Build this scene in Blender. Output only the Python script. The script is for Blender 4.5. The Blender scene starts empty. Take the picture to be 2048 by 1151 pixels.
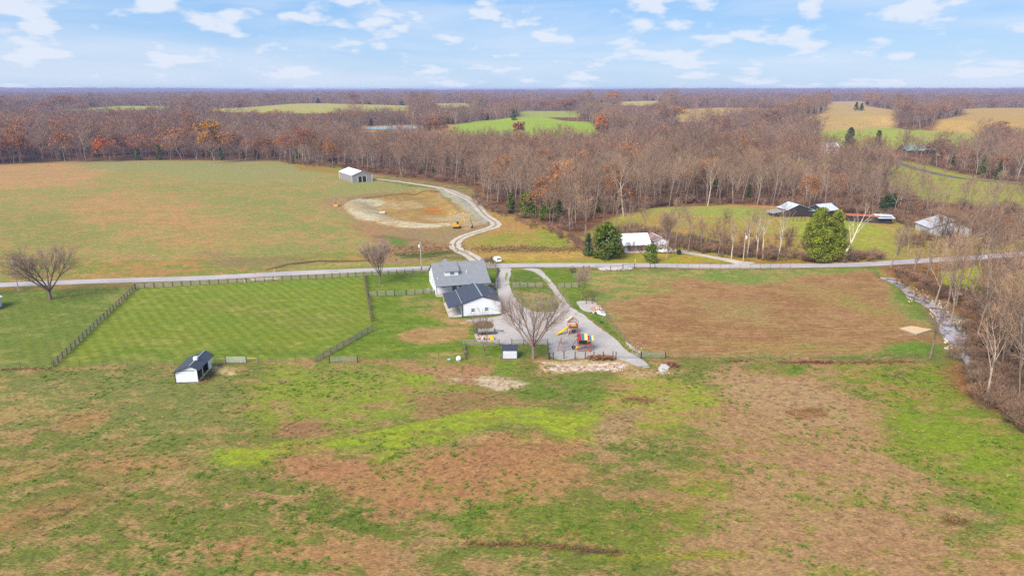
import bpy, bmesh, math, random
import numpy as np
from math import radians, sin, cos, tan, atan2, pi, hypot
from mathutils import Vector, Matrix

SC = bpy.context.scene
COL = SC.collection

# ------------------------------------------------------------------ camera
CAM_H = 55.0
PITCH = radians(16.25)
F = 1365.3          # focal length in photo pixels (2048 wide)
cam_d = bpy.data.cameras.new("camera")
cam = bpy.data.objects.new("camera", cam_d)
COL.objects.link(cam)
cam.location = (0, 0, CAM_H)
cam.rotation_euler = (radians(90) - PITCH, 0, 0)
cam_d.sensor_width = 36.0
cam_d.lens = F / 2048 * 36.0
cam_d.clip_start = 1.0
cam_d.clip_end = 60000
SC.camera = cam

# ------------------------------------------------------------------ world and sun
SUN_EL, SUN_AZ = radians(42), radians(218)      # azimuth clockwise from +Y: behind the camera, to its left
w = bpy.data.worlds.new("World")
SC.world = w
w.use_nodes = True
nt = w.node_tree
nt.nodes.clear()
def N(t, kind, **kw):
    n = t.nodes.new(kind)
    for k, v in kw.items():
        if k.startswith('i_'):
            n.inputs[k[2:]].default_value = v
        else:
            setattr(n, k, v)
    return n
out = N(nt, 'ShaderNodeOutputWorld')
bg = N(nt, 'ShaderNodeBackground')
sky = N(nt, 'ShaderNodeTexSky')
sky.sky_type = 'NISHITA'
sky.sun_disc = False
sky.sun_elevation = SUN_EL
sky.sun_rotation = SUN_AZ
sky.altitude = 200
sky.air_density = 1.0
sky.dust_density = 0.6
sky.ozone_density = 3.0
tc = N(nt, 'ShaderNodeTexCoord')
sep = N(nt, 'ShaderNodeSeparateXYZ')
nt.links.new(tc.outputs['Generated'], sep.inputs[0])
def M(t, op, a, b=None, c=None, clamp=False):
    n = t.nodes.new('ShaderNodeMath')
    n.operation = op
    n.use_clamp = clamp
    for i, x in enumerate((a, b, c)):
        if x is None:
            continue
        if isinstance(x, (int, float)):
            n.inputs[i].default_value = x
        else:
            t.links.new(x, n.inputs[i])
    return n.outputs[0]
def MR(t, x, a, b, c=0.0, d=1.0, smooth=True):
    n = t.nodes.new('ShaderNodeMapRange')
    n.interpolation_type = 'SMOOTHSTEP' if smooth else 'LINEAR'
    t.links.new(x, n.inputs[0])
    for i, v in zip((1, 2, 3, 4), (a, b, c, d)):
        if isinstance(v, (int, float)):
            n.inputs[i].default_value = v
        else:
            t.links.new(v, n.inputs[i])
    return n.outputs[0]
def MIX(t, f, a, b):
    n = t.nodes.new('ShaderNodeMix')
    n.data_type = 'RGBA'
    for i, x in ((0, f), (6, a), (7, b)):
        if isinstance(x, (int, float)):
            n.inputs[i].default_value = x
        elif isinstance(x, tuple):
            n.inputs[i].default_value = x if len(x) == 4 else (*x, 1)
        else:
            t.links.new(x, n.inputs[i])
    return n.outputs[2]
def NOISE(t, vec, scale, detail=4, rough=0.5, dist=0.0):
    n = N(t, 'ShaderNodeTexNoise')
    n.inputs['Scale'].default_value = scale
    n.inputs['Detail'].default_value = detail
    n.inputs['Roughness'].default_value = rough
    n.inputs['Distortion'].default_value = dist
    if vec is not None:
        t.links.new(vec, n.inputs['Vector'])
    return n.outputs['Fac']
# clouds: a layer at even height seen in perspective, thinner and flatter towards the horizon
zz = M(nt, 'MAXIMUM', sep.outputs[2], 0.0)
az = M(nt, 'ARCTAN2', sep.outputs[0], sep.outputs[1])
lowness = M(nt, 'POWER', M(nt, 'ADD', zz, 0.012), 0.55)
cx = N(nt, 'ShaderNodeCombineXYZ')
nt.links.new(M(nt, 'MULTIPLY', az, 3.3), cx.inputs[0])
nt.links.new(M(nt, 'MULTIPLY', lowness, 5.2), cx.inputs[1])
n_big = M(nt, 'ADD', M(nt, 'MULTIPLY', NOISE(nt, cx.outputs[0], 4.4, 9, 0.5, 0.0), 0.8), M(nt, 'MULTIPLY', NOISE(nt, cx.outputs[0], 2.0, 3, 0.5), 0.2))
cx2 = N(nt, 'ShaderNodeCombineXYZ')
nt.links.new(M(nt, 'MULTIPLY', az, 2.2), cx2.inputs[0])
nt.links.new(M(nt, 'MULTIPLY', zz, 16.0), cx2.inputs[1])
n_veil = NOISE(nt, cx2.outputs[0], 1.3, 5, 0.55, 0.6)
cum = MR(nt, n_big, 0.495, 0.60)
veil = MR(nt, n_veil, 0.36, 0.70)
cl = M(nt, 'MAXIMUM', M(nt, 'MULTIPLY', cum, 0.9), M(nt, 'MULTIPLY', veil, 0.55))
hz = MR(nt, zz, -0.02, 0.13, 1.0, 0.0)
skytint = MIX(nt, 0.0, sky.outputs[0], (1, 1, 1))
hs = N(nt, 'ShaderNodeHueSaturation')
hs.inputs['Saturation'].default_value = 1.0
nt.links.new(skytint, hs.inputs['Color'])
lift = MIX(nt, 0.85, hs.outputs[0], MIX(nt, hz, (1.35, 2.75, 4.9), (2.7, 3.7, 5.0)))
both = MIX(nt, cl, lift, (4.3, 4.65, 5.3))
nt.links.new(both, bg.inputs[0])
bg.inputs[1].default_value = 0.13
nt.links.new(bg.outputs[0], out.inputs[0])

sd_ = bpy.data.lights.new("sun", 'SUN')
sd_.energy = 4.4
sd_.angle = radians(32)
sd_.color = (1.0, 0.925, 0.80)
sun = bpy.data.objects.new("sun", sd_)
COL.objects.link(sun)
sdir = Vector((sin(SUN_AZ) * cos(SUN_EL), cos(SUN_AZ) * cos(SUN_EL), sin(SUN_EL)))
sun.rotation_euler = sdir.to_track_quat('Z', 'Y').to_euler()
sun.location = (0, 0, 200)

SC.view_settings.view_transform = 'Standard'
SC.view_settings.look = 'None'
SC.view_settings.gamma = 1
SC.view_settings.exposure = 0.5
SC.cycles.max_bounces = 5
SC.cycles.diffuse_bounces = 2
SC.cycles.glossy_bounces = 2
SC.cycles.volume_bounces = 0
SC.cycles.transparent_max_bounces = 8
SC.cycles.use_denoising = False

# ------------------------------------------------------------------ terrain heights
def vhash(ix, iy, seed):
    h = (ix.astype(np.int64) * 374761393 + iy.astype(np.int64) * 668265263 + seed * 1442695041) & 0xffffffff
    h = ((h ^ (h >> 13)) * 1274126177) & 0xffffffff
    return ((h ^ (h >> 16)) & 0xffff) / 65535.0
def vnoise(x, y, s, seed=0):
    x = np.asarray(x, float) / s; y = np.asarray(y, float) / s
    ix = np.floor(x); iy = np.floor(y)
    fx = x - ix; fy = y - iy
    fx = fx * fx * (3 - 2 * fx); fy = fy * fy * (3 - 2 * fy)
    a = vhash(ix, iy, seed); b = vhash(ix + 1, iy, seed)
    c = vhash(ix, iy + 1, seed); d = vhash(ix + 1, iy + 1, seed)
    return (a * (1 - fx) + b * fx) * (1 - fy) + (c * (1 - fx) + d * fx) * fy
def fbm(x, y, s, seed=0, o=4):
    r = 0; amp = 0.5; t = 0
    for k in range(o):
        r = r + amp * vnoise(x, y, s, seed + k * 17); t += amp
        s *= 0.5; amp *= 0.5
    return r / t
def sstep(a, b, x):
    t = np.clip((x - a) / (b - a), 0, 1)
    return t * t * (3 - 2 * t)
def seg_dist(pts, X, Y):
    d = np.full(np.shape(X), 1e9)
    for (ax, ay), (bx, by) in zip(pts[:-1], pts[1:]):
        ex, ey = bx - ax, by - ay
        t = np.clip(((X - ax) * ex + (Y - ay) * ey) / (ex * ex + ey * ey + 1e-9), 0, 1)
        d = np.minimum(d, np.hypot(X - ax - t * ex, Y - ay - t * ey))
    return d
def poly_sd(pts, X, Y):
    """signed distance in metres, positive inside"""
    d = seg_dist(list(pts) + [pts[0]], X, Y)
    ins = np.zeros(np.shape(X), bool)
    n = len(pts)
    for i in range(n):
        ax, ay = pts[i]; bx, by = pts[(i + 1) % n]
        if ay == by:
            continue
        c = ((ay > Y) != (by > Y)) & (X < (bx - ax) * (Y - ay) / (by - ay) + ax)
        ins ^= c
    return np.where(ins, d, -d)
def ray(u, v):
    a, b = u - 1024.0, 575.5 - v
    return (a, F * cos(PITCH) + b * sin(PITCH), -F * sin(PITCH) + b * cos(PITCH))
def W0(u, v, h=0.0):
    dx, dy, dz = ray(u, v)
    t = (h - CAM_H) / dz
    return (dx * t, dy * t)
CREEK = [W0(*p) for p in ((1779, 545), (1790, 556), (1835, 585), (1880, 612), (1903, 645), (1920, 672), (1938, 700), (1972, 730), (2000, 760), (2035, 795), (2090, 835))]
CWIDE = W0(1922, 652)
PIT = [W0(*p) for p in ((715, 400), (760, 392), (830, 381), (875, 385), (895, 402), (925, 425), (905, 440), (865, 447), (790, 440), (745, 425))]
HILLC = W0(1500, 440)
# far fields lie on rises above the wooded hollows: outline in photo pixels, level in metres
GREENF = [(895, 252), (960, 241), (1060, 238), (1180, 244), (1200, 262), (1205, 274), (1050, 276), (900, 274), (860, 262)]
UP2 = [(1630, 262), (1700, 259), (1770, 256), (1860, 262), (1960, 270), (1960, 292), (1900, 296), (1790, 299), (1700, 297), (1640, 285)]
UP = [(1560, 306), (1640, 306), (1700, 310), (1800, 320), (1880, 338), (1960, 358), (2100, 372), (2300, 380), (2300, 425), (2050, 415), (1960, 412), (1860, 402), (1790, 380), (1770, 345), (1700, 335), (1640, 340), (1560, 330)]
PONDB = [(715, 264), (722, 252), (800, 250), (910, 249), (900, 262), (840, 266), (760, 266)]
FIELDS = [
 (GREENF, 12, (152, 190, 56), (160, 184, 66), 0.3),
 (PONDB, 12, (204, 150, 100), (190, 150, 110), 0.4),
 ([(1040, 222), (1160, 222), (1165, 234), (1040, 236)], 15, (168, 178, 86), (180, 176, 92), 0.4),
 ([(400, 219), (500, 214), (580, 207.5), (640, 206.5), (820, 211), (815, 222), (640, 227), (500, 225), (410, 224)], 22, (188, 178, 96), (196, 176, 104), 0.5),
 ([(130, 219), (200, 214), (240, 211.5), (340, 212), (335, 220), (200, 223), (140, 223)], 21, (176, 172, 84), (180, 182, 92), 0.4),
 ([(865, 207), (925, 206), (945, 209), (940, 214), (870, 214)], 22, (190, 178, 110), (190, 178, 110), 0.4),
 ([(1340, 230), (1350, 219), (1430, 215), (1600, 216), (1610, 226), (1500, 235), (1360, 246)], 16, (208, 164, 104), (196, 158, 100), 0.4),
 ([(1590, 240), (1650, 225), (1655, 203), (1725, 202), (1735, 212), (1790, 220), (1790, 235), (1700, 240), (1620, 246)], 20, (208, 168, 110), (196, 160, 106), 0.4),
 ([(1870, 240), (1930, 230), (1925, 218), (1960, 216), (2250, 214), (2300, 250), (2050, 258), (1870, 258)], 18, (206, 160, 98), (200, 166, 100), 0.4),
 ([(1225, 210), (1245, 203), (1330, 201), (1340, 212)], 24, (206, 180, 106), (206, 180, 106), 0.4),
 ([(1180, 206), (1215, 205), (1215, 211), (1185, 212)], 24, (160, 156, 90), (160, 156, 90), 0.4),
 ([(-500, 215), (-60, 210), (20, 212), (-40, 222), (-500, 228)], 20, (176, 172, 84), (176, 172, 84), 0.4),
 (UP2, 6, (160, 184, 66), (206, 176, 92), 0.3),
]
MOUNDS = [([W0(u, v, g) for u, v in px], g) for px, g, _a, _b, _m in FIELDS] + [([W0(u, v, 3) for u, v in UP], 3)]
def T(x, y):
    x = np.asarray(x, float); y = np.asarray(y, float)
    z = 2.5 * np.exp(-(((x - HILLC[0]) / 75) ** 2 + ((y - HILLC[1]) / 45) ** 2))
    m = (x > 80) & (x < 190) & (y > 70) & (y < 240)
    if np.any(m):
        dc = np.where(m, seg_dist(CREEK, x, y), 99.0)
        dc = dc - 1.2 * np.exp(-(((x - CWIDE[0]) / 6.5) ** 2 + ((y - CWIDE[1]) / 14) ** 2))
        z = z - (2.0 + 0.7 * (fbm(x, y, 5, 31, 3) - 0.5)) * (1 - sstep(0.6, 5.0, dc + 3.0 * (fbm(x, y, 7, 33, 2) - 0.5)))
    m = (x > -150) & (x < 10) & (y > 250) & (y < 420)
    if np.any(m):
        dp = np.where(m, poly_sd(PIT, x, y), -99.0)
        z = z - 2.2 * sstep(-2, 8, dp) + 0.9 * np.exp(-((dp + 6) / 5) ** 2) * m
    d = np.hypot(x, y)
    z = z + sstep(330, 900, d) * 5 * (fbm(x, y, 380, 3, 3) - 0.5)
    z = z - 4.5 * sstep(545, 600, d) * (1 - sstep(760, 860, d))
    z = z + 4 * sstep(1000, 2200, d)
    z = z + sstep(3200, 9000, d) * np.minimum(24, 110 * (fbm(x, y, 2600, 9, 3) - 0.45))
    for pl, g in MOUNDS:
        a = np.array(pl); m = (x > a[:, 0].min() - 50) & (x < a[:, 0].max() + 50) & (y > a[:, 1].min() - 50) & (y < a[:, 1].max() + 50)
        if np.any(m):
            sd = poly_sd(pl, x[m], y[m]); k = sstep(-45, -2, sd)
            z = np.array(z); z[m] = z[m] * (1 - k) + g * k
    z = z - 0.9 * np.exp(-(((y + 0.02 * x - 99.5) / 1.6) ** 2)) * sstep(-15, -5, x) * (1 - sstep(14, 26, x)) * 0.35
    return z
def Tz(x, y):
    return float(T(np.array([x]), np.array([y]))[0])
def W(u, v, h=0.0):
    """world point whose height above the ground is h, seen in the photograph at (u, v)"""
    dx, dy, dz = ray(u, v)
    z = h
    for _ in range(25):
        t = (z - CAM_H) / dz
        nz = Tz(dx * t, dy * t) + h
        if abs(nz - z) < 0.01:
            break
        z = 0.5 * z + 0.5 * nz
    return Vector((dx * t, dy * t, z))
def P(lst):
    return [tuple(W(u, v)[:2]) for u, v in lst]

# ------------------------------------------------------------------ names, labels, building helpers
def tag(o, label=None, cat=None, group=None, kind=None):
    if label: o['label'] = label
    if cat: o['category'] = cat
    if group: o['group'] = group
    if kind: o['kind'] = kind
    return o
def thing(name, label, cat, loc=(0, 0, 0), rz=0.0, group=None):
    o = bpy.data.objects.new(name, None)
    o.empty_display_size = 0.3
    COL.objects.link(o)
    o.location = loc
    o.rotation_euler = (0, 0, rz)
    return tag(o, label, cat, group)
def copy_tree(o, parent=None):
    c = o.copy()
    COL.objects.link(c)
    c.parent = parent
    for ch in list(o.children):
        copy_tree(ch, c)
    return c
class MB:
    """collects simple shapes, then links them as one mesh object"""
    def __init__(s):
        s.v = []; s.f = []
    def add(s, vs, fs):
        o = len(s.v)
        s.v.extend([tuple(p) for p in vs])
        s.f.extend([tuple(i + o for i in f) for f in fs])
        return s
    def box(s, c, d, rz=0.0, rx=0.0, ry=0.0):
        m = Matrix.Translation(c) @ Matrix.Rotation(rz, 4, 'Z') @ Matrix.Rotation(ry, 4, 'Y') @ Matrix.Rotation(rx, 4, 'X')
        x, y, z = d[0] / 2, d[1] / 2, d[2] / 2
        vs = [m @ Vector(p) for p in ((-x, -y, -z), (x, -y, -z), (x, y, -z), (-x, y, -z), (-x, -y, z), (x, -y, z), (x, y, z), (-x, y, z))]
        return s.add(vs, [(0, 3, 2, 1), (4, 5, 6, 7), (0, 1, 5, 4), (1, 2, 6, 5), (2, 3, 7, 6), (3, 0, 4, 7)])
    def bar(s, a, b, r, n=4, r2=None):
        a = Vector(a); b = Vector(b)
        if r2 is None: r2 = r
        d = (b - a)
        if d.length < 1e-6: return s
        d.normalize()
        up = Vector((0, 0, 1)) if abs(d.z) < 0.95 else Vector((1, 0, 0))
        p = d.cross(up).normalized(); q = d.cross(p)
        vs = []
        for (c, rr) in ((a, r), (b, r2)):
            for i in range(n):
                t = 2 * pi * (i + 0.5) / n
                vs.append(c + p * (cos(t) * rr) + q * (sin(t) * rr))
        fs = [(i, (i + 1) % n, n + (i + 1) % n, n + i) for i in range(n)]
        fs += [tuple(range(n - 1, -1, -1)), tuple(range(n, 2 * n))]
        return s.add(vs, fs)
    def prism(s, pts, a, b, axis='y'):
        """polygon pts extruded from a to b along an axis; pts in the other two"""
        def mk(p, t):
            if axis == 'y': return (p[0], t, p[1])
            if axis == 'x': return (t, p[0], p[1])
            return (p[0], p[1], t)
        n = len(pts)
        vs = [mk(p, a) for p in pts] + [mk(p, b) for p in pts]
        fs = [tuple(range(n)), tuple(range(2 * n - 1, n - 1, -1))] + [(i, n + i, n + (i + 1) % n, (i + 1) % n) for i in range(n)]
        return s.add(vs, fs)
    def slab(s, q, t):
        """quad q (4 points) thickened by t downwards"""
        q = [Vector(p) for p in q]
        lo = [p - Vector((0, 0, t)) for p in q]
        return s.add(q + lo, [(0, 1, 2, 3), (7, 6, 5, 4), (0, 4, 5, 1), (1, 5, 6, 2), (2, 6, 7, 3), (3, 7, 4, 0)])
    def lathe(s, prof, c=(0, 0, 0), n=12):
        o = len(s.v)
        for r, z in prof:
            for i in range(n):
                t = 2 * pi * i / n
                s.v.append((c[0] + r * cos(t), c[1] + r * sin(t), c[2] + z))
        for k in range(len(prof) - 1):
            for i in range(n):
                a = o + k * n + i; b = o + k * n + (i + 1) % n
                s.f.append((a, b, b + n, a + n))
        s.f.append(tuple(o + i for i in range(n - 1, -1, -1)))
        s.f.append(tuple(o + (len(prof) - 1) * n + i for i in range(n)))
        return s
    def build(s, name, mat, parent=None, smooth=False, fix=True):
        me = bpy.data.meshes.new(name)
        me.from_pydata(s.v, [], s.f)
        if fix:
            bm = bmesh.new(); bm.from_mesh(me)
            bmesh.ops.recalc_face_normals(bm, faces=bm.faces)
            bm.to_mesh(me); bm.free()
        me.materials.append(mat)
        if smooth:
            me.polygons.foreach_set('use_smooth', [True] * len(me.polygons))
        o = bpy.data.objects.new(name, me)
        COL.objects.link(o)
        o.parent = parent
        return o

# ------------------------------------------------------------------ materials
def S(r, g=None, b=None):
    """display colour 0-255 to linear"""
    if g is None: r, g, b = r
    return tuple(((c / 255) / 12.92 if c / 255 <= 0.04045 else ((c / 255 + 0.055) / 1.055) ** 2.4) for c in (r, g, b))
def A(r, g=None, b=None, k=0.6):
    """albedo of a ground cover that shows as r,g,b in daylight"""
    return tuple(c * k for c in S(r, g, b))
MATS = {}
def mat(name, col, rough=0.8, metal=0.0, noise=0.12, scale=3.0, spec=0.3, streak=None):
    if name in MATS: return MATS[name]
    m = bpy.data.materials.new(name)
    m.use_nodes = True
    t = m.node_tree
    b = t.nodes['Principled BSDF']
    b.inputs['Roughness'].default_value = rough
    b.inputs['Metallic'].default_value = metal
    b.inputs['Specular IOR Level'].default_value = spec
    tcn = N(t, 'ShaderNodeTexCoord')
    vec = tcn.outputs['Object']
    if streak:
        mp = N(t, 'ShaderNodeMapping'); mp.inputs['Scale'].default_value = streak
        t.links.new(vec, mp.inputs[0]); vec = mp.outputs[0]
    n = NOISE(t, vec, scale, 6, 0.6)
    lo = tuple(c * (1 - noise) for c in col); hi = tuple(min(1, c * (1 + noise)) for c in col)
    t.links.new(MIX(t, MR(t, n, 0.3, 0.7), lo, hi), b.inputs['Base Color'])
    MATS[name] = m
    return m
# ------------------------------------------------------------------ the ground
def lines(*spans):
    r = []
    for a, b, s in spans:
        r += list(np.arange(a, b - 1e-6, s))
    return np.array(r + [spans[-1][1]])
gx = lines((-12600, -6000, 600), (-6000, -1500, 90), (-1500, -400, 11), (-400, -190, 3), (-190, 190, 0.9), (190, 400, 3), (400, 1500, 11), (1500, 6000, 90), (6000, 12600, 600))
gy = lines((-600, 20, 40), (20, 56, 3), (56, 250, 0.8), (250, 520, 1.6), (520, 1300, 7), (1300, 3000, 18), (3000, 10200, 120), (10200, 12600, 600))
GX, GY = np.meshgrid(gx, gy)
X = GX.ravel(); Y = GY.ravel()
GZ = T(X, Y)
NV = len(X)
c1 = np.zeros((NV, 3)); c2 = np.zeros((NV, 3))
mixw = np.full(NV, 0.5); tuft = np.zeros(NV); furrow = np.zeros(NV); stripe = np.zeros(NV)
wx = (fbm(X, Y, 9, 21, 3) - 0.5) * 2; wy = (fbm(X, Y, 9, 55, 3) - 0.5) * 2
wx2 = (fbm(X, Y, 120, 21, 3) - 0.5) * 2; wy2 = (fbm(X, Y, 120, 55, 3) - 0.5) * 2
OPEN = []          # ground free of woods
def ga(c):
    r, g, b_ = c
    return (r + .40 * (g - r), g, b_ + 3) if g >= r else (r, g + 5, b_ - 1)
def paint(px, a=None, b=None, mix=None, soft=1.5, warp=2.0, t=None, f=None, s=None, world=False, al=1.0, grow=0.0):
    pts = px if world else P(px)
    xs = [p[0] for p in pts]; ys = [p[1] for p in pts]
    m = soft + abs(warp) * 2 + abs(grow) + 2
    sel = np.nonzero((X > min(xs) - m) & (X < max(xs) + m) & (Y > min(ys) - m) & (Y < max(ys) + m))[0]
    if not len(sel): return
    if warp > 8:
        x = X[sel] + wx2[sel] * warp; y = Y[sel] + wy2[sel] * warp
    else:
        x = X[sel] + wx[sel] * warp; y = Y[sel] + wy[sel] * warp
    k = sstep(-soft, soft, poly_sd(pts, x, y) + grow) * al
    kk = k[:, None]
    if a is not None: c1[sel] = c1[sel] * (1 - kk) + np.array(A(*ga(a))) * kk
    if b is not None: c2[sel] = c2[sel] * (1 - kk) + np.array(A(*ga(b))) * kk
    for arr, v in ((mixw, mix), (tuft, t), (furrow, f), (stripe, s)):
        if v is not None: arr[sel] = arr[sel] * (1 - k) + v * k
def oval(u, v, ru, rv, rot=0.0, n=14):
    r = radians(rot)
    return [(u + ru * cos(t) * cos(r) - rv * sin(t) * sin(r), v + ru * cos(t) * sin(r) + rv * sin(t) * cos(r)) for t in [2 * pi * i / n for i in range(n)]]
def band(pts, half):
    """a strip along px points, half-width in px"""
    up = []; dn = []
    for i, (u, v) in enumerate(pts):
        h = half[i] if isinstance(half, (list, tuple)) else half
        up.append((u, v - h)); dn.append((u, v + h))
    return up + dn[::-1]
OLIVE = (128, 132, 66); BRN = (180, 138, 104); LIME = (150, 172, 50); DGR = (92, 124, 44); TAN = (206, 170, 134); RED = (170, 118, 82)
# woodland floor everywhere first
c1[:] = A(150, 104, 72); c2[:] = A(116, 84, 62)
mixw[:] = 0.45
# the open country this side of the woods
BASE = [(-300, 345), (0, 330), (100, 323), (300, 321), (560, 322), (610, 332), (680, 338), (760, 350), (860, 362), (930, 372), (965, 385), (950, 405), (1010, 428), (1100, 452), (1140, 470), (1170, 500), (1400, 502),
        (1700, 508), (1800, 500), (2048, 500), (2400, 470), (2500, 900), (2500, 2600), (-700, 2600), (-700, 700)]
paint(BASE, OLIVE, BRN, 0.42, 3, 3, t=0.25)
# --- left hay field beyond the road
HAY = [(-300, 345), (0, 330), (100, 323), (300, 321), (560, 322), (620, 335), (680, 345), (760, 365), (800, 380), (720, 400), (690, 430), (740, 460), (760, 490), (760, 530), (500, 546), (0, 566), (-300, 575)]
paint(HAY, (158, 154, 88), (190, 150, 102), 0.50, 3, 3, t=0.0)
paint([(-60, 330), (170, 325), (240, 340), (140, 370), (-60, 385)], (184, 150, 102), (206, 152, 108), 0.55, 8, 9)
paint([(150, 325), (560, 324), (640, 345), (600, 375), (380, 360), (180, 335)], (170, 152, 106), (162, 158, 96), 0.5, 8, 10)
paint([(60, 440), (140, 395), (260, 380), (350, 400), (480, 470), (380, 500), (300, 490), (240, 450), (120, 470)], (170, 150, 92), (202, 150, 106), 0.52, 12, 14)
paint([(300, 370), (560, 360), (680, 385), (700, 470), (660, 520), (420, 530), (520, 470), (440, 410)], (154, 156, 84), (190, 150, 102), 0.44, 10, 12)
paint([(0, 500), (200, 520), (520, 515), (700, 500), (760, 520), (500, 545), (0, 562)], (146, 144, 72), (190, 142, 92), 0.45, 3, 3)
paint([(-40, 425), (100, 430), (190, 470), (140, 500), (-40, 500)], (150, 152, 80), (180, 148, 96), 0.45, 10, 12)
paint(oval(165, 398, 24, 4), (160, 136, 98), (176, 140, 102), 0.5, 8, 5, al=.7)
paint([(400, 505), (520, 515), (680, 520), (560, 536), (430, 530)], (150, 132, 90), (168, 138, 98), 0.5, 4, 5)
paint(band([(530, 540), (580, 528), (640, 522), (700, 523), (740, 521)], [1.2, 1.5, 1.6, 1.4, 1]), (84, 90, 44), (110, 100, 50), 0.4, 0.6, 0.8)
paint([(560, 544), (650, 530), (760, 527), (770, 533), (640, 545)], (150, 162, 82), (180, 160, 104), 0.35, 1.5, 1.5)
# rough ground around the pit
paint([(640, 400), (700, 385), (880, 372), (980, 400), (985, 450), (940, 470), (905, 495), (900, 510), (850, 518), (800, 530), (770, 510), (745, 470), (690, 430)], (164, 140, 108), (178, 134, 100), 0.55, 3, 3)
paint([(690, 445), (780, 470), (905, 490), (900, 508), (800, 516), (750, 480)], (150, 120, 92), (180, 134, 104), 0.6, 2, 2)
paint([(790, 505), (905, 500), (912, 505), (860, 516), (800, 518)], (96, 112, 50), (150, 130, 84), 0.3, 1.2, 1.5)
paint([(770, 470), (810, 478), (815, 490), (790, 492)], (112, 140, 60), None, 0.2, 2, 2)
paint([(690, 350), (820, 372), (860, 378), (700, 392), (650, 392)], (150, 162, 88), (178, 150, 104), 0.4, 2, 3)
paint([(560, 322), (690, 334), (690, 348), (600, 342)], (156, 150, 74), (184, 128, 70), 0.5, 2, 2)
# pit floor, banks, pale spoil
paint([(712, 400), (770, 391), (830, 380), (872, 384), (900, 405), (928, 424), (938, 440), (905, 452), (860, 458), (800, 452), (735, 440), (690, 425)], (194, 152, 102), (178, 136, 84), 0.5, 1.5, 1.5, t=0)
paint([(790, 396), (860, 386), (890, 400), (860, 425), (820, 420)], (184, 148, 96), (166, 136, 88), 0.5, 2, 2, t=0)
paint([(684, 414), (712, 397), (750, 396), (780, 402), (740, 415), (765, 428), (800, 440), (852, 446), (905, 449), (902, 454), (850, 455), (790, 452), (730, 440), (700, 430)], (216, 200, 182), (198, 168, 134), 0.5, 0.9, 2.4, t=0)
paint([(735, 413), (790, 402), (822, 401), (848, 408), (850, 415), (815, 418), (780, 419)], (200, 176, 146), (190, 150, 100), 0.6, 1.2, 2, t=0)
paint([(840, 418), (876, 412), (884, 425), (860, 430)], (206, 140, 84), (190, 120, 66), 0.5, 1.2, 1.5, t=0)
paint([(845, 436), (885, 434), (920, 425), (940, 428), (965, 448), (930, 460), (905, 452), (880, 444)], (200, 160, 112), (186, 170, 150), 0.5, 1.2, 1.5, t=0)
paint([(870, 376), (915, 382), (960, 400), (985, 430), (975, 450), (945, 432), (905, 400), (880, 388)], (186, 160, 128), (190, 184, 176), 0.6, 1, 1.5, t=0)
paint([(880, 380), (930, 388), (972, 420), (985, 440), (970, 446), (938, 420), (900, 395)], (192, 186, 178), (176, 166, 154), 0.5, 1, 1.2, t=0)
paint(band([(726, 396), (800, 387), (850, 381), (878, 383), (895, 398), (920, 424)], [1, 1.2, 1.3, 2, 1.8, 1.5]), (110, 100, 52), (140, 110, 70), 0.4, 0.7, 1)
# --- golden slope and verge right of the farm lane
paint([(960, 385), (1000, 425), (1100, 452), (1150, 475), (1180, 505), (1180, 525), (990, 522), (930, 505), (925, 480), (980, 462), (1000, 450), (960, 410)], (184, 148, 90), (192, 142, 90), 0.5, 2, 3, t=0)
paint([(1080, 455), (1140, 480), (1140, 498), (1060, 500), (1050, 480)], (146, 158, 58), (176, 160, 70), 0.35, 2, 3)
paint([(935, 480), (990, 466), (1080, 468), (1060, 485), (960, 494)], (158, 154, 66), (186, 148, 84), 0.45, 2, 3)
paint([(960, 492), (1150, 495), (1160, 500), (960, 506)], (170, 130, 72), (140, 126, 54), 0.5, 1.5, 2)
paint([(990, 512), (1100, 503), (1190, 502), (1185, 515), (1010, 524)], (206, 164, 92), (190, 150, 80), 0.5, 1.2, 2)
paint([(985, 521), (1400, 519), (1400, 529), (985, 528)], (158, 160, 44), (176, 158, 62), 0.4, 1.0, 1.0)
paint([(600, 540), (860, 522), (990, 520), (980, 530), (860, 536), (600, 549)], (172, 150, 88), (150, 146, 76), 0.5, 1.5, 1.5)
# --- brick-house yard
paint([(1170, 498), (1340, 495), (1420, 510), (1500, 525), (1180, 526)], (170, 162, 56), (196, 150, 76), 0.40, 1.5, 2, t=0)
paint([(1400, 505), (1800, 512), (1850, 514), (1700, 524), (1500, 527)], (186, 136, 66), (164, 132, 60), 0.5, 1.5, 2, t=0)
# --- hill pasture with black barns
HILL = [(1240, 428), (1310, 418), (1400, 411), (1540, 412), (1640, 425), (1780, 440), (1850, 452), (1960, 462), (2100, 465), (2300, 480), (2100, 500), (1960, 508), (1850, 517), (1700, 517), (1500, 516), (1300, 505), (1220, 490), (1150, 478)]
OPEN.append(P(HILL))
paint(HILL, (168, 162, 80), (190, 154, 90), 0.48, 3, 3, t=0)
paint([(1280, 417), (1450, 411), (1560, 425), (1500, 440), (1350, 425)], (158, 176, 80), (186, 168, 90), 0.35, 4, 4)
paint([(1300, 440), (1500, 455), (1600, 470), (1600, 500), (1300, 500)], (172, 146, 86), (188, 142, 88), 0.5, 8, 5)
paint([(1590, 445), (1700, 440), (1790, 465), (1760, 500), (1620, 490)], (164, 178, 62), (178, 160, 80), 0.36, 5, 4)
paint([(1540, 411), (1400, 408), (1540, 416), (1640, 420)], (206, 150, 100), None, 0.3, 2, 2)
paint([(1800, 470), (2050, 485), (2050, 508), (1800, 515)], (180, 150, 84), (160, 140, 76), 0.5, 4, 4)
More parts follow.
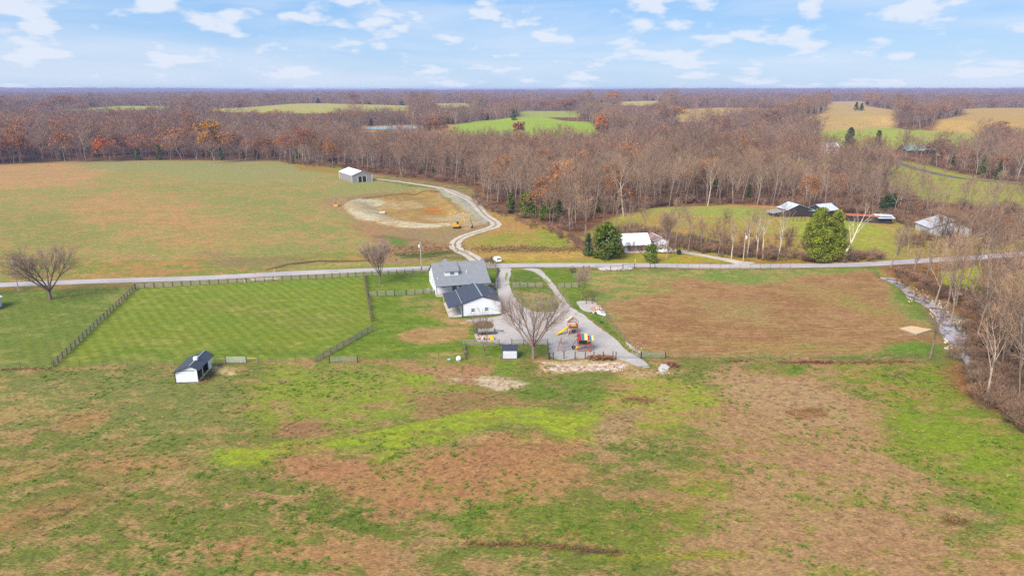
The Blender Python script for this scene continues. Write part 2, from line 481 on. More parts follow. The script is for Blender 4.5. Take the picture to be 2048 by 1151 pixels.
# --- fields above, right
UPW = MOUNDS[-1][0]
OPEN.append(UPW)
paint(UPW, (164, 172, 66), (178, 160, 84), 0.33, 5, 5, t=0, world=True)
paint([(1820, 345), (2050, 375), (2050, 400), (1900, 380)], (176, 164, 82), (160, 170, 66), 0.4, 5, 5)
for (px, g, a_, b_, mx), (pw_, _g) in zip(FIELDS, MOUNDS):
    OPEN.append(pw_)
    paint(pw_, a_, b_, mx, 5, 5, t=0, world=True)
POND = [(730, 258.5), (735, 254.5), (800, 252.5), (880, 252), (888, 254), (850, 257), (790, 259.5)]
# --- lawns this side of the road
PAD = [(272, 575), (725, 548), (745, 645), (735, 655), (640, 712), (630, 722), (108, 733)]
NOMOW = [(-400, 590), (0, 582), (268, 573), (105, 733), (0, 737), (-400, 745)]
paint(NOMOW, (112, 136, 54), (146, 150, 76), 0.36, 1, 1.2, t=0, s=0.5)
paint([(-60, 575), (270, 567), (270, 572), (0, 583), (-60, 586)], (170, 130, 80), (140, 130, 66), 0.5, 0.8, 0.8)
paint(PAD, (122, 146, 46), (146, 156, 66), 0.28, 0.5, 0.4, t=0, s=1.0)
paint([(300, 578), (720, 552), (730, 600), (500, 590)], (118, 150, 48), (138, 154, 58), 0.35, 6, 5)
paint([(140, 728), (620, 716), (640, 700), (500, 690), (200, 700)], (108, 138, 44), (140, 152, 62), 0.35, 2.5, 3)
for o_ in (oval(500, 620, 120, 14, 8), oval(330, 680, 60, 8), oval(620, 650, 90, 9, 5), oval(660, 635, 60, 8)):
    paint(o_, (128, 144, 56), (156, 150, 76), 0.45, 4, 3)
YARD = [(728, 545), (860, 540), (1000, 540), (1040, 538), (1160, 538), (1200, 560), (1165, 595), (1270, 700), (1230, 706), (1120, 720), (930, 720), (715, 722), (640, 720), (745, 658), (742, 600)]
paint(YARD, (100, 138, 38), (124, 150, 56), 0.42, 0.6, 0.5, t=0.0, s=0.35)
paint([(775, 595), (830, 592), (870, 608), (900, 640), (880, 645), (830, 620)], (110, 140, 56), (172, 144, 92), 0.55, 2, 2.5)
paint([(850, 605), (872, 600), (890, 625), (905, 640), (890, 645), (868, 625)], (160, 136, 84), (176, 146, 98), 0.65, 1, 1.5)
paint([(788, 668), (830, 655), (880, 655), (945, 650), (940, 672), (900, 682), (840, 687), (795, 682)], (190, 150, 108), (176, 134, 92), 0.5, 0.8, 1.5)
paint([(888, 640), (960, 636), (1010, 640), (1000, 652), (930, 648), (890, 650)], (184, 138, 100), (200, 160, 124), 0.5, 0.8, 1)
paint([(840, 706), (930, 700), (940, 712), (860, 716)], (170, 146, 92), (120, 130, 60), 0.5, 1, 1.5)
paint([(1005, 690), (1095, 690), (1098, 718), (1035, 718), (1005, 700)], (100, 130, 46), (130, 126, 66), 0.45, 0.8, 1)
paint([(990, 545), (1005, 540), (1002, 575), (990, 578)], (84, 126, 40), (140, 130, 70), 0.5, 0.6, 0.8)
paint([(1030, 545), (1062, 543), (1095, 560), (1112, 590), (1116, 612), (1100, 622), (1070, 622), (1040, 605), (1025, 580), (1020, 555)], (92, 130, 46), (150, 136, 84), 0.42, 0.6, 0.8)
paint([(1040, 585), (1085, 585), (1098, 605), (1070, 612)], (110, 126, 62), (176, 146, 104), 0.62, 1.2, 1.5)
# field right, green headland and tilled earth
FLD = [(1165, 545), (1210, 538), (1290, 543), (1400, 541), (1560, 540), (1700, 536), (1765, 540), (1800, 565), (1850, 605), (1880, 640), (1890, 680), (1905, 705), (1860, 718), (1600, 722), (1400, 718), (1320, 712), (1275, 705), (1190, 618), (1185, 590)]
paint(FLD, (126, 152, 72), (178, 152, 98), 0.45, 0.8, 1.2, t=0)
paint([(1215, 600), (1300, 565), (1400, 558), (1480, 570), (1560, 566), (1600, 553), (1690, 548), (1775, 553), (1790, 575), (1800, 610), (1835, 640), (1870, 665), (1880, 690), (1800, 702), (1680, 716), (1400, 716), (1330, 712), (1280, 696), (1230, 640)], (182, 136, 100), (166, 120, 86), 0.5, 2.5, 4, t=0, f=1.0)
paint([(1590, 570), (1700, 580), (1800, 620), (1860, 670), (1800, 650), (1680, 610)], (164, 140, 84), (180, 140, 96), 0.5, 5, 4, f=0.6)
paint([(1400, 600), (1540, 605), (1520, 640), (1440, 622)], (164, 140, 92), (180, 140, 100), 0.5, 5, 5, f=0.9)
paint([(1400, 685), (1640, 688), (1700, 700), (1500, 702)], (150, 146, 76), (180, 138, 94), 0.62, 3, 4, f=0.8)
paint([(1740, 710), (1780, 690), (1820, 680), (1870, 690), (1890, 716)], (104, 146, 50), (130, 150, 66), 0.4, 2, 2, f=0)
paint([(1760, 545), (1800, 565), (1850, 605), (1885, 650), (1850, 640), (1790, 590)], (110, 142, 52), (150, 140, 80), 0.4, 2, 2, f=0.2)
paint([(1215, 590), (1330, 568), (1350, 580), (1250, 602)], (130, 146, 66), (176, 150, 96), 0.5, 2.5, 3, f=0.2)
# verge by the lane to the field gate
paint([(1120, 600), (1140, 590), (1175, 605), (1215, 640), (1270, 700), (1250, 706), (1200, 660), (1150, 625)], (88, 132, 42), (120, 146, 58), 0.4, 0.8, 1)
paint(band([(1125, 612), (1150, 622), (1180, 640), (1215, 662), (1240, 684), (1262, 706)], [3, 3.5, 3.5, 3, 2.5, 2]), (176, 136, 92), (160, 130, 80), 0.5, 0.6, 0.8)
# --- fence-line weeds
paint(band([(-100, 738), (110, 735), (400, 728), (640, 721), (930, 720), (1100, 718)], 2.5), (150, 132, 78), (176, 128, 88), 0.5, 0.5, 0.8)
paint(band([(1330, 716), (1600, 722), (1700, 724), (1830, 722), (1930, 716)], 2.2), (150, 112, 78), (120, 120, 60), 0.4, 0.6, 0.8)
# --- the near pasture
paint([(-700, 745), (110, 737), (640, 723), (1330, 720), (1930, 720), (2300, 900), (2300, 2500), (-700, 2500)], (124, 132, 60), (178, 138, 102), 0.42, 1, 1, t=0.35)
paint([(-700, 745), (110, 737), (420, 735), (560, 800), (420, 880), (100, 860), (-700, 900)], (132, 138, 72), (176, 146, 98), 0.34, 8, 5, t=0.2)
paint([(560, 735), (1000, 730), (1000, 800), (880, 830), (700, 860), (540, 850), (480, 790)], (142, 158, 58), (176, 140, 100), 0.36, 5, 5)
paint([(800, 735), (1010, 728), (1020, 745), (1000, 775), (860, 765)], (168, 138, 92), (186, 138, 108), 0.7, 2, 2.5)
paint([(820, 790), (1000, 770), (1060, 800), (880, 835), (820, 860)], (150, 130, 80), (166, 126, 92), 0.66, 2.5, 3)
paint([(810, 752), (870, 750), (880, 760), (820, 764)], (140, 176, 50), None, 0.1, 1.2, 1.5)
paint([(985, 725), (1030, 722), (1040, 748), (1060, 760), (985, 748)], (110, 150, 52), (150, 160, 64), 0.3, 1.2, 1.5)
paint([(1050, 745), (1230, 740), (1240, 752), (1210, 800), (1060, 800), (1030, 775)], (108, 138, 54), (150, 130, 84), 0.40, 2, 2.5)
paint([(1070, 720), (1260, 716), (1300, 740), (1380, 735), (1260, 770), (1230, 745), (1070, 744)], (190, 144, 108), (206, 176, 140), 0.45, 1, 1.5)
paint([(940, 756), (960, 750), (1000, 752), (1060, 766), (1040, 774), (1000, 780), (965, 772)], (214, 188, 168), (198, 166, 140), 0.4, 0.5, 1.4, t=0)
paint([(885, 752), (930, 756), (925, 764), (895, 760)], (208, 186, 168), (180, 150, 120), 0.5, 0.5, 1.2, t=0)
paint([(415, 732), (440, 730), (472, 740), (465, 752), (440, 750), (420, 745)], (220, 186, 140), (196, 160, 116), 0.4, 0.5, 1.2, t=0)
paint([(398, 765), (420, 735), (432, 750), (415, 768)], (130, 100, 66), (120, 116, 58), 0.5, 0.4, 0.6, t=0)
# lime band across the middle
paint([(420, 900), (520, 900), (640, 880), (760, 862), (860, 838), (960, 818), (1080, 812), (1190, 826), (1200, 850), (1190, 890), (1080, 850), (960, 850), (880, 880), (800, 900), (830, 930), (760, 930), (680, 890), (600, 905), (520, 925), (440, 925)], (154, 174, 52), (150, 150, 66), 0.46, 1.5, 2.5)
paint(band([(430, 912), (560, 906), (640, 894), (760, 866), (860, 842), (960, 820)], [8, 8, 7, 6, 5, 5]), (152, 174, 50), (156, 152, 66), 0.36, 0.8, 1)
paint(band([(540, 897), (640, 884), (760, 856), (860, 836), (930, 812)], [1.5, 1.5, 1.2, 1.2, 1]), (120, 120, 60), (150, 126, 80), 0.4, 0.3, 0.4)
paint([(1180, 820), (1230, 770), (1330, 755), (1440, 800), (1480, 850), (1400, 850), (1290, 860), (1210, 880)], (158, 166, 60), (180, 146, 96), 0.42, 3, 4)
paint([(1200, 828), (1280, 820), (1260, 880), (1200, 890)], (168, 136, 100), (182, 146, 116), 0.6, 2, 2.5)
paint([(1620, 930), (1700, 910), (1760, 945), (1740, 970), (1650, 960)], (152, 166, 58), (170, 150, 80), 0.4, 2, 2.5)
paint([(1340, 940), (1440, 930), (1470, 980), (1400, 1060), (1320, 1080)], (146, 152, 56), (172, 136, 92), 0.45, 3, 3)
paint([(1500, 830), (1560, 840), (1570, 870), (1510, 860)], (150, 166, 56), (168, 148, 80), 0.4, 2, 2)
# brown sweeps
paint([(600, 900), (760, 930), (880, 890), (960, 870), (1150, 870), (1180, 960), (1100, 1010), (900, 1010), (760, 1020), (640, 960), (520, 940)], (160, 132, 76), (184, 132, 96), 0.74, 3, 4, t=0.25)
paint([(560, 850), (640, 845), (660, 870), (590, 885), (560, 875)], (150, 122, 82), (166, 124, 92), 0.8, 1.5, 2)
paint([(1390, 735), (1600, 740), (1720, 780), (1800, 860), (1830, 960), (1900, 1060), (1900, 1200), (1340, 1200), (1480, 1040), (1440, 900), (1420, 820)], (160, 140, 80), (184, 140, 108), 0.70, 4, 5, t=0.2)
paint([(1400, 745), (1580, 750), (1680, 790), (1720, 850), (1580, 850), (1460, 800)], (176, 148, 98), (188, 146, 116), 0.85, 3, 3, t=0.15)
paint([(1560, 820), (1640, 815), (1660, 835), (1590, 840)], (140, 96, 70), (170, 120, 90), 0.5, 1, 1.5)
paint([(90, 855), (140, 832), (210, 828), (200, 850), (130, 864)], (186, 140, 100), (160, 130, 80), 0.4, 1.5, 2.5)
paint([(0, 960), (60, 930), (120, 925), (90, 950), (20, 975)], (180, 140, 96), (150, 132, 70), 0.45, 1.5, 2.5)
paint([(150, 930), (260, 905), (380, 905), (400, 920), (320, 950), (220, 960)], (182, 138, 98), (136, 132, 66), 0.48, 2, 3)
paint([(-60, 1050), (60, 1010), (200, 985), (260, 995), (120, 1040), (-60, 1090)], (172, 130, 90), (130, 120, 62), 0.45, 2, 3)
paint([(1090, 1000), (1300, 985), (1400, 1020), (1300, 1090), (1040, 1085), (900, 1060), (950, 1010)], (122, 136, 54), (170, 134, 88), 0.38, 3, 4, t=0.5)
paint([(600, 1000), (760, 1010), (740, 1070), (560, 1060)], (104, 126, 50), (168, 130, 90), 0.42, 3, 4, t=0.7)
paint([(480, 1060), (760, 1080), (800, 1160), (420, 1160)], (134, 136, 64), (182, 132, 98), 0.62, 3, 4, t=0.3)
# green side by the creek
paint([(1640, 735), (1850, 728), (1900, 760), (1960, 820), (2048, 870), (2300, 980), (2300, 1150), (2040, 1100), (1960, 1000), (1860, 960), (1760, 890), (1800, 830), (1730, 770), (1560, 745)], (126, 148, 46), (168, 140, 84), 0.38, 3, 4, t=0.2)
paint([(1750, 820), (1900, 840), (2000, 900), (2040, 960), (1960, 960), (1850, 880)], (132, 158, 44), (150, 150, 66), 0.34, 3, 4)
paint([(1560, 738), (1700, 740), (1680, 756), (1600, 750)], (90, 136, 44), (176, 140, 100), 0.4, 1, 1.5, t=0.8)
paint([(1960, 1060), (2048, 1040), (2200, 1100), (2200, 1200), (1900, 1200)], (150, 136, 66), (184, 140, 104), 0.6, 3, 4)
# leaf litter by the creek
LITTER = [(1770, 536), (1850, 518), (1960, 510), (2300, 490), (2500, 1000), (2300, 960), (2150, 880), (2048, 848), (1990, 820), (1940, 800), (1895, 770), (1880, 745), (1890, 724), (1918, 716), (1895, 690), (1880, 655), (1850, 612), (1800, 570)]
paint(LITTER, (160, 108, 72), (124, 88, 58), 0.5, 2.5, 3.5, t=0)
paint([(1885, 545), (1960, 530), (1965, 585), (1890, 568)], (170, 190, 30), (176, 180, 50), 0.3, 1.2, 1.5)
paint([(1990, 560), (2048, 540), (2200, 560), (2200, 640), (2048, 620)], (176, 176, 40), (190, 140, 50), 0.5, 2, 2)
paint([(1900, 625), (2000, 640), (2010, 700), (1950, 700)], (170, 110, 40), (130, 96, 50), 0.5, 2, 2)
paint([(1780, 556), (1840, 590), (1890, 615), (1900, 632), (1880, 640), (1838, 604), (1790, 570)], (186, 172, 160), (160, 140, 120), 0.5, 1, 1.5, t=0)
paint([(1870, 640), (1900, 625), (1950, 640), (1940, 690), (1925, 702), (1900, 690)], (176, 160, 146), (140, 116, 90), 0.5, 1, 1.5, t=0)
paint(oval(1905, 1040, 30, 9), (120, 86, 56), (150, 116, 80), 0.4, 0.8, 1)
# wet ditch in the near pasture
paint(band([(930, 1086), (1000, 1084), (1080, 1088), (1180, 1100), (1240, 1104)], [3, 3, 2.5, 6, 5]), (112, 80, 50), (140, 100, 60), 0.5, 0.25, 0.4, t=0)
paint([(1140, 1092), (1190, 1096), (1236, 1098), (1240, 1108), (1180, 1106)], (96, 78, 74), (80, 66, 60), 0.5, 0.3, 0.4, t=0)
paint(band([(1180, 1112), (1300, 1112), (1400, 1108), (1500, 1110)], [4, 4, 5, 4]), (150, 160, 46), (160, 140, 60), 0.4, 0.5, 0.6)
for u_, v_, ru, rv in ((1620, 822, 12, 2), (1660, 775, 16, 1.6), (1590, 788, 14, 1.3), (1680, 1004, 8, 3), (1640, 965, 9, 3), (1810, 748, 22, 1.5), (1280, 800, 34, 4)):
    paint(oval(u_, v_, ru, rv, 6), (120, 88, 62), (140, 104, 70), 0.5, 0.4, 0.8)

me = bpy.data.meshes.new('ground')
nx, ny = len(gx), len(gy)
me.vertices.add(NV)
me.vertices.foreach_set('co', np.stack([X, Y, GZ], 1).ravel())
ii = (np.arange(ny - 1)[:, None] * nx + np.arange(nx - 1)[None, :]).ravel()
quads = np.stack([ii, ii + 1, ii + 1 + nx, ii + nx], 1)
me.loops.add(quads.size); me.polygons.add(len(quads))
me.loops.foreach_set('vertex_index', quads.ravel())
me.polygons.foreach_set('loop_start', np.arange(0, quads.size, 4))
me.polygons.foreach_set('use_smooth', np.ones(len(quads), bool))
me.update(calc_edges=True)
def vattr(name, arr):
    if arr.ndim == 2:
        a = me.attributes.new(name, 'FLOAT_COLOR', 'POINT')
        a.data.foreach_set('color', np.concatenate([arr, np.ones((NV, 1))], 1).ravel())
    else:
        a = me.attributes.new(name, 'FLOAT', 'POINT')
        a.data.foreach_set('value', arr.ravel())
vattr('cover_a', c1); vattr('cover_b', c2); vattr('mixing', mixw); vattr('tufts', tuft); vattr('furrows', furrow); vattr('mowing', stripe)

gm = bpy.data.materials.new('grass_and_soil')
gm.use_nodes = True
t = gm.node_tree
b = t.nodes['Principled BSDF']
b.inputs['Roughness'].default_value = 0.95
b.inputs['Specular IOR Level'].default_value = 0.1
def AT(nm):
    return N(t, 'ShaderNodeAttribute', attribute_name=nm)
geo = N(t, 'ShaderNodeNewGeometry')
pos = geo.outputs['Position']
def MAP(scale, rz=0.0):
    mp = N(t, 'ShaderNodeMapping'); mp.inputs['Scale'].default_value = scale; mp.inputs['Rotation'].default_value = (0, 0, rz)
    t.links.new(pos, mp.inputs[0]); return mp.outputs[0]
np_ = NOISE(t, MAP((1, 1.7, 1), 0.35), 0.16, 11, 0.66, 0.3)         # patches
nf = NOISE(t, MAP((1, 2.2, 1), 0.5), 1.7, 5, 0.7)                   # blades and clods
nm_ = NOISE(t, MAP((1, 1.5, 1), 0.2), 0.55, 7, 0.65)
cm = M(t, 'ADD', M(t, 'ADD', np_, M(t, 'MULTIPLY', M(t, 'SUBTRACT', NOISE(t, MAP((1, 1.2, 1), 0.3), 0.035, 3, 0.55), 0.5), 0.42)), M(t, 'MULTIPLY', M(t, 'SUBTRACT', nf, 0.5), 0.34))
thr = M(t, 'SUBTRACT', 0.68, M(t, 'MULTIPLY', AT('mixing').outputs['Fac'], 0.36))
sel_ = MR(t, M(t, 'SUBTRACT', cm, thr), -0.06, 0.06)
base = MIX(t, sel_, AT('cover_a').outputs['Color'], AT('cover_b').outputs['Color'])
# soft tone drift
drift = MR(t, nm_, 0.28, 0.72, 0.80, 1.20)
hsv = N(t, 'ShaderNodeHueSaturation'); t.links.new(base, hsv.inputs['Color'])
t.links.new(MR(t, NOISE(t, MAP((1, 1, 1)), 0.09, 4, 0.6), 0.3, 0.7, 0.492, 0.512), hsv.inputs['Hue'])
fine = M(t, 'MULTIPLY', MR(t, nf, 0.25, 0.75, 0.60, 1.40), MR(t, NOISE(t, MAP((1, 1.3, 1), 0.9), 0.9, 6, 0.75), 0.3, 0.7, 0.84, 1.16))
# dark green clumps
vor = N(t, 'ShaderNodeTexVoronoi'); vor.inputs['Scale'].default_value = 0.62; t.links.new(MAP((1, 1.25, 1)), vor.inputs['Vector'])
vsep = N(t, 'ShaderNodeSeparateColor'); t.links.new(vor.outputs['Color'], vsep.inputs[0])
tn = M(t, 'ADD', vor.outputs['Distance'], M(t, 'MULTIPLY', M(t, 'SUBTRACT', nf, 0.5), 0.7))
tsz = M(t, 'MULTIPLY', AT('tufts').outputs['Fac'], M(t, 'MULTIPLY', vsep.outputs[0], 0.62))
tsz = M(t, 'MULTIPLY', tsz, MR(t, NOISE(t, MAP((1, 1, 1)), 0.11, 4, 0.6), 0.42, 0.62, 0.15, 1.7))
tm = MR(t, M(t, 'SUBTRACT', tsz, tn), -0.05, 0.08)
base2 = MIX(t, M(t, 'MULTIPLY', tm, 0.7), hsv.outputs[0], A(88, 120, 40))
# furrows of the tilled field, run roughly across the view; mowing stripes slant
sp = N(t, 'ShaderNodeSeparateXYZ'); t.links.new(MAP((1, 1, 1), radians(-4)), sp.inputs[0])
fur = M(t, 'SINE', M(t, 'ADD', M(t, 'MULTIPLY', sp.outputs[1], 2 * pi / 1.9), M(t, 'MULTIPLY', nm_, 2)))
furn = NOISE(t, MAP((0.12, 2.2, 1), radians(-4)), 1.0, 4, 0.7)
fval = M(t, 'MULTIPLY', AT('furrows').outputs['Fac'], M(t, 'ADD', M(t, 'MULTIPLY', fur, 0.05), M(t, 'MULTIPLY', M(t, 'SUBTRACT', furn, 0.5), 0.7)))
sp2 = N(t, 'ShaderNodeSeparateXYZ'); t.links.new(MAP((1, 1, 1), radians(52)), sp2.inputs[0])
mow = M(t, 'SINE', M(t, 'ADD', M(t, 'MULTIPLY', sp2.outputs[1], 2 * pi / 2.3), M(t, 'MULTIPLY', NOISE(t, MAP((1, 1, 1)), 0.05, 1, 0.5), 2.5)))
mval = M(t, 'MULTIPLY', AT('mowing').outputs['Fac'], M(t, 'MULTIPLY', mow, 0.085))
smooth_lawn = M(t, 'SUBTRACT', 1.0, M(t, 'MULTIPLY', AT('mowing').outputs['Fac'], 0.6))
val = M(t, 'MULTIPLY', drift, M(t, 'ADD', 1.0, M(t, 'MULTIPLY', M(t, 'SUBTRACT', fine, 1.0), smooth_lawn)))
val = M(t, 'MULTIPLY', val, M(t, 'ADD', 1.0, M(t, 'ADD', fval, mval)))
hs2 = N(t, 'ShaderNodeHueSaturation'); t.links.new(base2, hs2.inputs['Color']); t.links.new(val, hs2.inputs['Value'])
wm_ = N(t, 'ShaderNodeMix'); wm_.data_type = 'RGBA'; wm_.blend_type = 'MULTIPLY'; wm_.inputs[0].default_value = 1.0; t.links.new(hs2.outputs[0], wm_.inputs[6]); wm_.inputs[7].default_value = (1.04, 1.0, 0.88, 1)
t.links.new(wm_.outputs[2], b.inputs['Base Color'])
bp = N(t, 'ShaderNodeBump'); bp.inputs['Strength'].default_value = 0.6; bp.inputs['Distance'].default_value = 0.25
t.links.new(M(t, 'MULTIPLY', nf, smooth_lawn), bp.inputs['Height'])
t.links.new(bp.outputs[0], b.inputs['Normal'])
me.materials.append(gm)
ground = bpy.data.objects.new('ground', me)
COL.objects.link(ground)
tag(ground, kind='structure')
# ------------------------------------------------------------------ roads, lanes, gravel, water
def ribbon(name, mat_, pts, half, lift=0.03, step=2.0, cross=(1,), jag=0.0, seed=1):
    """a strip draped on the terrain along world points"""
    pts = [Vector((p[0], p[1])) for p in pts]
    hs_ = half if isinstance(half, (list, tuple)) else [half] * len(pts)
    # smooth the line with Catmull-Rom
    res = []; wid = []
    for i in range(len(pts) - 1):
        p0 = pts[max(i - 1, 0)]; p1 = pts[i]; p2 = pts[i + 1]; p3 = pts[min(i + 2, len(pts) - 1)]
        n = max(2, int((p2 - p1).length / step))
        for k in range(n):
            s = k / n
            res.append(0.5 * ((2 * p1) + (p2 - p0) * s + (2 * p0 - 5 * p1 + 4 * p2 - p3) * s * s + (3 * p1 - p0 - 3 * p2 + p3) * s ** 3))
            wid.append(hs_[i] * (1 - s) + hs_[i + 1] * s)
    res.append(pts[-1]); wid.append(hs_[-1])
    rnd = random.Random(seed)
    mb = MB(); m = 6
    vs = []
    for i, c in enumerate(res):
        a = res[max(i - 1, 0)]; b_ = res[min(i + 1, len(res) - 1)]
        d = (b_ - a).normalized(); nrm = Vector((-d.y, d.x))
        jl = rnd.uniform(-jag, jag); jr = rnd.uniform(-jag, jag)
        for k in range(m + 1):
            s = -1 + 2 * k / m
            q = c + nrm * (s * wid[i] + (jl if k == 0 else jr if k == m else 0))
            vs.append((q.x, q.y))
    va = np.array(vs); z = T(va[:, 0], va[:, 1]) + lift
    fs = []
    for i in range(len(res) - 1):
        for k in range(m):
            a = i * (m + 1) + k
            fs.append((a, a + 1, a + m + 2, a + m + 1))
    mb.add(np.column_stack([va, z]).tolist(), fs)
    o = mb.build(name, mat_, None, smooth=True, fix=False)
    if o.data.polygons[0].normal.z < 0:
        o.data.flip_normals()
    return tag(o, kind='structure')

def gravel_mat(name, ca, cb, cc=None, amt=0.35, scale=0.5, k=0.68):
    m = bpy.data.materials.new(name); m.use_nodes = True
    t = m.node_tree; b = t.nodes['Principled BSDF']
    b.inputs['Roughness'].default_value = 0.95; b.inputs['Specular IOR Level'].default_value = 0.15
    g = N(t, 'ShaderNodeNewGeometry'); pos = g.outputs['Position']
    n1 = NOISE(t, pos, scale * 0.4, 8, 0.6); n2 = NOISE(t, pos, 3.2, 4, 0.7)
    col = MIX(t, MR(t, n1, 0.35, 0.65), A(*ca, k=k), A(*cb, k=k))
    if cc:
        col = MIX(t, MR(t, NOISE(t, pos, scale, 9, 0.65), 0.62 - amt * 0.2, 0.70 - amt * 0.2), col, A(*cc, k=k))
    h = N(t, 'ShaderNodeHueSaturation'); t.links.new(col, h.inputs['Color']); t.links.new(MR(t, n2, 0.25, 0.75, 0.8, 1.2), h.inputs['Value'])
    t.links.new(h.outputs[0], b.inputs['Base Color'])
    return m
M_ROAD = gravel_mat('old_asphalt', (206, 196, 194), (190, 180, 180), None, scale=0.3)
M_GRAV = gravel_mat('grey_gravel', (208, 198, 192), (196, 184, 176), (184, 164, 148), 0.25, 0.22)
M_LANE = gravel_mat('lane_stone', (226, 208, 190), (206, 190, 176), None, scale=0.4)
ROADPX = [(-260, 577), (0, 569.5), (200, 562), (400, 556), (600, 545.5), (850, 536.5), (1000, 531), (1250, 530), (1400, 532), (1520, 532), (1700, 529.5), (1790, 525), (1850, 521), (1900, 518), (1960, 514), (2048, 507), (2200, 490)]
ribbon('road', M_ROAD, [W(*p) for p in ROADPX], 2.55, 0.05, 3.0)
# farm lane up to the grey barn: two wheel tracks with a middle strip
LANE = [(960, 524), (935, 508), (913, 497), (911, 484), (930, 472), (965, 461), (990, 452), (988, 443), (965, 425), (945, 403), (915, 388), (880, 376), (830, 368), (790, 362), (752, 358)]
LW = [W(*p) for p in LANE]
ribbon('farm_lane', M_LANE, LW, [2.6, 2.4, 2.2, 2.2, 2.2, 2.2, 2.4, 2.3, 2.3, 3.2, 3.0, 2.2, 1.6, 1.4, 1.2], 0.04, 2.0, jag=0.25)
M_STRIP = gravel_mat('lane_middle_grass', (150, 140, 96), (164, 150, 112), (190, 176, 150), 0.3, 0.6)
ribbon('lane_middle', M_STRIP, LW[:12], 0.38, 0.052, 2.0, jag=0.22)
ribbon('lane_spur', M_LANE, [W(950, 408), W(965, 400)], [1.6, 0.9], 0.045, 2.0, jag=0.3)
# brick-house drive
ribbon('neighbour_driveway', M_LANE, [W(*p) for p in ((1495, 529), (1468, 522.5), (1430, 515), (1390, 508), (1350, 501), (1322, 499), (1308, 496))], [4.4, 2.0, 1.7, 1.6, 2.2, 4.5, 5], 0.04, 2.0, jag=0.15)
ribbon('front_walk', M_LANE, [W(1246, 505), W(1300, 504)], 1.0, 0.03, 2.0)
ribbon('upland_road', gravel_mat('dark_asphalt', (120, 116, 116), (112, 106, 104), None), [W(*p) for p in ((1750, 308), (1772, 314), (1800, 327), (1850, 342), (1920, 356), (2048, 369), (2200, 384))], 3.0, 0.12, 6)
ribbon('stone_drive', gravel_mat('pale_concrete', (232, 206, 186), (220, 196, 178), None), [W(1758, 311.5), W(1788, 312)], 6.5, 0.12, 6)
ribbon('stone_yard', gravel_mat('pink_gravel', (200, 160, 140), (180, 140, 120), None), [W(1870, 315), W(1905, 317)], 6.5, 0.12, 6)

def sheet(name, mat_, px, lift=0.035, jag=0.35, step=1.5, seed=2, world=False, smooth=True):
    """flat-ground sheet whose outline follows px points with a ragged edge"""
    from mathutils.geometry import tessellate_polygon
    pts = [Vector(p[:2]) for p in ([W(*p) for p in px] if not world else px)]
    rnd = random.Random(seed); r = []
    n = len(pts)
    for i in range(n):
        p0, p1, p2, p3 = pts[i - 1], pts[i], pts[(i + 1) % n], pts[(i + 2) % n]
        k = max(1, int((p2 - p1).length / step))
        for j in range(k):
            s = j / k
            q = 0.5 * ((2 * p1) + (p2 - p0) * s + (2 * p0 - 5 * p1 + 4 * p2 - p3) * s * s + (3 * p1 - p0 - 3 * p2 + p3) * s ** 3) if smooth else p1.lerp(p2, s)
            r.append(Vector((q.x + rnd.uniform(-jag, jag), q.y + rnd.uniform(-jag, jag), 0)))
    tris = tessellate_polygon([r])
    mb = MB()
    mb.add([(q.x, q.y, lift) for q in r], [tuple(t_) for t_ in tris])
    o = mb.build(name, mat_)
    bm = bmesh.new(); bm.from_mesh(o.data)
    for f_ in bm.faces:
        if f_.normal.z < 0: f_.normal_flip()
    bm.to_mesh(o.data); bm.free()
    return tag(o, kind='structure')
# one gravel yard: both arms of the drive loop (drawn round the grass island) and the turning area
sheet('driveway', M_GRAV, [(1004, 534), (1022, 536), (1021, 547), (1018, 560), (1020, 575), (1028, 592), (1040, 608), (1064, 622), (1100, 624), (1116, 616), (1114, 598), (1100, 574), (1086, 556), (1068, 544), (1052, 539), (1040, 537),
       (1075, 537), (1092, 550), (1108, 568), (1122, 588), (1140, 612), (1165, 628), (1195, 652), (1225, 674), (1245, 692), (1258, 704), (1262, 706), (1290, 724), (1302, 735), (1280, 734), (1240, 718), (1225, 716), (1150, 717), (1106, 717), (1096, 690),
       (1060, 687), (1000, 688), (985, 684), (960, 684), (950, 668), (985, 652), (960, 645), (930, 640), (985, 634), (1003, 631), (1001, 600), (994, 580), (992, 560), (1000, 545), (998, 536)], 0.03, 0.22, 1.6, 3)
M_ISL = gravel_mat('drive_grass', (120, 160, 70), (160, 160, 110), (190, 180, 160), 0.3, 0.8)
for k_, q in enumerate(([(1084, 556), (1092, 558), (1100, 568), (1093, 566)], [(1112, 594), (1118, 596), (1128, 607), (1120, 606)], [(1012, 545), (1016, 545), (1014, 560), (1010, 560)])):
    sheet('drive_grass', M_ISL, q, 0.042, 0.15, 0.8, 10 + k_)
sheet('stone_pad', gravel_mat('pale_slab', (206, 196, 188), (196, 186, 178), None), [(1153, 602.5), (1187, 603), (1196, 611), (1200, 618), (1196, 624), (1184, 624), (1166, 621)], 0.03, 0.2, 1.2, 4)
sheet('garden_bed', gravel_mat('leafy_soil', (112, 104, 52), (140, 108, 70), None), [(945, 650), (960, 642), (980, 643), (988, 650), (984, 657), (955, 658)], 0.045, 0.3, 1.0, 5)
M_WSTONE = gravel_mat('white_rubble', (200, 160, 124), (184, 142, 108), (228, 212, 198), 0.75, 0.9)
sheet('rubble_strip', M_WSTONE, [(1075, 724), (1110, 727), (1160, 730), (1200, 726), (1240, 724), (1250, 734), (1235, 742), (1200, 741), (1140, 742), (1090, 742), (1080, 738), (1120, 735)], 0.03, 0.5, 0.9, 6)
sheet('limestone_patch', gravel_mat('white_limestone', (226, 218, 214), (212, 204, 200), None), [(1322, 727), (1335, 726), (1341, 733), (1332, 741), (1324, 748), (1318, 740)], 0.03, 0.25, 0.7, 7)
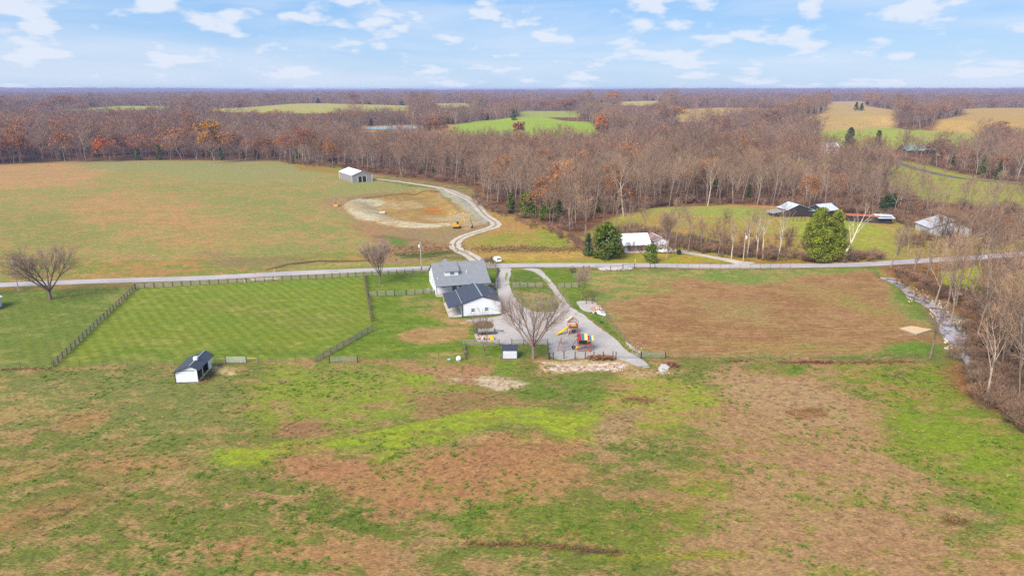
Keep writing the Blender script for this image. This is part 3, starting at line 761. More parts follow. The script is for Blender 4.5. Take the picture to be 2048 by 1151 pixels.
sheet('roadside_stone', gravel_mat('white_road_stone', (226, 218, 216), (208, 198, 196), (150, 136, 120), 0.35, 1.5), [(1196, 536), (1216, 533.5), (1238, 534), (1262, 534), (1264, 539), (1242, 540), (1225, 541), (1204, 540.5)], 0.06, 0.25, 0.8, 8)
sheet('roadside_stone', M_WSTONE, [(500, 557.5), (520, 555.5), (555, 554), (560, 557), (540, 559.5), (510, 561)], 0.07, 0.3, 0.9, 9)
sheet('gate_stone', M_WSTONE, [(1250, 683), (1262, 689), (1272, 697), (1290, 706), (1280, 706), (1262, 696)], 0.045, 0.25, 0.8, 11)

# water
wm = bpy.data.materials.new('stream_water'); wm.use_nodes = True
t = wm.node_tree; b = t.nodes['Principled BSDF']
t.links.new(MIX(t, MR(t, NOISE(t, N(t, 'ShaderNodeNewGeometry').outputs['Position'], 0.45, 6, 0.6), 0.42, 0.53), (0.12, 0.10, 0.08), A(196, 184, 188, k=.75)), b.inputs['Base Color']); b.inputs['Roughness'].default_value = 0.16; b.inputs['Specular IOR Level'].default_value = 0.9  # pale base tone: stony riffles, with the sky's reflection painted in
bpn = N(t, 'ShaderNodeBump'); bpn.inputs['Strength'].default_value = 0.35; bpn.inputs['Distance'].default_value = 0.12
t.links.new(NOISE(t, N(t, 'ShaderNodeNewGeometry').outputs['Position'], 1.6, 5, 0.6), bpn.inputs['Height']); t.links.new(bpn.outputs[0], b.inputs['Normal'])
mb = MB(); cw = [Vector((p[0], p[1], 0)) for p in CREEK]
fs = []; vs = []
for i, c in enumerate(cw):
    d = (cw[min(i + 1, len(cw) - 1)] - cw[max(i - 1, 0)]).normalized(); nrm = Vector((-d.y, d.x, 0)); hw = 7.0
    vs += [tuple(c + nrm * hw + Vector((0, 0, -1.62))), tuple(c - nrm * hw + Vector((0, 0, -1.62)))]
for i in range(len(cw) - 1):
    fs.append((2 * i, 2 * i + 1, 2 * i + 3, 2 * i + 2))
mb.add(vs, fs)
creek = tag(mb.build('creek', wm), kind='structure')
bm = bmesh.new(); bm.from_mesh(creek.data)
for f_ in bm.faces:
    if f_.normal.z < 0: f_.normal_flip()
bm.to_mesh(creek.data); bm.free()
pw = bpy.data.materials.new('pond_water'); pw.use_nodes = True
b = pw.node_tree.nodes['Principled BSDF']; b.inputs['Base Color'].default_value = (*S(150, 190, 190), 1); b.inputs['Roughness'].default_value = 0.25
pp = [W0(u, v, 12) for u, v in POND]
mb = MB(); mb.add([(x, y, max(Tz(x, y) for x, y in pp) + 0.2) for x, y in pp], [tuple(range(len(pp)))])
pond = tag(mb.build('pond', pw), kind='structure')
if pond.data.polygons[0].normal.z < 0: pond.data.flip_normals()
# ------------------------------------------------------------------ trees
class TreeMesh:
    def __init__(s):
        s.tv = []; s.tf = []; s.cv = []; s.cf = []
def _tube(V_, F_, pts, rads, n):
    o = len(V_)
    for i, p in enumerate(pts):
        d = pts[min(i + 1, len(pts) - 1)] - pts[max(i - 1, 0)]
        if d.length < 1e-6: d = Vector((0, 0, 1))
        d.normalize()
        up = Vector((0, 0, 1)) if abs(d.z) < 0.9 else Vector((1, 0, 0))
        a = d.cross(up).normalized(); c = d.cross(a)
        for k in range(n):
            th = 2 * pi * k / n
            V_.append(tuple(p + a * (cos(th) * rads[i]) + c * (sin(th) * rads[i])))
    for i in range(len(pts) - 1):
        for k in range(n):
            F_.append((o + i * n + k, o + i * n + (k + 1) % n, o + (i + 1) * n + (k + 1) % n, o + (i + 1) * n + k))
def grow(tm, rnd, p, d, ln, r, lvl, maxl, kids, spread, upf, twig_w, sides, curve=0.18):
    """one limb and what grows from it; the last level goes to the crown mesh as fine twigs"""
    if lvl >= maxl:
        a = p; b_ = p + d * ln
        side = d.cross(Vector((rnd.uniform(-1, 1), rnd.uniform(-1, 1), rnd.uniform(-1, 1)))).normalized()
        mid = (a + b_) / 2 + side * ln * rnd.uniform(-0.12, 0.12)
        w_ = twig_w
        o = len(tm.cv)
        q = d.cross(side)
        for pt, ww in ((a, w_), (mid, w_ * 0.8)):
            for th in (0, 2.1, 4.2):
                tm.cv.append(tuple(pt + side * (cos(th) * ww) + q * (sin(th) * ww)))
        tm.cv.append(tuple(b_))
        for k in range(3):
            k2 = (k + 1) % 3
            tm.cf.append((o + k, o + k2, o + 3 + k2, o + 3 + k))
            tm.cf.append((o + 3 + k, o + 3 + k2, o + 6))
        return
    seg = 4 if lvl == 0 else 3
    pts = [p]; rr = [r]
    dd = d.copy(); q = p.copy()
    for i in range(seg):
        dd = (dd + Vector((rnd.gauss(0, curve), rnd.gauss(0, curve), rnd.gauss(0, curve * 0.6) + upf * 0.12))).normalized()
        q = q + dd * (ln / seg); pts.append(q.copy()); rr.append(r * (1 - 0.72 * (i + 1) / seg))
    _tube(tm.tv, tm.tf, pts, rr, sides[min(lvl, len(sides) - 1)])
    n = kids[min(lvl, len(kids) - 1)]
    for k in range(n):
        s = 0.25 + 0.75 * (k + rnd.random()) / n if lvl else (k + rnd.random()) / n
        if lvl == 0: s = 0.38 + 0.62 * s
        s = min(s, 0.999)
        i = int(s * seg); f = s * seg - i
        base = pts[i].lerp(pts[i + 1], f); br = rr[i] * (1 - f) + rr[i + 1] * f
        ax = (pts[i + 1] - pts[i]).normalized()
        perp = ax.cross(Vector((0, 0, 1)) if abs(ax.z) < 0.9 else Vector((1, 0, 0))).normalized()
        perp = Matrix.Rotation(rnd.uniform(0, 2 * pi) if lvl else k * 2.4 + rnd.uniform(-.4, .4), 3, ax) @ perp
        ang = spread * rnd.uniform(0.7, 1.25) * (1.25 - 0.45 * s if lvl == 0 else 1)
        nd = (ax * cos(ang) + perp * sin(ang) + Vector((0, 0, upf * 0.25))).normalized()
        nl = ln * (rnd.uniform(0.5, 0.72) if lvl else rnd.uniform(0.42, 0.62)) * (1.15 - 0.5 * s)
        if lvl + 1 >= maxl: nl = max(nl, ln * 0.5)
        grow(tm, rnd, base, nd, nl, max(br * 0.62, 0.02), lvl + 1, maxl, kids, spread, upf, twig_w, sides, curve)
    if lvl:  # tip twigs
        for _ in range(2):
            nd = (dd + Vector((rnd.gauss(0, .3), rnd.gauss(0, .3), rnd.gauss(0, .3)))).normalized()
            grow(tm, rnd, pts[-1], nd, ln * 0.4, r * 0.3, maxl, maxl, kids, spread, upf, twig_w, sides)
def multi_stem(tm, rnd, h, r, stems, lean, **kw):
    """short trunk that forks low into several rising stems"""
    fork = h * kw.pop('fork', 0.12)
    _tube(tm.tv, tm.tf, [Vector((0, 0, -0.4)), Vector((0, 0, fork * 0.5)), Vector((0, 0, fork * 1.15))], [r * 1.3, r, r * 0.85], 7)
    for k in range(stems):
        a = 2 * pi * k / stems + rnd.uniform(-.3, .3); l_ = lean * (0.35 if k == 0 else rnd.uniform(.7, 1.2))
        d = Vector((cos(a) * l_, sin(a) * l_, 1)).normalized()
        grow(tm, rnd, Vector((0, 0, fork * rnd.uniform(0.75, 1.1))), d, (h - fork) * rnd.uniform(.72, .9), r * 0.62, 0, **kw)
def leaf_quads(rnd, centre, rad, n, size, V_, F_, squash=0.8, hollow=0.4):
    for _ in range(n):
        while True:
            q = Vector((rnd.uniform(-1, 1), rnd.uniform(-1, 1), rnd.uniform(-1, 1)))
            if hollow * rnd.random() < q.length < 1: break
        c = centre + Vector((q.x * rad[0], q.y * rad[1], q.z * rad[2]))
        a = Vector((rnd.gauss(0, 1), rnd.gauss(0, 1), rnd.gauss(0, .7))).normalized()
        b_ = a.cross(Vector((rnd.gauss(0, 1), rnd.gauss(0, 1), rnd.gauss(0, 1)))).normalized()
        s = size * rnd.uniform(.6, 1.3); o = len(V_)
        for x, y in ((-1, -.6), (1, -.45), (.9, .6), (-.8, .5)):
            V_.append(tuple(c + a * (x * s) + b_ * (y * s)))
        F_.append((o, o + 1, o + 2, o + 3))
def mesh_of(name, parts):
    """parts: (verts, faces, material)"""
    me = bpy.data.meshes.new(name); vs = []; fs = []; mi = []
    for k, (v, f, m_) in enumerate(parts):
        o = len(vs); vs += v; fs += [tuple(i + o for i in q) for q in f]; mi += [k] * len(f)
        me.materials.append(m_)
    me.from_pydata(vs, [], fs)
    me.polygons.foreach_set('material_index', mi)
    me.update()
    return me
def veg_mat(name, cols, rough=0.9, var=0.25, noise_scale=0.35, hue=0.0):
    """cols: albedos picked per tree by its random number, with clump variation inside the crown"""
    m = bpy.data.materials.new(name); m.use_nodes = True
    t = m.node_tree; b = t.nodes['Principled BSDF']
    b.inputs['Roughness'].default_value = rough; b.inputs['Specular IOR Level'].default_value = 0.15
    oi = N(t, 'ShaderNodeObjectInfo'); r = N(t, 'ShaderNodeValToRGB')
    r.color_ramp.interpolation = 'LINEAR'
    while len(r.color_ramp.elements) < len(cols): r.color_ramp.elements.new(0.5)
    for i, c in enumerate(cols):
        r.color_ramp.elements[i].position = i / max(1, len(cols) - 1); r.color_ramp.elements[i].color = (*c, 1)
    pos = N(t, 'ShaderNodeNewGeometry').outputs['Position']
    if len(cols) > 2:
        t.links.new(M(t, 'ADD', M(t, 'MULTIPLY', oi.outputs['Random'], 0.55), MR(t, NOISE(t, pos, 0.012, 4, 0.6), 0.3, 0.7, -0.05, 0.5), clamp=True), r.inputs[0])
    else:
        t.links.new(oi.outputs['Random'], r.inputs[0])
    h = N(t, 'ShaderNodeHueSaturation'); t.links.new(r.outputs[0], h.inputs['Color'])
    t.links.new(M(t, 'MULTIPLY', MR(t, NOISE(t, pos, noise_scale, 4, 0.6), 0.3, 0.7, 1 - var, 1 + var), M(t, 'ADD', 0.78, M(t, 'MULTIPLY', M(t, 'FRACT', M(t, 'MULTIPLY', oi.outputs['Random'], 7.31)), 0.46))), h.inputs['Value'])
    t.links.new(h.outputs[0], b.inputs['Base Color'])
    return m
def V3(*c): return S(*c)
K = 0.77
TWIG = veg_mat('twigs', [A(150, 126, 104, k=K), A(168, 140, 114, k=K), A(156, 126, 106, k=K), A(176, 142, 112, k=K), A(180, 150, 124, k=K)])
TWIG_FAR = veg_mat('far_twigs', [A(136, 116, 92, k=K), A(160, 132, 108, k=K), A(148, 118, 98, k=K), A(170, 132, 104, k=K), A(142, 116, 102, k=K), A(176, 122, 90, k=K)])
BARK = veg_mat('bark', [A(176, 158, 142, k=.8), A(150, 130, 116, k=.8), A(204, 188, 168, k=.85)], noise_scale=1.5)
BARK_DK = veg_mat('dark_bark', [A(124, 100, 86, k=.6), A(134, 110, 96, k=.6)], noise_scale=2)
BARK_WH = veg_mat('pale_bark', [A(226, 210, 186, k=.7), A(214, 200, 180, k=.7)], noise_scale=1.2)
RUST = veg_mat('rust_leaves', [A(194, 128, 78, k=.76), A(180, 126, 86, k=.76), A(200, 138, 80, k=.76), A(174, 108, 74, k=.76)])
GOLD = veg_mat('golden_leaves', [A(214, 150, 50, k=.66), A(224, 166, 60, k=.66)])
ORANGE = veg_mat('orange_leaves', [A(222, 122, 40, k=.66), A(214, 110, 46, k=.66)])
CEDAR = veg_mat('cedar_green', [A(104, 114, 50, k=.75), A(90, 106, 54, k=.75), A(118, 118, 52, k=.75)], var=.35, noise_scale=.6)
PINE_ = veg_mat('pine_green', [A(84, 104, 60, k=.7), A(72, 96, 56, k=.7)], var=.35, noise_scale=.5)
MAGN = veg_mat('broadleaf_green', [A(100, 116, 36, k=.9), A(100, 116, 36, k=.9)], var=.4, noise_scale=.5)
CEDAR_BRT = veg_mat('bright_cedar_green', [A(124, 132, 40, k=.9), A(124, 132, 40, k=.9)], var=.3, noise_scale=.6)

def bare(seed, h=19, r=.24, spread=.75, up=.55, kids=(9, 6, 5), maxl=3, twig=.045, sides=(5, 3, 3)):
    rnd = random.Random(seed); tm = TreeMesh()
    grow(tm, rnd, Vector((0, 0, -0.3)), Vector((rnd.gauss(0, .04), rnd.gauss(0, .04), 1)).normalized(), h, r, 0, maxl, kids, spread, up, twig, sides, 0.07)
    return tm
def leafy(tm, seed, n, size, frac=1.0):
    """leaves set round the twig tips of a grown tree"""
    rnd = random.Random(seed); V_ = []; F_ = []
    tips = tm.cv[6::7]
    for _ in range(n):
        c = Vector(tips[int(rnd.random() * len(tips))])
        leaf_quads(rnd, c, (.6, .6, .5), 1, size, V_, F_)
    return V_, F_
def cone_green(seed, h, w_, n, size, layers=9, round_=0.0):
    rnd = random.Random(seed); V_ = []; F_ = []
    for k in range(layers * 6):
        s = (k + rnd.random()) / (layers * 6)
        z = h * (0.07 + 0.9 * s)
        prof = (1 - s) ** 0.75 if not round_ else (1 - s) ** .7 * min(1, (s + .12) / .2) if round_ < .3 else math.sqrt(max(0.0, 1 - (abs(s - .38) / .62) ** 2.2))
        a = rnd.uniform(0, 2 * pi); rr = w_ * prof * rnd.uniform(0.35, 1.0)
        cr = w_ * (0.20 + .16 * prof) * rnd.uniform(.8, 1.3)
        leaf_quads(rnd, Vector((cos(a) * rr * .85, sin(a) * rr * .85, z)), (cr, cr, cr * .8), max(3, n // (layers * 6)), size, V_, F_, hollow=.7)
    return V_, F_
def trunk_stub(h, r, tv, tf):
    _tube(tv, tf, [Vector((0, 0, -.3)), Vector((0, 0, h * .4)), Vector((0, 0, h))], [r, r * .8, r * .2], 6)

KIT = {}     # kind -> list of (trunk mesh, crown mesh, height)
def kit(kind, trunk_parts, crown_parts, h):
    tmesh = mesh_of('trunk', trunk_parts); cmesh = mesh_of('crown', crown_parts)
    KIT.setdefault(kind, []).append((tmesh, cmesh, h))
for i in range(7):
    tm = bare(100 + i, h=[19, 21, 17, 20, 23, 18, 20][i], spread=[.7, .6, .85, .75, .55, .9, .7][i], up=[.5, .7, .4, .5, .8, .35, .5][i])
    kit('bare', [(tm.tv, tm.tf, BARK)], [(tm.cv, tm.cf, TWIG)], 20)
for i in range(2):
    tm = bare(140 + i, h=17, spread=.8, up=.45)
    lv, lf = leafy(tm, i, 2600, .28)
    kit('rust', [(tm.tv, tm.tf, BARK)], [(tm.cv, tm.cf, TWIG), (lv, lf, RUST)], 18)
for i in range(3):
    tv, tf = [], []; trunk_stub(9, .22, tv, tf)
    lv, lf = cone_green(160 + i, 11, [2.3, 2.8, 2.0][i], 1100, .30)
    kit('cedar', [(tv, tf, BARK_DK)], [(lv, lf, CEDAR)], 11)
tm = bare(170, h=20, spread=.6, up=.7, r=.3); kit('sycamore', [(tm.tv, tm.tf, BARK_WH)], [(tm.cv, tm.cf, TWIG)], 22)
tv, tf = [], []; trunk_stub(17, .35, tv, tf); lv, lf = cone_green(171, 21, 5.0, 1600, .5)
kit('pine', [(tv, tf, BARK_DK)], [(lv, lf, PINE_)], 21)

for i in range(2):
    rnd = random.Random(180 + i); tm = TreeMesh()
    for k in range(9):
        a = rnd.uniform(0, 6.28); d_ = Vector((cos(a) * .6, sin(a) * .6, 1)).normalized()
        grow(tm, rnd, Vector((cos(a) * .5, sin(a) * .5, -.1)), d_, rnd.uniform(2.2, 3.6), .05, 1, 3, (6, 6, 4), .6, .5, .03, (3, 3, 3))
    kit('shrub', [(tm.tv, tm.tf, BARK_DK)], [(tm.cv, tm.cf, TWIG_FAR)], 3.5)

def plant(kind, i, x, y, s, rz, label, cat='tree', group=None, name=None, sz=None):
    tmesh, cmesh, h = KIT[kind][i % len(KIT[kind])]
    nm = name or {'bare': 'bare_tree', 'rust': 'oak_tree', 'cedar': 'cedar_tree', 'sycamore': 'sycamore_tree', 'pine': 'pine_tree'}.get(kind, 'tree')
    o = thing(nm, label, cat, (x, y, Tz(x, y)), rz, group)
    o.scale = (s, s, sz or s)
    for n_, m_ in (('trunk', tmesh), ('crown', cmesh)):
        c = bpy.data.objects.new(n_, m_); COL.objects.link(c); c.parent = o
    return o

# where the woods stand
BASEW = P(BASE)
HAZ = [BASEW] + OPEN
rng = np.random.default_rng(7)
MND = [m_[0] for m_ in MOUNDS]
def woods(d0, d1, sp):
    n = int((d1) / sp) * 2
    ys = np.arange(d0 * 0.75, d1, sp); res = []
    for y in ys:
        hw = min(d1, y * 0.86 + 60)
        xs = np.arange(-hw, hw, sp)
        px_ = xs + rng.uniform(-.45, .45, len(xs)) * sp; py_ = y + rng.uniform(-.45, .45, len(xs)) * sp
        d = np.hypot(px_, py_)
        k = (d >= d0) & (d < d1)
        res.append(np.stack([px_[k], py_[k]], 1))
    p = np.concatenate(res)
    ok = np.ones(len(p), bool)
    for pl in HAZ:
        a = np.array(pl); m = (p[:, 0] > a[:, 0].min() - 45) & (p[:, 0] < a[:, 0].max() + 45) & (p[:, 1] > a[:, 1].min() - 45) & (p[:, 1] < a[:, 1].max() + 9)
        idx = np.nonzero(m)[0]
        if len(idx):
            sd = poly_sd(pl, p[idx, 0], p[idx, 1]); ok[idx] &= sd < -2.0
            if pl is not BASEW and a[:, 1].min() > 560:
                dd = np.hypot(p[idx, 0], p[idx, 1]); s_ = 1 + 38 / dd
                ok[idx] &= poly_sd(pl, p[idx, 0] * s_, p[idx, 1] * s_) < 0
    return p[ok]
near = woods(230, 620, 7.8)
mid = woods(620, 1150, 10.0)
far1 = woods(1150, 2300, 14)
far2 = woods(2300, 4600, 30)
far3 = woods(4600, 9500, 80)
# a road corridor and clearings round far buildings stay open
def keep_clear(p, pts, r):
    return p[seg_dist(pts, p[:, 0], p[:, 1]) > r]
UPROAD = [tuple(W(*q)[:2]) for q in ((1750, 308), (1800, 327), (1850, 342), (1920, 356), (2048, 369), (2200, 384))]
near = keep_clear(near, UPROAD, 7); mid = keep_clear(mid, UPROAD, 7)
for (u_, v_), r_ in (((1665, 306), 16), ((1845, 316), 30), ((1890, 316), 22), ((1665, 312), 14), ((1895, 475), 14), ((1565, 300), 14), ((230, 215), 30), ((1955, 228), 40), ((2000, 224), 40), ((75, 217), 25), ((1770, 313), 14), ((1665, 322), 20), ((1700, 322), 16), ((1840, 328), 24), ((1890, 328), 20), ((1640, 320), 14)):
    c_ = tuple(W(u_, v_)[:2])
    near = keep_clear(near, [c_, (c_[0] + .1, c_[1])], r_); mid = keep_clear(mid, [c_, (c_[0] + .1, c_[1])], r_); far1 = keep_clear(far1, [c_, (c_[0] + .1, c_[1])], r_)
near = near[np.argsort(np.hypot(near[:, 0], near[:, 1]) + 0.0)]
def in_view(x, y):
    dz = y * cos(PITCH) + CAM_H * sin(PITCH)
    return abs(x / dz * F) < 1080
_u = 1024 + near[:, 0] / (near[:, 1] * cos(PITCH) + CAM_H * sin(PITCH)) * F
near = near[~((_u > 1770) & (np.hypot(near[:, 0], near[:, 1]) < 420) & (rng.random(len(near)) < .5))]
rnd = random.Random(11)
single = []; rest = []
for x, y in near:
    (single if len(single) < 270 and in_view(x, y) else rest).append((x, y))
MARKS = [(25, 'above the grey utility pole at the left'), (75, 'above the broad bare roadside tree'), (140, 'between the two rust oaks and the orange-red tree'), (200, 'beside the orange-red tree'), (260, 'right of the orange-red tree'), (320, 'midway between the orange-red and golden trees'), (385, 'just left of the golden tree'), (440, 'beside the golden tree'), (500, 'right of the golden tree'), (560, 'above the right half of the hay field'), (620, 'left of the grey barn'), (680, 'behind the grey barn roof'), (735, 'behind the grey barn doorways'),
  (785, 'right of the grey barn'), (830, 'above the clay pit'), (880, 'above the right end of the clay pit'), (930, 'above the bend of the farm lane'), (975, 'above the white car on the verge'), (1010, 'left of the evergreen clump by the lane'), (1055, 'behind the bright evergreen clump'), (1095, 'right of the bright evergreen clump'), (1135, 'above the green patch by the lane'), (1175, 'up from the dark evergreen by the magnolia'), (1210, 'above the broad magnolia'), (1245, 'beside the big pale sycamore'), (1285, 'above the brick house roof'), (1320, 'above the detached garage'),
  (1358, 'above the round lawn bush'), (1400, 'left of the pale sycamore over the hill pasture'), (1440, 'right of the pale sycamore over the hill pasture'), (1485, 'above the tan utility pole'), (1530, 'above the left end of the first black barn'), (1580, 'behind the first black barn'), (1625, 'behind the second black barn'), (1675, 'right of the second black barn'), (1730, 'behind the long cattle shed'), (1790, 'beside the dark cedar past the shed'), (1840, 'left of the white barn'), (1895, 'behind the white barn'), (1950, 'right of the white barn'), (2010, 'at the right photo edge above the road'), (2080, 'beyond the right photo edge')]
ORD = ['frontmost', 'second from the front', 'third from the front', 'fourth from the front', 'fifth from the front', 'sixth from the front', 'seventh from the front', 'eighth from the front', 'ninth from the front', 'tenth from the front', 'eleventh from the front', 'twelfth from the front', 'thirteenth from the front', 'fourteenth from the front', 'fifteenth from the front', 'sixteenth from the front', 'seventeenth from the front', 'eighteenth from the front', 'nineteenth from the front', 'farthest back']
cnt = {}
for x, y in sorted(single, key=lambda q: hypot(*q)):
    dz = y * cos(PITCH) + CAM_H * sin(PITCH); u = 1024 + x / dz * F
    mk = min(MARKS, key=lambda m_: abs(m_[0] - u))[1]
    q = rnd.random(); kind = 'bare'
    if u < 560: kind = 'rust' if q < .36 else 'cedar' if q < .58 else 'bare'
    else: kind = 'rust' if q < .03 else 'cedar' if q < .08 else 'bare'
    n_ = cnt.get((mk, kind), 0); cnt[(mk, kind)] = n_ + 1
    s = rnd.uniform(.72, 1.02) * (1.16 if u < 620 else 0.92)
    if kind == 'cedar' and u < 620: s *= 1.35
    if u > 1560: s *= .78
    lab = {'bare': 'leafless tree ', 'rust': 'rust-leaved oak ', 'cedar': 'dark cedar '}[kind] + mk + ', ' + ORD[min(n_, len(ORD) - 1)]
    plant(kind, rnd.randrange(7), x, y, s, rnd.uniform(0, 6.28), lab, group={'bare': 'bare trees along the front of the woods', 'rust': 'rust-leaved oaks along the front of the woods', 'cedar': 'cedars along the front of the woods'}[kind], sz=s * rnd.uniform(.9, 1.1))

# far woods: one object nobody could count, its trees set on points
lib = bpy.data.collections.new('tree_kit')
order = []
def libadd(kind, i):
    tmesh, cmesh, h = KIT[kind][i]
    me_ = cmesh.copy(); bm = bmesh.new(); bm.from_mesh(cmesh)
    nm_c = len(cmesh.materials)
    n0 = len(bm.faces); bm.from_mesh(tmesh); bm.faces.ensure_lookup_table()
    for f_ in bm.faces[n0:]: f_.material_index = nm_c
    bm.to_mesh(me_); bm.free()
    me_.materials.append(tmesh.materials[0])
    for k in range(len(me_.materials)):
        if me_.materials[k] == TWIG: me_.materials[k] = TWIG_FAR
    o = bpy.data.objects.new('kit_tree_%02d' % len(order), me_); lib.objects.link(o); order.append(kind)
for i in range(7): libadd('bare', i)
for i in range(2): libadd('rust', i)
for i in range(3): libadd('cedar', i)
for i in range(2): libadd('shrub', i)
pts = []
def scatter(p, sxy, sz, rust=.04, ced=.05, jit=.34):
    for x, y in p:
        q = rnd.random()
        i = rnd.randrange(7, 9) if q < rust else rnd.randrange(9, 12) if q < rust + ced else rnd.randrange(7)
        s = rnd.uniform(1 - jit, 1 + jit)
        pts.append((x, y, s * sxy * (1.5 if i > 8 and sxy > 1.4 else 1), s * sz * (1.2 if i > 8 else 1), rnd.uniform(0, 6.28), i))
scatter([p for p in rest if not (p[0] < -.29 * p[1])], .86, .76)
scatter([p for p in rest if p[0] < -.29 * p[1] and p[0] >= -.52 * p[1]], .95, .92, .16, .16)
scatter([p for p in rest if p[0] < -.52 * p[1]], 1.05, 1.02, .36, .26)
scatter([p for p in mid if p[0] >= -.45 * p[1]], 1.3, .78, .05, .06)
scatter([p for p in mid if p[0] < -.45 * p[1]], 1.3, .85, .26, .08)
scatter(far1, 1.6, .80, .05, .06)
scatter(far2, 3.3, .95, .05, .05)
scatter(far3, 8.5, 1.1, .06, .03)
for x, y in near:
    for _ in range(2):
        s = rnd.uniform(.5, 1.15); pts.append((x + rnd.uniform(-4, 4), y + rnd.uniform(-4, 4), s * 1.2, s, rnd.uniform(0, 6.28), 12 + rnd.randrange(2)))
PA = np.array(pts); pz = T(PA[:, 0], PA[:, 1])
me = bpy.data.meshes.new('woodland')
me.vertices.add(len(PA)); me.vertices.foreach_set('co', np.stack([PA[:, 0], PA[:, 1], pz - 0.2], 1).ravel())
for nm, col in (('tree_scale', np.stack([PA[:, 2], PA[:, 2], PA[:, 3]], 1)), ('tree_turn', np.stack([PA[:, 4] * 0, PA[:, 4] * 0, PA[:, 4]], 1))):
    a_ = me.attributes.new(nm, 'FLOAT_VECTOR', 'POINT'); a_.data.foreach_set('vector', col.ravel())
a_ = me.attributes.new('tree_kind', 'INT', 'POINT'); a_.data.foreach_set('value', PA[:, 5].astype(np.int32))
wood = bpy.data.objects.new('woodland', me); COL.objects.link(wood)
def scatter_nodes(name, coll, pre):
    ng = bpy.data.node_groups.new(name, 'GeometryNodeTree')
    ng.interface.new_socket('Geometry', in_out='INPUT', socket_type='NodeSocketGeometry')
    ng.interface.new_socket('Geometry', in_out='OUTPUT', socket_type='NodeSocketGeometry')
    gi = ng.nodes.new('NodeGroupInput'); go = ng.nodes.new('NodeGroupOutput')
    ci = ng.nodes.new('GeometryNodeCollectionInfo'); ci.inputs['Collection'].default_value = coll
    ci.inputs['Separate Children'].default_value = True; ci.inputs['Reset Children'].default_value = True
    ip = ng.nodes.new('GeometryNodeInstanceOnPoints'); ip.inputs['Pick Instance'].default_value = True
    def na(nm, ty):
        n = ng.nodes.new('GeometryNodeInputNamedAttribute'); n.data_type = ty; n.inputs['Name'].default_value = nm
        return n.outputs['Attribute']
    L = ng.links
    L.new(gi.outputs[0], ip.inputs['Points']); L.new(ci.outputs[0], ip.inputs['Instance'])
    L.new(na(pre + '_kind', 'INT'), ip.inputs['Instance Index'])
    L.new(na(pre + '_turn', 'FLOAT_VECTOR'), ip.inputs['Rotation'])
    L.new(na(pre + '_scale', 'FLOAT_VECTOR'), ip.inputs['Scale'])
    L.new(ip.outputs[0], go.inputs[0])
    return ng
md = wood.modifiers.new('trees', 'NODES'); md.node_group = scatter_nodes('woodland_trees', lib, 'tree')
tag(wood, 'distant leafless autumn woodland rolling back to the horizon', 'woodland', kind='stuff')
print('individual trees', len(single), 'wood instances', len(PA), 'faces', [len(c.polygons) + len(t_.polygons) for t_, c, _ in sum(KIT.values(), [])])

# ------------------------------------------------------------------ materials of built things
def metal_roof(name, col, rib=0.45, rough=0.5, axis=0, spec=.4, noise=.08):
    """ribbed sheet metal: ribs are bump and a slight tone, run up the slope"""
    m = bpy.data.materials.new(name); m.use_nodes = True
    t = m.node_tree; b = t.nodes['Principled BSDF']
    b.inputs['Roughness'].default_value = rough; b.inputs['Specular IOR Level'].default_value = spec
    tc_ = N(t, 'ShaderNodeTexCoord'); s_ = N(t, 'ShaderNodeSeparateXYZ'); t.links.new(tc_.outputs['Object'], s_.inputs[0])
    v = M(t, 'ABSOLUTE', M(t, 'SINE', M(t, 'MULTIPLY', s_.outputs[axis], pi / rib)))
    r = MR(t, v, 0.0, 0.22, 1.0, 0.0)
    n = NOISE(t, tc_.outputs['Object'], 0.8, 5, 0.6)
    c = MIX(t, MR(t, n, .3, .7), tuple(x * (1 - noise) for x in col), tuple(x * (1 + noise) for x in col))
    t.links.new(MIX(t, M(t, 'MULTIPLY', r, .35), c, tuple(x * .6 for x in col)), b.inputs['Base Color'])
    bp_ = N(t, 'ShaderNodeBump'); bp_.inputs['Strength'].default_value = .5; bp_.inputs['Distance'].default_value = .04
    t.links.new(r, bp_.inputs['Height']); t.links.new(bp_.outputs[0], b.inputs['Normal'])
    return m
M_WHITE = metal_roof('white_siding', (.71, .735, .80), .25, .6, 0, noise=.03)
M_WHITE_Y = metal_roof('white_siding_side', (.70, .725, .79), .25, .6, 1, noise=.03)
M_GREYROOF = metal_roof('grey_metal_roof', S(128, 129, 133), .4, .45, 0)
M_DARKROOF = metal_roof('charcoal_metal_roof', S(60, 63, 74), .3, .45, 1)
M_DARKROOFX = metal_roof('charcoal_roof', S(56, 60, 74), .3, .45, 0)
M_TRIM = mat('dark_trim', S(52, 56, 66), .5, noise=.05)
M_GLASS = mat('dark_glass', (.03, .045, .05), .12, noise=.1, spec=.8)
M_FRAMEW = mat('white_frame', (.75, .75, .74), .6, noise=.03)
M_CONC = mat('concrete', (.52, .49, .45), .9, noise=.1, scale=1)
M_WOODL = mat('pale_lumber', S(214, 184, 148), .8, noise=.15)
M_WOODG = mat('weathered_boards', S(150, 144, 128), .9, noise=.28, scale=6, streak=(1, 1, 6))
M_WOODD = mat('dark_posts', S(98, 84, 74), .9, noise=.25)
M_STEEL = mat('galvanised_steel', S(170, 178, 176), .45, .5, noise=.1)
M_GREYBARN = metal_roof('grey_steel_siding', S(150, 146, 148), .5, .55, 0)
M_GREYBARN_Y = metal_roof('grey_steel_side', S(150, 146, 152), .5, .55, 1)
M_WROOF = metal_roof('white_metal_roof', (.80, .81, .84), .6, .5, 1, noise=.04)
M_WROOFX = metal_roof('white_roof', (.80, .81, .84), .6, .5, 0, noise=.04)
M_BLACK = mat('black_boards', S(58, 52, 54), .9, noise=.45, scale=2, streak=(3, 3, .6))
M_BRICK = mat('pinkish_brick', S(156, 122, 106), .9, noise=.25, scale=5)
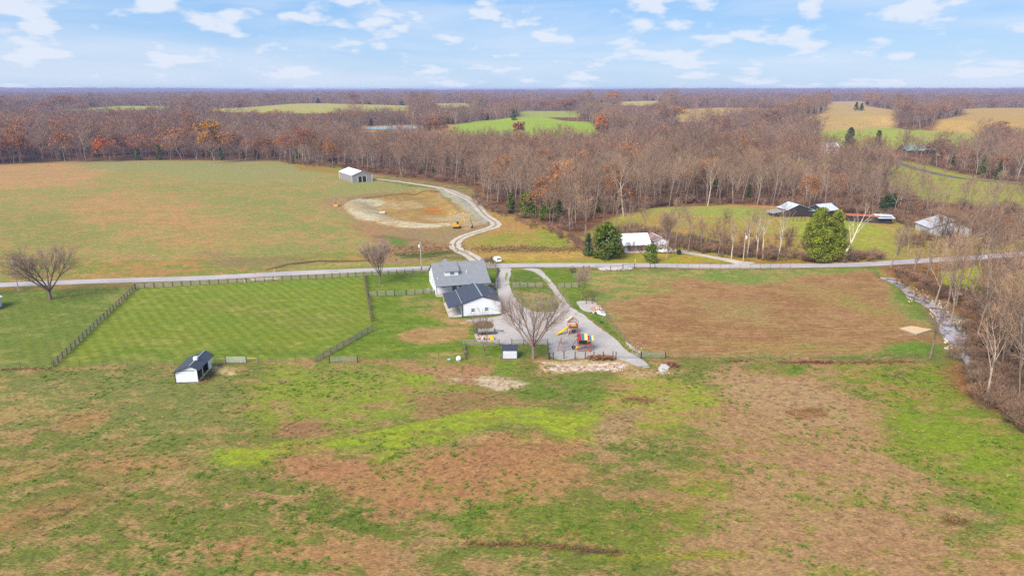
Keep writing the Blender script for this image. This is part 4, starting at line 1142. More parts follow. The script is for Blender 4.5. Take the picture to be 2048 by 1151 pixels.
M_BROWNROOF = metal_roof('rusty_shingles', S(140, 116, 112), 1.0, .8, 1, noise=.25)
M_RUST = mat('rusted_sheet', S(170, 96, 66), .8, noise=.3, scale=1)
M_GREEN = metal_roof('green_metal_roof', S(128, 158, 142), .6, .5, 0)
M_YEL = mat('yellow_plastic', S(234, 188, 40), .4, noise=.05)
M_RED = mat('red_canvas', S(164, 50, 54), .7, noise=.08)
M_TEAL = mat('teal_canvas', S(66, 118, 134), .7, noise=.08)
M_YCAN = mat('yellow_canvas', S(224, 196, 112), .7, noise=.08)
M_CEDW = mat('stained_cedar', S(160, 84, 52), .8, noise=.2, scale=4)
M_RUBBER = mat('black_rubber', (.02, .02, .02), .8, noise=.1)
M_MACH = mat('machine_yellow', S(208, 154, 44), .5, noise=.1)
M_CARW = mat('white_car_paint', (.78, .78, .80), .25, noise=.02, spec=.6)
M_BLUE = mat('blue_plastic', S(30, 70, 170), .5, noise=.05)
M_PLASTW = mat('white_plastic', (.72, .72, .72), .5, noise=.05)
M_STONE = mat('limestone_block', S(206, 190, 170), .9, noise=.2)
M_CANV = mat('camo_cover', S(150, 156, 146), .8, noise=.2)

def part_box(name, m, parent, c, d, **k):
    return MB().box(c, d, **k).build(name, m, parent)
def window(parent, c, w_, h_, facing='y', sash=True, frame=M_FRAMEW, glass=M_GLASS):
    """a framed opening lying 2-3 cm proud of a wall; c is its centre on the wall face, normal -y or -x"""
    fr = MB(); x, y, z = c; th = .07
    if facing == 'y':
        fr.box((x, y - .03, z + h_ / 2), (w_ + th * 2, .06, th)).box((x, y - .03, z - h_ / 2), (w_ + th * 2, .06, th))
        fr.box((x - w_ / 2 - th / 2, y - .03, z), (th, .055, h_ - th)).box((x + w_ / 2 + th / 2, y - .03, z), (th, .055, h_ - th))
        if sash: fr.box((x, y - .035, z), (w_, .05, th))
    else:
        fr.box((x - .03, y, z + h_ / 2), (.06, w_ + th * 2, th)).box((x - .03, y, z - h_ / 2), (.06, w_ + th * 2, th))
        fr.box((x - .03, y - w_ / 2 - th / 2, z), (.055, th, h_ - th)).box((x - .03, y + w_ / 2 + th / 2, z), (.055, th, h_ - th))
        if sash: fr.box((x - .035, y, z), (.05, w_, th))
    f = fr.build('window', frame, parent)
    if facing == 'y': MB().box((x, y - .015, z), (w_, .02, h_ - .07)).build('pane', glass, f)
    else: MB().box((x - .015, y, z), (.02, w_, h_ - .07)).build('pane', glass, f)
    return f
def base_pts(p0, p1):
    a = W(*p0); b_ = W(*p1)
    d = b_ - a
    return a, atan2(d.y, d.x), hypot(d.x, d.y)
def gable(name, label, cat, O, rz, w_, l, hw, hr, wm_, rm, over=.3, ridge='y', rf=.5, group=None, base=None):
    """box building, origin at its near left corner; ridge runs along local y (front is the gable) or along x"""
    o = thing(name, label, cat, tuple(O), rz, group)
    if ridge == 'y':
        MB().prism([(0, -.6), (w_, -.6), (w_, hw), (w_ * rf, hr), (0, hw)], 0, l, 'y').build('walls', wm_, o)
        q = MB(); k1 = (hr - hw) / (w_ * rf); k2 = (hr - hw) / (w_ * (1 - rf)); t_ = .12
        q.slab([(-over, -over, hw - over * k1 + t_), (w_ * rf, -over, hr + t_), (w_ * rf, l + over, hr + t_), (-over, l + over, hw - over * k1 + t_)], .1)
        q.slab([(w_ * rf, -over, hr + t_), (w_ + over, -over, hw - over * k2 + t_), (w_ + over, l + over, hw - over * k2 + t_), (w_ * rf, l + over, hr + t_)], .1)
        q.build('roof', rm, o)
    else:
        MB().prism([(0, -.6), (l, -.6), (l, hw), (l * rf, hr), (0, hw)], 0, w_, 'x').build('walls', wm_, o)
        q = MB(); k1 = (hr - hw) / (l * rf); k2 = (hr - hw) / (l * (1 - rf)); t_ = .12
        q.slab([(-over, -over, hw - over * k1 + t_), (w_ + over, -over, hw - over * k1 + t_), (w_ + over, l * rf, hr + t_), (-over, l * rf, hr + t_)], .1)
        q.slab([(-over, l * rf, hr + t_), (w_ + over, l * rf, hr + t_), (w_ + over, l + over, hw - over * k2 + t_), (-over, l + over, hw - over * k2 + t_)], .1)
        q.build('roof', rm, o)
    return o

# ------------------------------------------------------------------ farmhouse
fh = thing('farmhouse', 'white farmhouse with a pale grey metal roof, shed dormer and back porch', 'house', (-20.9, 179.9, 0), radians(14.5))
MB().prism([(2.3, -.2), (16, -.2), (16, 3.2), (13.5, 4.35), (9, 7.12), (4.5, 4.35), (2.3, 3.58)], .35, 15.0, 'x').build('walls', M_WHITE, fh)
q = MB()
prof = [(-.35, 3.0), (4.5, 4.55), (9, 7.35), (13.5, 4.55), (16.6, 3.3)]
for (y0, z0), (y1, z1) in zip(prof[:-1], prof[1:]):
    q.slab([(0, y0, z0), (15.6, y0, z0), (15.6, y1, z1), (0, y1, z1)], .12)
rf_ = q.build('roof', M_GREYROOF, fh)
MB().lathe([(.12, 0), (.12, .45), (.16, .5), (.16, .6)], (9.6, 5.2, 4.85), 8).lathe([(.08, 0), (.08, .6)], (1.0, 3.2, 4.0), 8).build('vent', M_FRAMEW, rf_)
dm = MB().prism([(4.5, 4.3), (4.5, 5.85), (8.8, 7.2), (8.8, 6.9)], 3.3, 7.1, 'x').build('dormer', M_WHITE, fh)
MB().slab([(2.9, 4.1, 5.92), (7.45, 4.1, 5.92), (7.45, 9.1, 7.5), (2.9, 9.1, 7.5)], .1).build('dormer_roof', M_GREYROOF, dm)
window(dm, (5.35, 4.5, 5.18), 1.15, .75, frame=M_TEAL if False else M_FRAMEW)
xg = MB().add([(2.9, 9.6, 5.2), (7.1, 9.6, 5.2), (5.0, 11.2, 7.35), (2.9, 15.0, 4.8), (7.1, 15.0, 4.8), (5.0, 15.0, 7.1)], [(0, 1, 2), (0, 2, 5, 3), (1, 4, 5, 2), (3, 5, 4), (0, 3, 4, 1)]).build('cross_gable', M_GREYROOF, fh)
q = MB()
for x in (.25, 4.6, 8.2, 11.8, 15.2): q.box((x, .1, 1.5), (.14, .14, 3.0))
q.build('porch_posts', M_TRIM, fh)
MB().box((7.7, 1.1, .0), (15.2, 2.4, .5)).build('porch_floor', M_CONC, fh)
q = MB()
for a_, b_ in ((.35, 4.5), (4.7, 8.1)):
    q.box(((a_ + b_) / 2, .1, 1.15), (b_ - a_, .08, .08)); q.box(((a_ + b_) / 2, .1, .5), (b_ - a_, .06, .06))
    x = a_ + .3
    while x < b_: q.box((x, .1, .8), (.04, .04, .62)); x += .4
q.build('porch_railing', M_CEDW, fh)
window(fh, (2.6, 2.3, 2.3), .8, .7); window(fh, (7.2, 2.3, 2.1), .7, .9)
MB().box((5.6, 2.27, 1.35), (1.0, .06, 2.1)).build('door', M_TEAL, fh)
window(fh, (.35, 9, 2.0), 1.0, 1.3, 'x'); window(fh, (.35, 13, 2.0), 1.0, 1.3, 'x'); window(fh, (.35, 5, 2.2), .7, 1.5, 'x')
MB().box((7.8, -.36, 2.94), (15.6, .05, .14)).build('gutter', M_TRIM, fh)

# ------------------------------------------------------------------ garage with lean-to
ga = thing('garage', 'white metal garage with charcoal roof and an open lean-to on its left', 'garage', (-12.36, 162.5, 0), radians(12.2))
MB().prism([(0, 0), (9.9, 0), (9.9, 3.5), (4.95, 5.07), (0, 3.5)], 0, 12.5, 'y').build('walls', M_WHITE, ga)
q = MB()
q.slab([(-.12, -.15, 3.60), (4.95, -.15, 5.21), (4.95, 12.65, 5.21), (-.12, 12.65, 3.60)], .1)
q.slab([(4.95, -.15, 5.21), (10.1, -.15, 3.57), (10.1, 12.65, 3.57), (4.95, 12.65, 5.21)], .1)
rf_ = q.build('roof', M_DARKROOF, ga)
MB().box((4.95, 6.25, 5.24), (.34, 12.8, .06)).build('ridge_cap', M_STEEL, rf_)
q = MB().box((-.13, 6.25, 3.62), (.16, 12.8, .06)); q.build('flashing', M_STEEL, rf_)
lr = MB().slab([(-3.6, -.1, 2.72), (-.1, -.1, 3.50), (-.1, 12.6, 3.50), (-3.6, 12.6, 2.72)], .1).build('lean_to_roof', M_DARKROOF, ga)
MB().box((-1.7, 6.2, .05), (3.3, 12.4, .12)).build('lean_to_floor', M_CONC, ga)
q = MB()
for y in (.1, 4.1, 8.2, 12.3): q.box((-3.3, y, 1.33), (.15, .15, 2.5))
q.build('lean_to_posts', M_WOODL, ga)
q = MB()
for x in (-.06, 9.96): q.box((x, -.05, 1.75), (.22, .2, 3.5))
q.box((4.95, -.04, .12), (9.7, .08, .24)); q.box((-1.7, -.03, .06), (3.2, .05, .16))
q.bar((-.1, -.17, 3.53), (4.95, -.17, 5.13), .13).bar((4.95, -.17, 5.16), (10.08, -.17, 3.5), .13).bar((-3.6, -.12, 2.66), (-.1, -.12, 3.44), .08)
q.build('trim', M_TRIM, ga)
window(ga, (2.6, 0, 1.72), .86, .85); window(ga, (6.05, 0, 1.76), .86, .85)
MB().box((-.03, 3.2, 1.1), (.05, .95, 2.1)).build('side_door', M_FRAMEW, ga)

# ------------------------------------------------------------------ small shed
sh = thing('garden_shed', 'small white shed with a dark roof inside the board-fenced pen', 'shed', (-2.02, 134.9, 0), radians(1))
MB().prism([(0, .1), (2.4, .1), (2.4, 2.0), (1.2, 2.75), (0, 2.0)], 0, 3.1, 'x').build('walls', M_WHITE_Y, sh)
q = MB()
q.slab([(-.15, -.15, 2.0), (3.25, -.15, 2.0), (3.25, 1.2, 2.86), (-.15, 1.2, 2.86)], .08)
q.slab([(-.15, 1.2, 2.86), (3.25, 1.2, 2.86), (3.25, 2.55, 2.0), (-.15, 2.55, 2.0)], .08)
q.build('roof', M_DARKROOFX, sh)
q = MB().box((0, 0, 1.03), (.1, .1, 1.9)).box((3.1, 0, 1.03), (.1, .1, 1.9)).box((1.55, .02, .03), (3.1, .12, .12)).box((1.55, -.03, 1.93), (3.0, .05, .1))
q.build('trim', M_TRIM, sh)

# ------------------------------------------------------------------ horse run-in shelter
rs = thing('horse_shelter', 'white run-in horse shelter with dark roof, open right side and white cupola', 'shelter', (-65.5, 122.6, 0), radians(4))
q = MB()
q.prism([(0, 0), (4.2, 0), (4.2, 2.75), (3.1, 3.45), (0, 2.25)], 0, .12, 'y')
q.prism([(0, 0), (4.2, 0), (4.2, 2.75), (3.1, 3.45), (0, 2.25)], 7.5, 7.62, 'y')
q.prism([(.12, 0), (.12, 2.25), (7.5, 2.25), (7.5, 0)], 0, 1) if False else q.box((.06, 3.81, 1.12), (.12, 7.38, 2.24))
q.box((4.14, 6.75, 1.38), (.12, 1.5, 2.76))
q.build('walls', M_WHITE, rs)
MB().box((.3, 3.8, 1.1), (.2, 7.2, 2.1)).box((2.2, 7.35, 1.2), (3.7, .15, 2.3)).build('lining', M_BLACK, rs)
q = MB()
q.slab([(-.35, -.3, 2.2), (3.1, -.3, 3.62), (3.1, 7.9, 3.62), (-.35, 7.9, 2.2)], .1)
q.slab([(3.1, -.3, 3.62), (4.85, -.3, 2.66), (4.85, 7.9, 2.66), (3.1, 7.9, 3.62)], .1)
rf_ = q.build('roof', M_DARKROOF, rs)
MB().box((3.1, 3.8, 3.64), (.2, 8.3, .05)).build('ridge_cap', M_STEEL, rf_)
cu = MB().box((3.1, 3.0, 3.85), (.75, .75, .6)).build('cupola', M_PLASTW, rf_)
q = MB().box((4.14, .06, 1.35), (.16, .16, 2.7)).box((4.14, 2.9, 1.4), (.14, .14, 2.7)); q.build('posts', M_FRAMEW, rs)
MB().box((4.16, 3.0, .12), (.12, 5.8, .22)).build('kick_board', M_WOODL, rs)
MB().box((0, -.02, 1.12), (.12, .1, 2.25)).box((2.1, -.02, .06), (4.1, .06, .12)).box((2.1, -.03, 2.5), (3.5, .05, .09)).bar((-.35, -.32, 2.15), (3.1, -.32, 3.56), .07).bar((3.1, -.32, 3.56), (4.85, -.32, 2.6), .07).build('trim', M_TRIM, rs)

# ------------------------------------------------------------------ grey barn
O = W(704.5, 365.4)
gb = gable('pole_barn', 'grey steel barn with a white roof and two dark open doorways', 'barn', O, radians(31), 12.7, 25, 4.4, 6.7, M_GREYBARN, M_WROOF, .35)
q = MB()
for x in (.02, 12.68, 3.75, 9.1, 6.4): q.box((x, -.05, 2.2 if x in (.02, 12.68) else 1.75), (.28, .12, 4.4 if x in (.02, 12.68) else 3.5))
q.box((-.05, 25, 2.1), (.2, .3, 4.2))
q.build('trim', M_FRAMEW, gb)
MB().box((5.05, -.02, 1.7), (2.3, .06, 3.4)).build('doorway', M_RUBBER, gb)  # both doorways are black panels: the shade inside put into the colour
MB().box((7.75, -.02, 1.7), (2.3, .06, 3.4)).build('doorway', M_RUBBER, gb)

# ------------------------------------------------------------------ brick house and its garage
O = W(1246.5, 503.5)
bh = thing('brick_house', 'low brick house with a steep white metal roof beside the road', 'house', tuple(O), radians(8))
MB().prism([(.3, -.3), (9.8, -.3), (9.8, 2.4), (5, 5.2), (.3, 2.4)], 0, 9.9, 'x').build('walls', M_BRICK, bh)
q = MB()
q.slab([(-.2, -.3, 2.3), (10.2, -.3, 2.3), (10.2, 5, 5.5), (-.2, 5, 5.5)], .1)
q.slab([(-.2, 5, 5.5), (10.2, 5, 5.5), (10.2, 10.3, 2.3), (-.2, 10.3, 2.3)], .1)
q.build('roof', M_WROOFX, bh)
wg = MB().prism([(0, 0), (5, 0), (5, 2.4), (2.5, 4.6), (0, 2.4)], 2.5, 9, 'y')
for i_, v_ in enumerate(wg.v): wg.v[i_] = (v_[0] - 4.4, v_[1], v_[2])
wg = wg.build('side_wing', M_BRICK, bh)
MB().slab([(-4.7, 2.1, 2.4), (-1.9, 2.1, 4.85), (-1.9, 9.3, 4.85), (-4.7, 9.3, 2.4)], .1).slab([(-1.9, 2.1, 4.85), (.9, 2.1, 2.4), (.9, 9.3, 2.4), (-1.9, 9.3, 4.85)], .1).build('wing_roof', M_WROOF, wg)
for x in (2.6, 5.3, 8.2): window(bh, (x, .3, 1.35), 1.0, 1.3)
MB().box((1.0, .27, 1.1), (.9, .06, 2.1)).build('door', M_FRAMEW, bh)
MB().box((4.95, -.7, -.05), (9.9, 1.9, .4)).build('porch_floor', M_CONC, bh)
O, rz_, wd = base_pts((1307.5, 495), (1334, 493.2))
dg = gable('detached_garage', 'small white garage with a weathered brown roof right of the brick house', 'garage', O, radians(13), 5.6, 8.5, 2.3, 3.5, M_WHITE, M_BROWNROOF, .4)
MB().box((3.3, -.03, 1.05), (3.0, .06, 2.1)).build('garage_door', M_PLASTW, dg)
MB().box((1.1, -.03, 1.0), (.9, .06, 2.0)).build('door', M_GREYBARN, dg)
MB().box((2.8, 4.2, 3.66), (.3, 9.2, .06)).build('ridge_cap', M_FRAMEW, dg)

# ------------------------------------------------------------------ black barns on the hill pasture
M_TINX = metal_roof('weathered_tin', S(186, 190, 200), .6, .5, 0, noise=.15); M_TINY = metal_roof('weathered_tin_side', S(186, 190, 200), .6, .5, 1, noise=.15)
O = W(1573.5, 434)
b1 = gable('tobacco_barn', 'black board barn with a bright tin roof and a low shed on its left', 'barn', O, radians(10), 11.5, 8, 3.0, 5.2, M_BLACK, M_TINY, .3, rf=.45, group='black barns on the hill pasture')
MB().prism([(-5, -.4), (0, -.4), (0, 2.2), (-5, 1.5)], 1, 7, 'y').build('side_shed', M_BLACK, b1)
MB().slab([(-6.3, .7, 1.65), (-.3, .7, 2.45), (-.3, 7.3, 2.45), (-6.3, 7.3, 1.65)], .08).build('shed_roof', M_GREYBARN, b1)
O = W(1647, 435)
b2 = gable('tobacco_barn', 'black barn with a tin roof sloping this way, behind the big cedar', 'barn', O, radians(24), 8.2, 9, 2.9, 5.0, M_BLACK, M_TINX, .4, ridge='x', group='black barns on the hill pasture')
MB().prism([(1, -.4), (8, -.4), (8, 2.0), (1, 2.8)], -5, 0, 'x').build('side_shed', M_BLACK, b2)
MB().slab([(-5.4, .8, 3.0), (-.45, .8, 3.0), (-.45, 8.4, 2.6), (-5.4, 8.4, 2.6)], .08).build('shed_roof', M_GREEN, b2)
O = W(1694, 442)
b3 = thing('cattle_shed', 'long low black shed with a rusty roof and a white tin end', 'shed', tuple(O), radians(-14))
zr = b3.location.z
MB().prism([(0, -1.5), (3.6, -1.5), (3.6, 2.5), (0, 2.35)], 0, 17, 'x').build('walls', M_BLACK, b3)
MB().slab([(-.3, -.4, 2.42), (12.5, -.4, 2.42), (12.5, 3.9, 2.62), (-.3, 3.9, 2.62)], .08).build('rusty_roof', M_RUST, b3)
MB().slab([(11.5, -1.6, 1.95), (18.0, -1.0, 2.05), (17.5, 4.0, 2.9), (10.5, 4.0, 2.95)], .08).build('tin_roof', M_TINX, b3)
O = W(1858, 471)
M_WSHED = metal_roof('chalky_white_siding', (.52, .52, .54), .4, .6, 0, noise=.2)
M_TINW = metal_roof('dull_white_tin', S(176, 174, 178), .5, .7, 1, noise=.25)
wb = gable('white_barn', 'white metal barn half hidden behind the bare roadside trees', 'barn', O, radians(-6), 14.5, 12, 3.0, 6.2, M_WSHED, M_TINW, .4, rf=.6)

# ------------------------------------------------------------------ upland farm
O = W(1651, 306.5)
uf = gable('white_farmhouse', 'white two-storey farmhouse beside tall evergreens on the upland field', 'house', O, radians(5), 11.5, 8, 5.2, 8.2, M_PLASTW, M_WROOFX, .4, ridge='x')
for x, z in ((2.2, 1.6), (5.7, 1.6), (9.3, 1.6), (2.2, 4.3), (5.7, 4.3), (9.3, 4.3)): window(uf, (x, 0, z), 1.1, 1.5, sash=False)
O = W(1810, 313)
gable('green_barn', 'long barn with a pale green metal roof beyond the upland road', 'barn', O, radians(2), 25, 12, 3.5, 8.0, M_BLACK, M_GREEN, .5, ridge='x')
O = W(1881, 314)
gable('equipment_shed', 'long low dark shed right of the green-roofed barn', 'shed', O, radians(3), 13, 6, 2.6, 3.4, M_BLACK, M_BLACK, .3, ridge='x')
O = W(1546, 305)
gable('mobile_home', 'long pale low-roofed building half hidden in the woods left of the upland farmhouse', 'building', O, radians(-4), 14, 5, 2.6, 3.4, M_PLASTW, M_GREYBARN, .3, ridge='x')
def far_b(name, label, cat, u, v, g, w_, l, hw, hr, wm_, rm, rz=0, ridge='x'):
    p_ = W(u, v)
    return gable(name, label, cat, p_, radians(rz), w_, l, hw, hr, wm_, rm, .6, ridge=ridge)
far_b('far_house', 'white house on the rise of the far left field', 'house', 223, 214, 20, 17, 10, 3, 7.5, M_PLASTW, M_WROOFX)
M_RUSTR = mat('faded_red_roof', S(166, 104, 100), .8, noise=.2)
far_b('far_barn', 'grey barn with faded red roof in the far right tan field', 'barn', 1941, 227.5, 18, 30, 16, 4, 9, M_GREYBARN, M_RUSTR, 4)
far_b('far_barn', 'red and white roofed barn right of the grey far barn', 'barn', 1982, 225, 18, 32, 14, 5, 10, M_PLASTW, M_RUSTR, -3)
far_b('far_barn', 'long red barn on the distant hilltop farm', 'barn', 1268, 205, 24, 22, 10, 4, 8, mat('barn_red', S(150, 66, 62), .8), M_RUSTR, 0)
far_b('far_barn', 'orange-roofed shed right of the long red hilltop barn', 'shed', 1282, 204.5, 24, 9, 9, 3, 5, mat('barn_red', S(150, 66, 62), .8), M_RUST, 0)
far_b('far_barn', 'white barn left of the red barn on the hilltop farm', 'barn', 1259, 207, 24, 11, 10, 6, 10, M_PLASTW, M_WROOFX, 0)
far_b('far_barn', 'long white-roofed building left of the hilltop farm', 'building', 1190, 207, 24, 19, 12, 4, 8, M_GREYBARN, M_WROOFX, 0)
p_ = W(1254.5, 205)
si = thing('silo', 'white silo of the distant hilltop farm', 'silo', tuple(p_))
MB().lathe([(3, -1), (3, 15)], (0, 0, 0), 14).build('shaft', M_PLASTW, si)
MB().lathe([(3.1, 15), (2.4, 16.6), (1.2, 17.5), (.1, 17.9)], (0, 0, 0), 14).build('dome', M_STEEL, si, smooth=True)

# ------------------------------------------------------------------ board fences
POSTM = MB().box((0, 0, .7), (.14, .14, 1.75)).build('post', M_WOODD); COL.objects.unlink(POSTM)
POST_ME = POSTM.data
def board_fence(label, px, gap=2.45, h=1.38, boards=4, m=None, world=False, group='weathered board fences'):
    pts = [W(*p) for p in px] if not world else px
    o = thing('board_fence', label, 'fence', tuple(pts[0]), 0, group)
    rails = MB(); base = Vector(pts[0])
    rr = random.Random(int(abs(pts[0].x) * 7))
    for a, b_ in zip(pts[:-1], pts[1:]):
        n = max(1, round((b_ - a).length / gap))
        ps = []
        for i in range(n + 1):
            q = a.lerp(b_, i / n); ps.append(Vector((q.x, q.y, Tz(q.x, q.y))) - base)
            if i or a is pts[0]:
                c = bpy.data.objects.new('post', POST_ME); COL.objects.link(c); c.parent = o; c.location = ps[-1]
        for p0, p1 in zip(ps[:-1], ps[1:]):
            d = (p1 - p0); d.z = 0; d.normalize(); nn = Vector((-d.y, d.x, 0)) * .09
            for k in range(boards):
                z = .22 + (h - .28) * k / (boards - 1)
                j0, j1 = rr.uniform(-.02, .02), rr.uniform(-.02, .02)
                for s in (1,):
                    A_ = p0 + nn + Vector((0, 0, z + j0)); B_ = p1 + nn + Vector((0, 0, z + j1))
                    rails.add([A_ + Vector((0, 0, -.08)), B_ + Vector((0, 0, -.08)), B_ + Vector((0, 0, .08)), A_ + Vector((0, 0, .08)),
                               A_ + nn * .35 + Vector((0, 0, -.08)), B_ + nn * .35 + Vector((0, 0, -.08)), B_ + nn * .35 + Vector((0, 0, .08)), A_ + nn * .35 + Vector((0, 0, .08))],
                              [(0, 1, 2, 3), (7, 6, 5, 4), (3, 2, 6, 7), (0, 4, 5, 1), (0, 3, 7, 4), (1, 5, 6, 2)])
    rails.build('boards', M_WOODG, o)
    return o
board_fence('long board fence along the road above the mown paddock', [(270.8, 577.3), (400, 570.3), (600, 559.2), (727, 552.5), (858, 544.5)])
board_fence('board fence running down the left side of the mown paddock', [(108, 733.5), (270.3, 578.2)])
board_fence('board fence seen end-on between the paddock and house yard', [(727.5, 553.5), (742.5, 643.5)])
board_fence('short slanting board fence at the paddock corner', [(746.2, 660), (633.2, 723.4)])
board_fence('short board fence from the end-on fence to the yard gate', [(736.5, 592.6), (788.9, 590.8)])
board_fence('short board fence from the yard gate to the farmhouse', [(812.6, 589.8), (862.6, 586.7)])
board_fence('board fence crossing the grass island of the drive', [(1023.3, 575), (1086.3, 574)])
board_fence('board fence right of the drive behind a small bare tree', [(1114, 575.4), (1157, 575)])
board_fence('board fence beside the drive right of the farmhouse', [(973, 538), (991.5, 537.2), (995.5, 577), (984, 578)])
board_fence('board fence on the left side of the shed pen', [(998.5, 691), (925.3, 690.2), (930.6, 718.5)])
board_fence('board fence on the right side of the shed pen', [(1023.2, 690.5), (1094.9, 690), (1099, 718)])

# ------------------------------------------------------------------ wire fences and gates
TPOST = MB().bar((0, 0, -.3), (0, 0, 1.45), .045).build('post', M_WOODD); TP_ME = TPOST.data; COL.objects.unlink(TPOST)
BPOST = MB().bar((0, 0, -.3), (0, 0, 1.6), .10, 6).build('post', mat('creosote_post', S(70, 52, 48), .9)); BP_ME = BPOST.data; COL.objects.unlink(BPOST)
M_WIRE = mat('fence_wire', S(140, 136, 130), .6, .3)
def wire_fence(label, px, gap=4.5, pme=None, strands=4, r=.008, mesh_=False, group='wire fences'):
    pts = [W(*p) for p in px]; pme = pme or TP_ME
    o = thing('wire_fence', label, 'fence', tuple(pts[0]), 0, group); base = Vector(pts[0]); wr = MB()
    rr = random.Random(int(abs(pts[0].x) * 3))
    for k_, (a, b_) in enumerate(zip(pts[:-1], pts[1:])):
        n = max(1, round((b_ - a).length / gap)); prev = None
        for i in range(n + 1):
            q = a.lerp(b_, i / n); q = Vector((q.x, q.y, Tz(q.x, q.y))) - base
            if i or k_ == 0:
                c = bpy.data.objects.new('post', pme); COL.objects.link(c); c.parent = o; c.location = q
                c.rotation_euler = (rr.gauss(0, .03), rr.gauss(0, .04), 0)
            if prev is not None:
                for s in range(strands):
                    z = .2 + 1.1 * s / (strands - 1)
                    wr.bar(prev + Vector((0, 0, z)), q + Vector((0, 0, z)), r, 3)
                if mesh_:
                    m_ = int((q - prev).length / .25)
                    for j in range(m_):
                        e = prev.lerp(q, j / m_); wr.bar(e + Vector((0, 0, .1)), e + Vector((0, 0, 1.3)), r * .8, 3)
            prev = q
    wr.build('wire', M_WIRE, o)
    return o
wire_fence('wire fence along the pasture edge at the far left', [(-20, 738), (104, 735)], 5.5)
wire_fence('wire fence below the mown paddock left of the horse shelter', [(112, 734.5), (350, 729.5)], 4.6)
wire_fence('wire fence below the paddock between the two gates', [(514, 725), (630, 723)], 4.6)
wire_fence('wire fence along the lower edge of the house yard', [(720, 722), (930, 720)], 5.0)
wire_fence('wire fence in front of the shed pen', [(934, 719.5), (1000, 718.5), (1095, 718)], 4.2)
wire_fence('dark-posted wire fence below the playground', [(1098, 718.5), (1106.5, 717.5), (1128, 717), (1150, 717), (1170, 717), (1187, 716.5), (1206, 716.3), (1226, 716)], 2.4, BP_ME, mesh_=True)
wire_fence('wire fence curving down the left edge of the tilled field', [(1186, 604), (1196, 612), (1213, 634), (1226, 652), (1240, 669), (1256, 688), (1276, 708)], 2.6, mesh_=True)
wire_fence('wire fence along the bottom of the tilled field', [(1336, 717), (1500, 721), (1700, 723), (1830, 721)], 4.4)
wire_fence('short wire fence between tilled field and creek', [(1836, 720.5), (1890, 719), (1906, 717)], 3.0)
wire_fence('roadside wire fence above the tilled field', [(1310, 536.5), (1420, 537), (1580, 536.5)], 3.4)
wire_fence('woven wire fence at the hill pasture by the black barns', [(1586, 443), (1610, 441), (1642, 440)], 2.4, BP_ME)
wire_fence('low wire fence beside the stone pad', [(1172, 607), (1184, 607), (1188, 602)], 1.6, BP_ME)
def pipe_gate(label, p0, p1, h=1.3, m=None, bars=6, wings=0, solid=False, group='metal field gates', posts=True):
    a, b_ = W(*p0), W(*p1); o = thing('field_gate', label, 'gate', tuple(a), 0, group); d = b_ - a; L_ = d.length
    d.normalize(); q = MB()
    for k in range(bars): q.bar(Vector((0, 0, .25 + (h - .25) * k / (bars - 1))), d * L_ + Vector((0, 0, .25 + (h - .25) * k / (bars - 1))), .05 if solid else .03, 4)
    for k in range(5): q.bar(d * (L_ * k / 4) + Vector((0, 0, .25)), d * (L_ * k / 4) + Vector((0, 0, h)), .03, 4)
    q.build('gate_panel', m or M_STEEL, o)
    if posts:
        for e in (-.15, L_ + .15):
            c = bpy.data.objects.new('post', BP_ME); COL.objects.link(c); c.parent = o; c.location = d * e
    return o
pipe_gate('pale ribbed metal gate right of the horse shelter', (453, 726.5), (492, 726), 1.45, mat('pale_green_steel', S(196, 206, 194), .5, .3), 7, solid=True)
pipe_gate('grey tube gate below the slanting board fence', (661, 725), (713.5, 724.3), 1.35)
pipe_gate('wire-filled gate across the gravel lane by the playground', (1233, 716.5), (1280, 717), 1.35, bars=5)
pipe_gate('heavy tube gate left of the tilled field corner', (1284, 716.8), (1329, 716.3), 1.4, bars=6)
pipe_gate('thin tube gate in the yard fence left of the farmhouse', (790, 591), (811, 590), 1.2, bars=4)
for k_, (p0, p1, lb) in enumerate((((430, 727), (451, 726.7), 'bare rail panel left of the pale ribbed gate'), ((494, 726), (514, 725.6), 'bare rail panel right of the pale ribbed gate'))):
    a, b_ = W(*p0), W(*p1); o = thing('rail_panel', lb, 'fence', tuple(a), 0); d = b_ - a
    MB().bar((0, 0, 1.15), d + Vector((0, 0, 1.15)), .04).bar((0, 0, .2), d + Vector((0, 0, .2)), .02).build('rail', M_WOODL, o)
    MB().bar((0, 0, -.2), (0, 0, 1.4), .07, 6).bar(d + Vector((0, 0, -.2)), d + Vector((0, 0, 1.4)), .07, 6).build('end_posts', M_WOODG, o)
# pipe rails by the roadside stone
for k_, (px, lb) in enumerate(((((1166, 540.5), (1178, 540)), 'short pipe rail by the small roadside brush pile'), (((1221, 541), (1245.5, 538.5)), 'pipe rail standing on the white roadside stone'), (((1245.8, 538), (1269, 536)), 'pipe rail right of the white roadside stone'), (((1300, 535.5), (1309.5, 535.5)), 'pipe brace at the left end of the roadside wire fence'))):
    a, b_ = W(*px[0]), W(*px[1]); o = thing('pipe_rail', lb, 'rail', tuple(a), 0, 'dark pipe rails by the road'); d = b_ - a
    MB().bar((0, 0, 1.35), d + Vector((0, 0, 1.35)), .05).build('rail', M_WOODD, o)
    for e in (Vector((0, 0, 0)), d):
        c = bpy.data.objects.new('post', BP_ME); COL.objects.link(c); c.parent = o; c.location = e

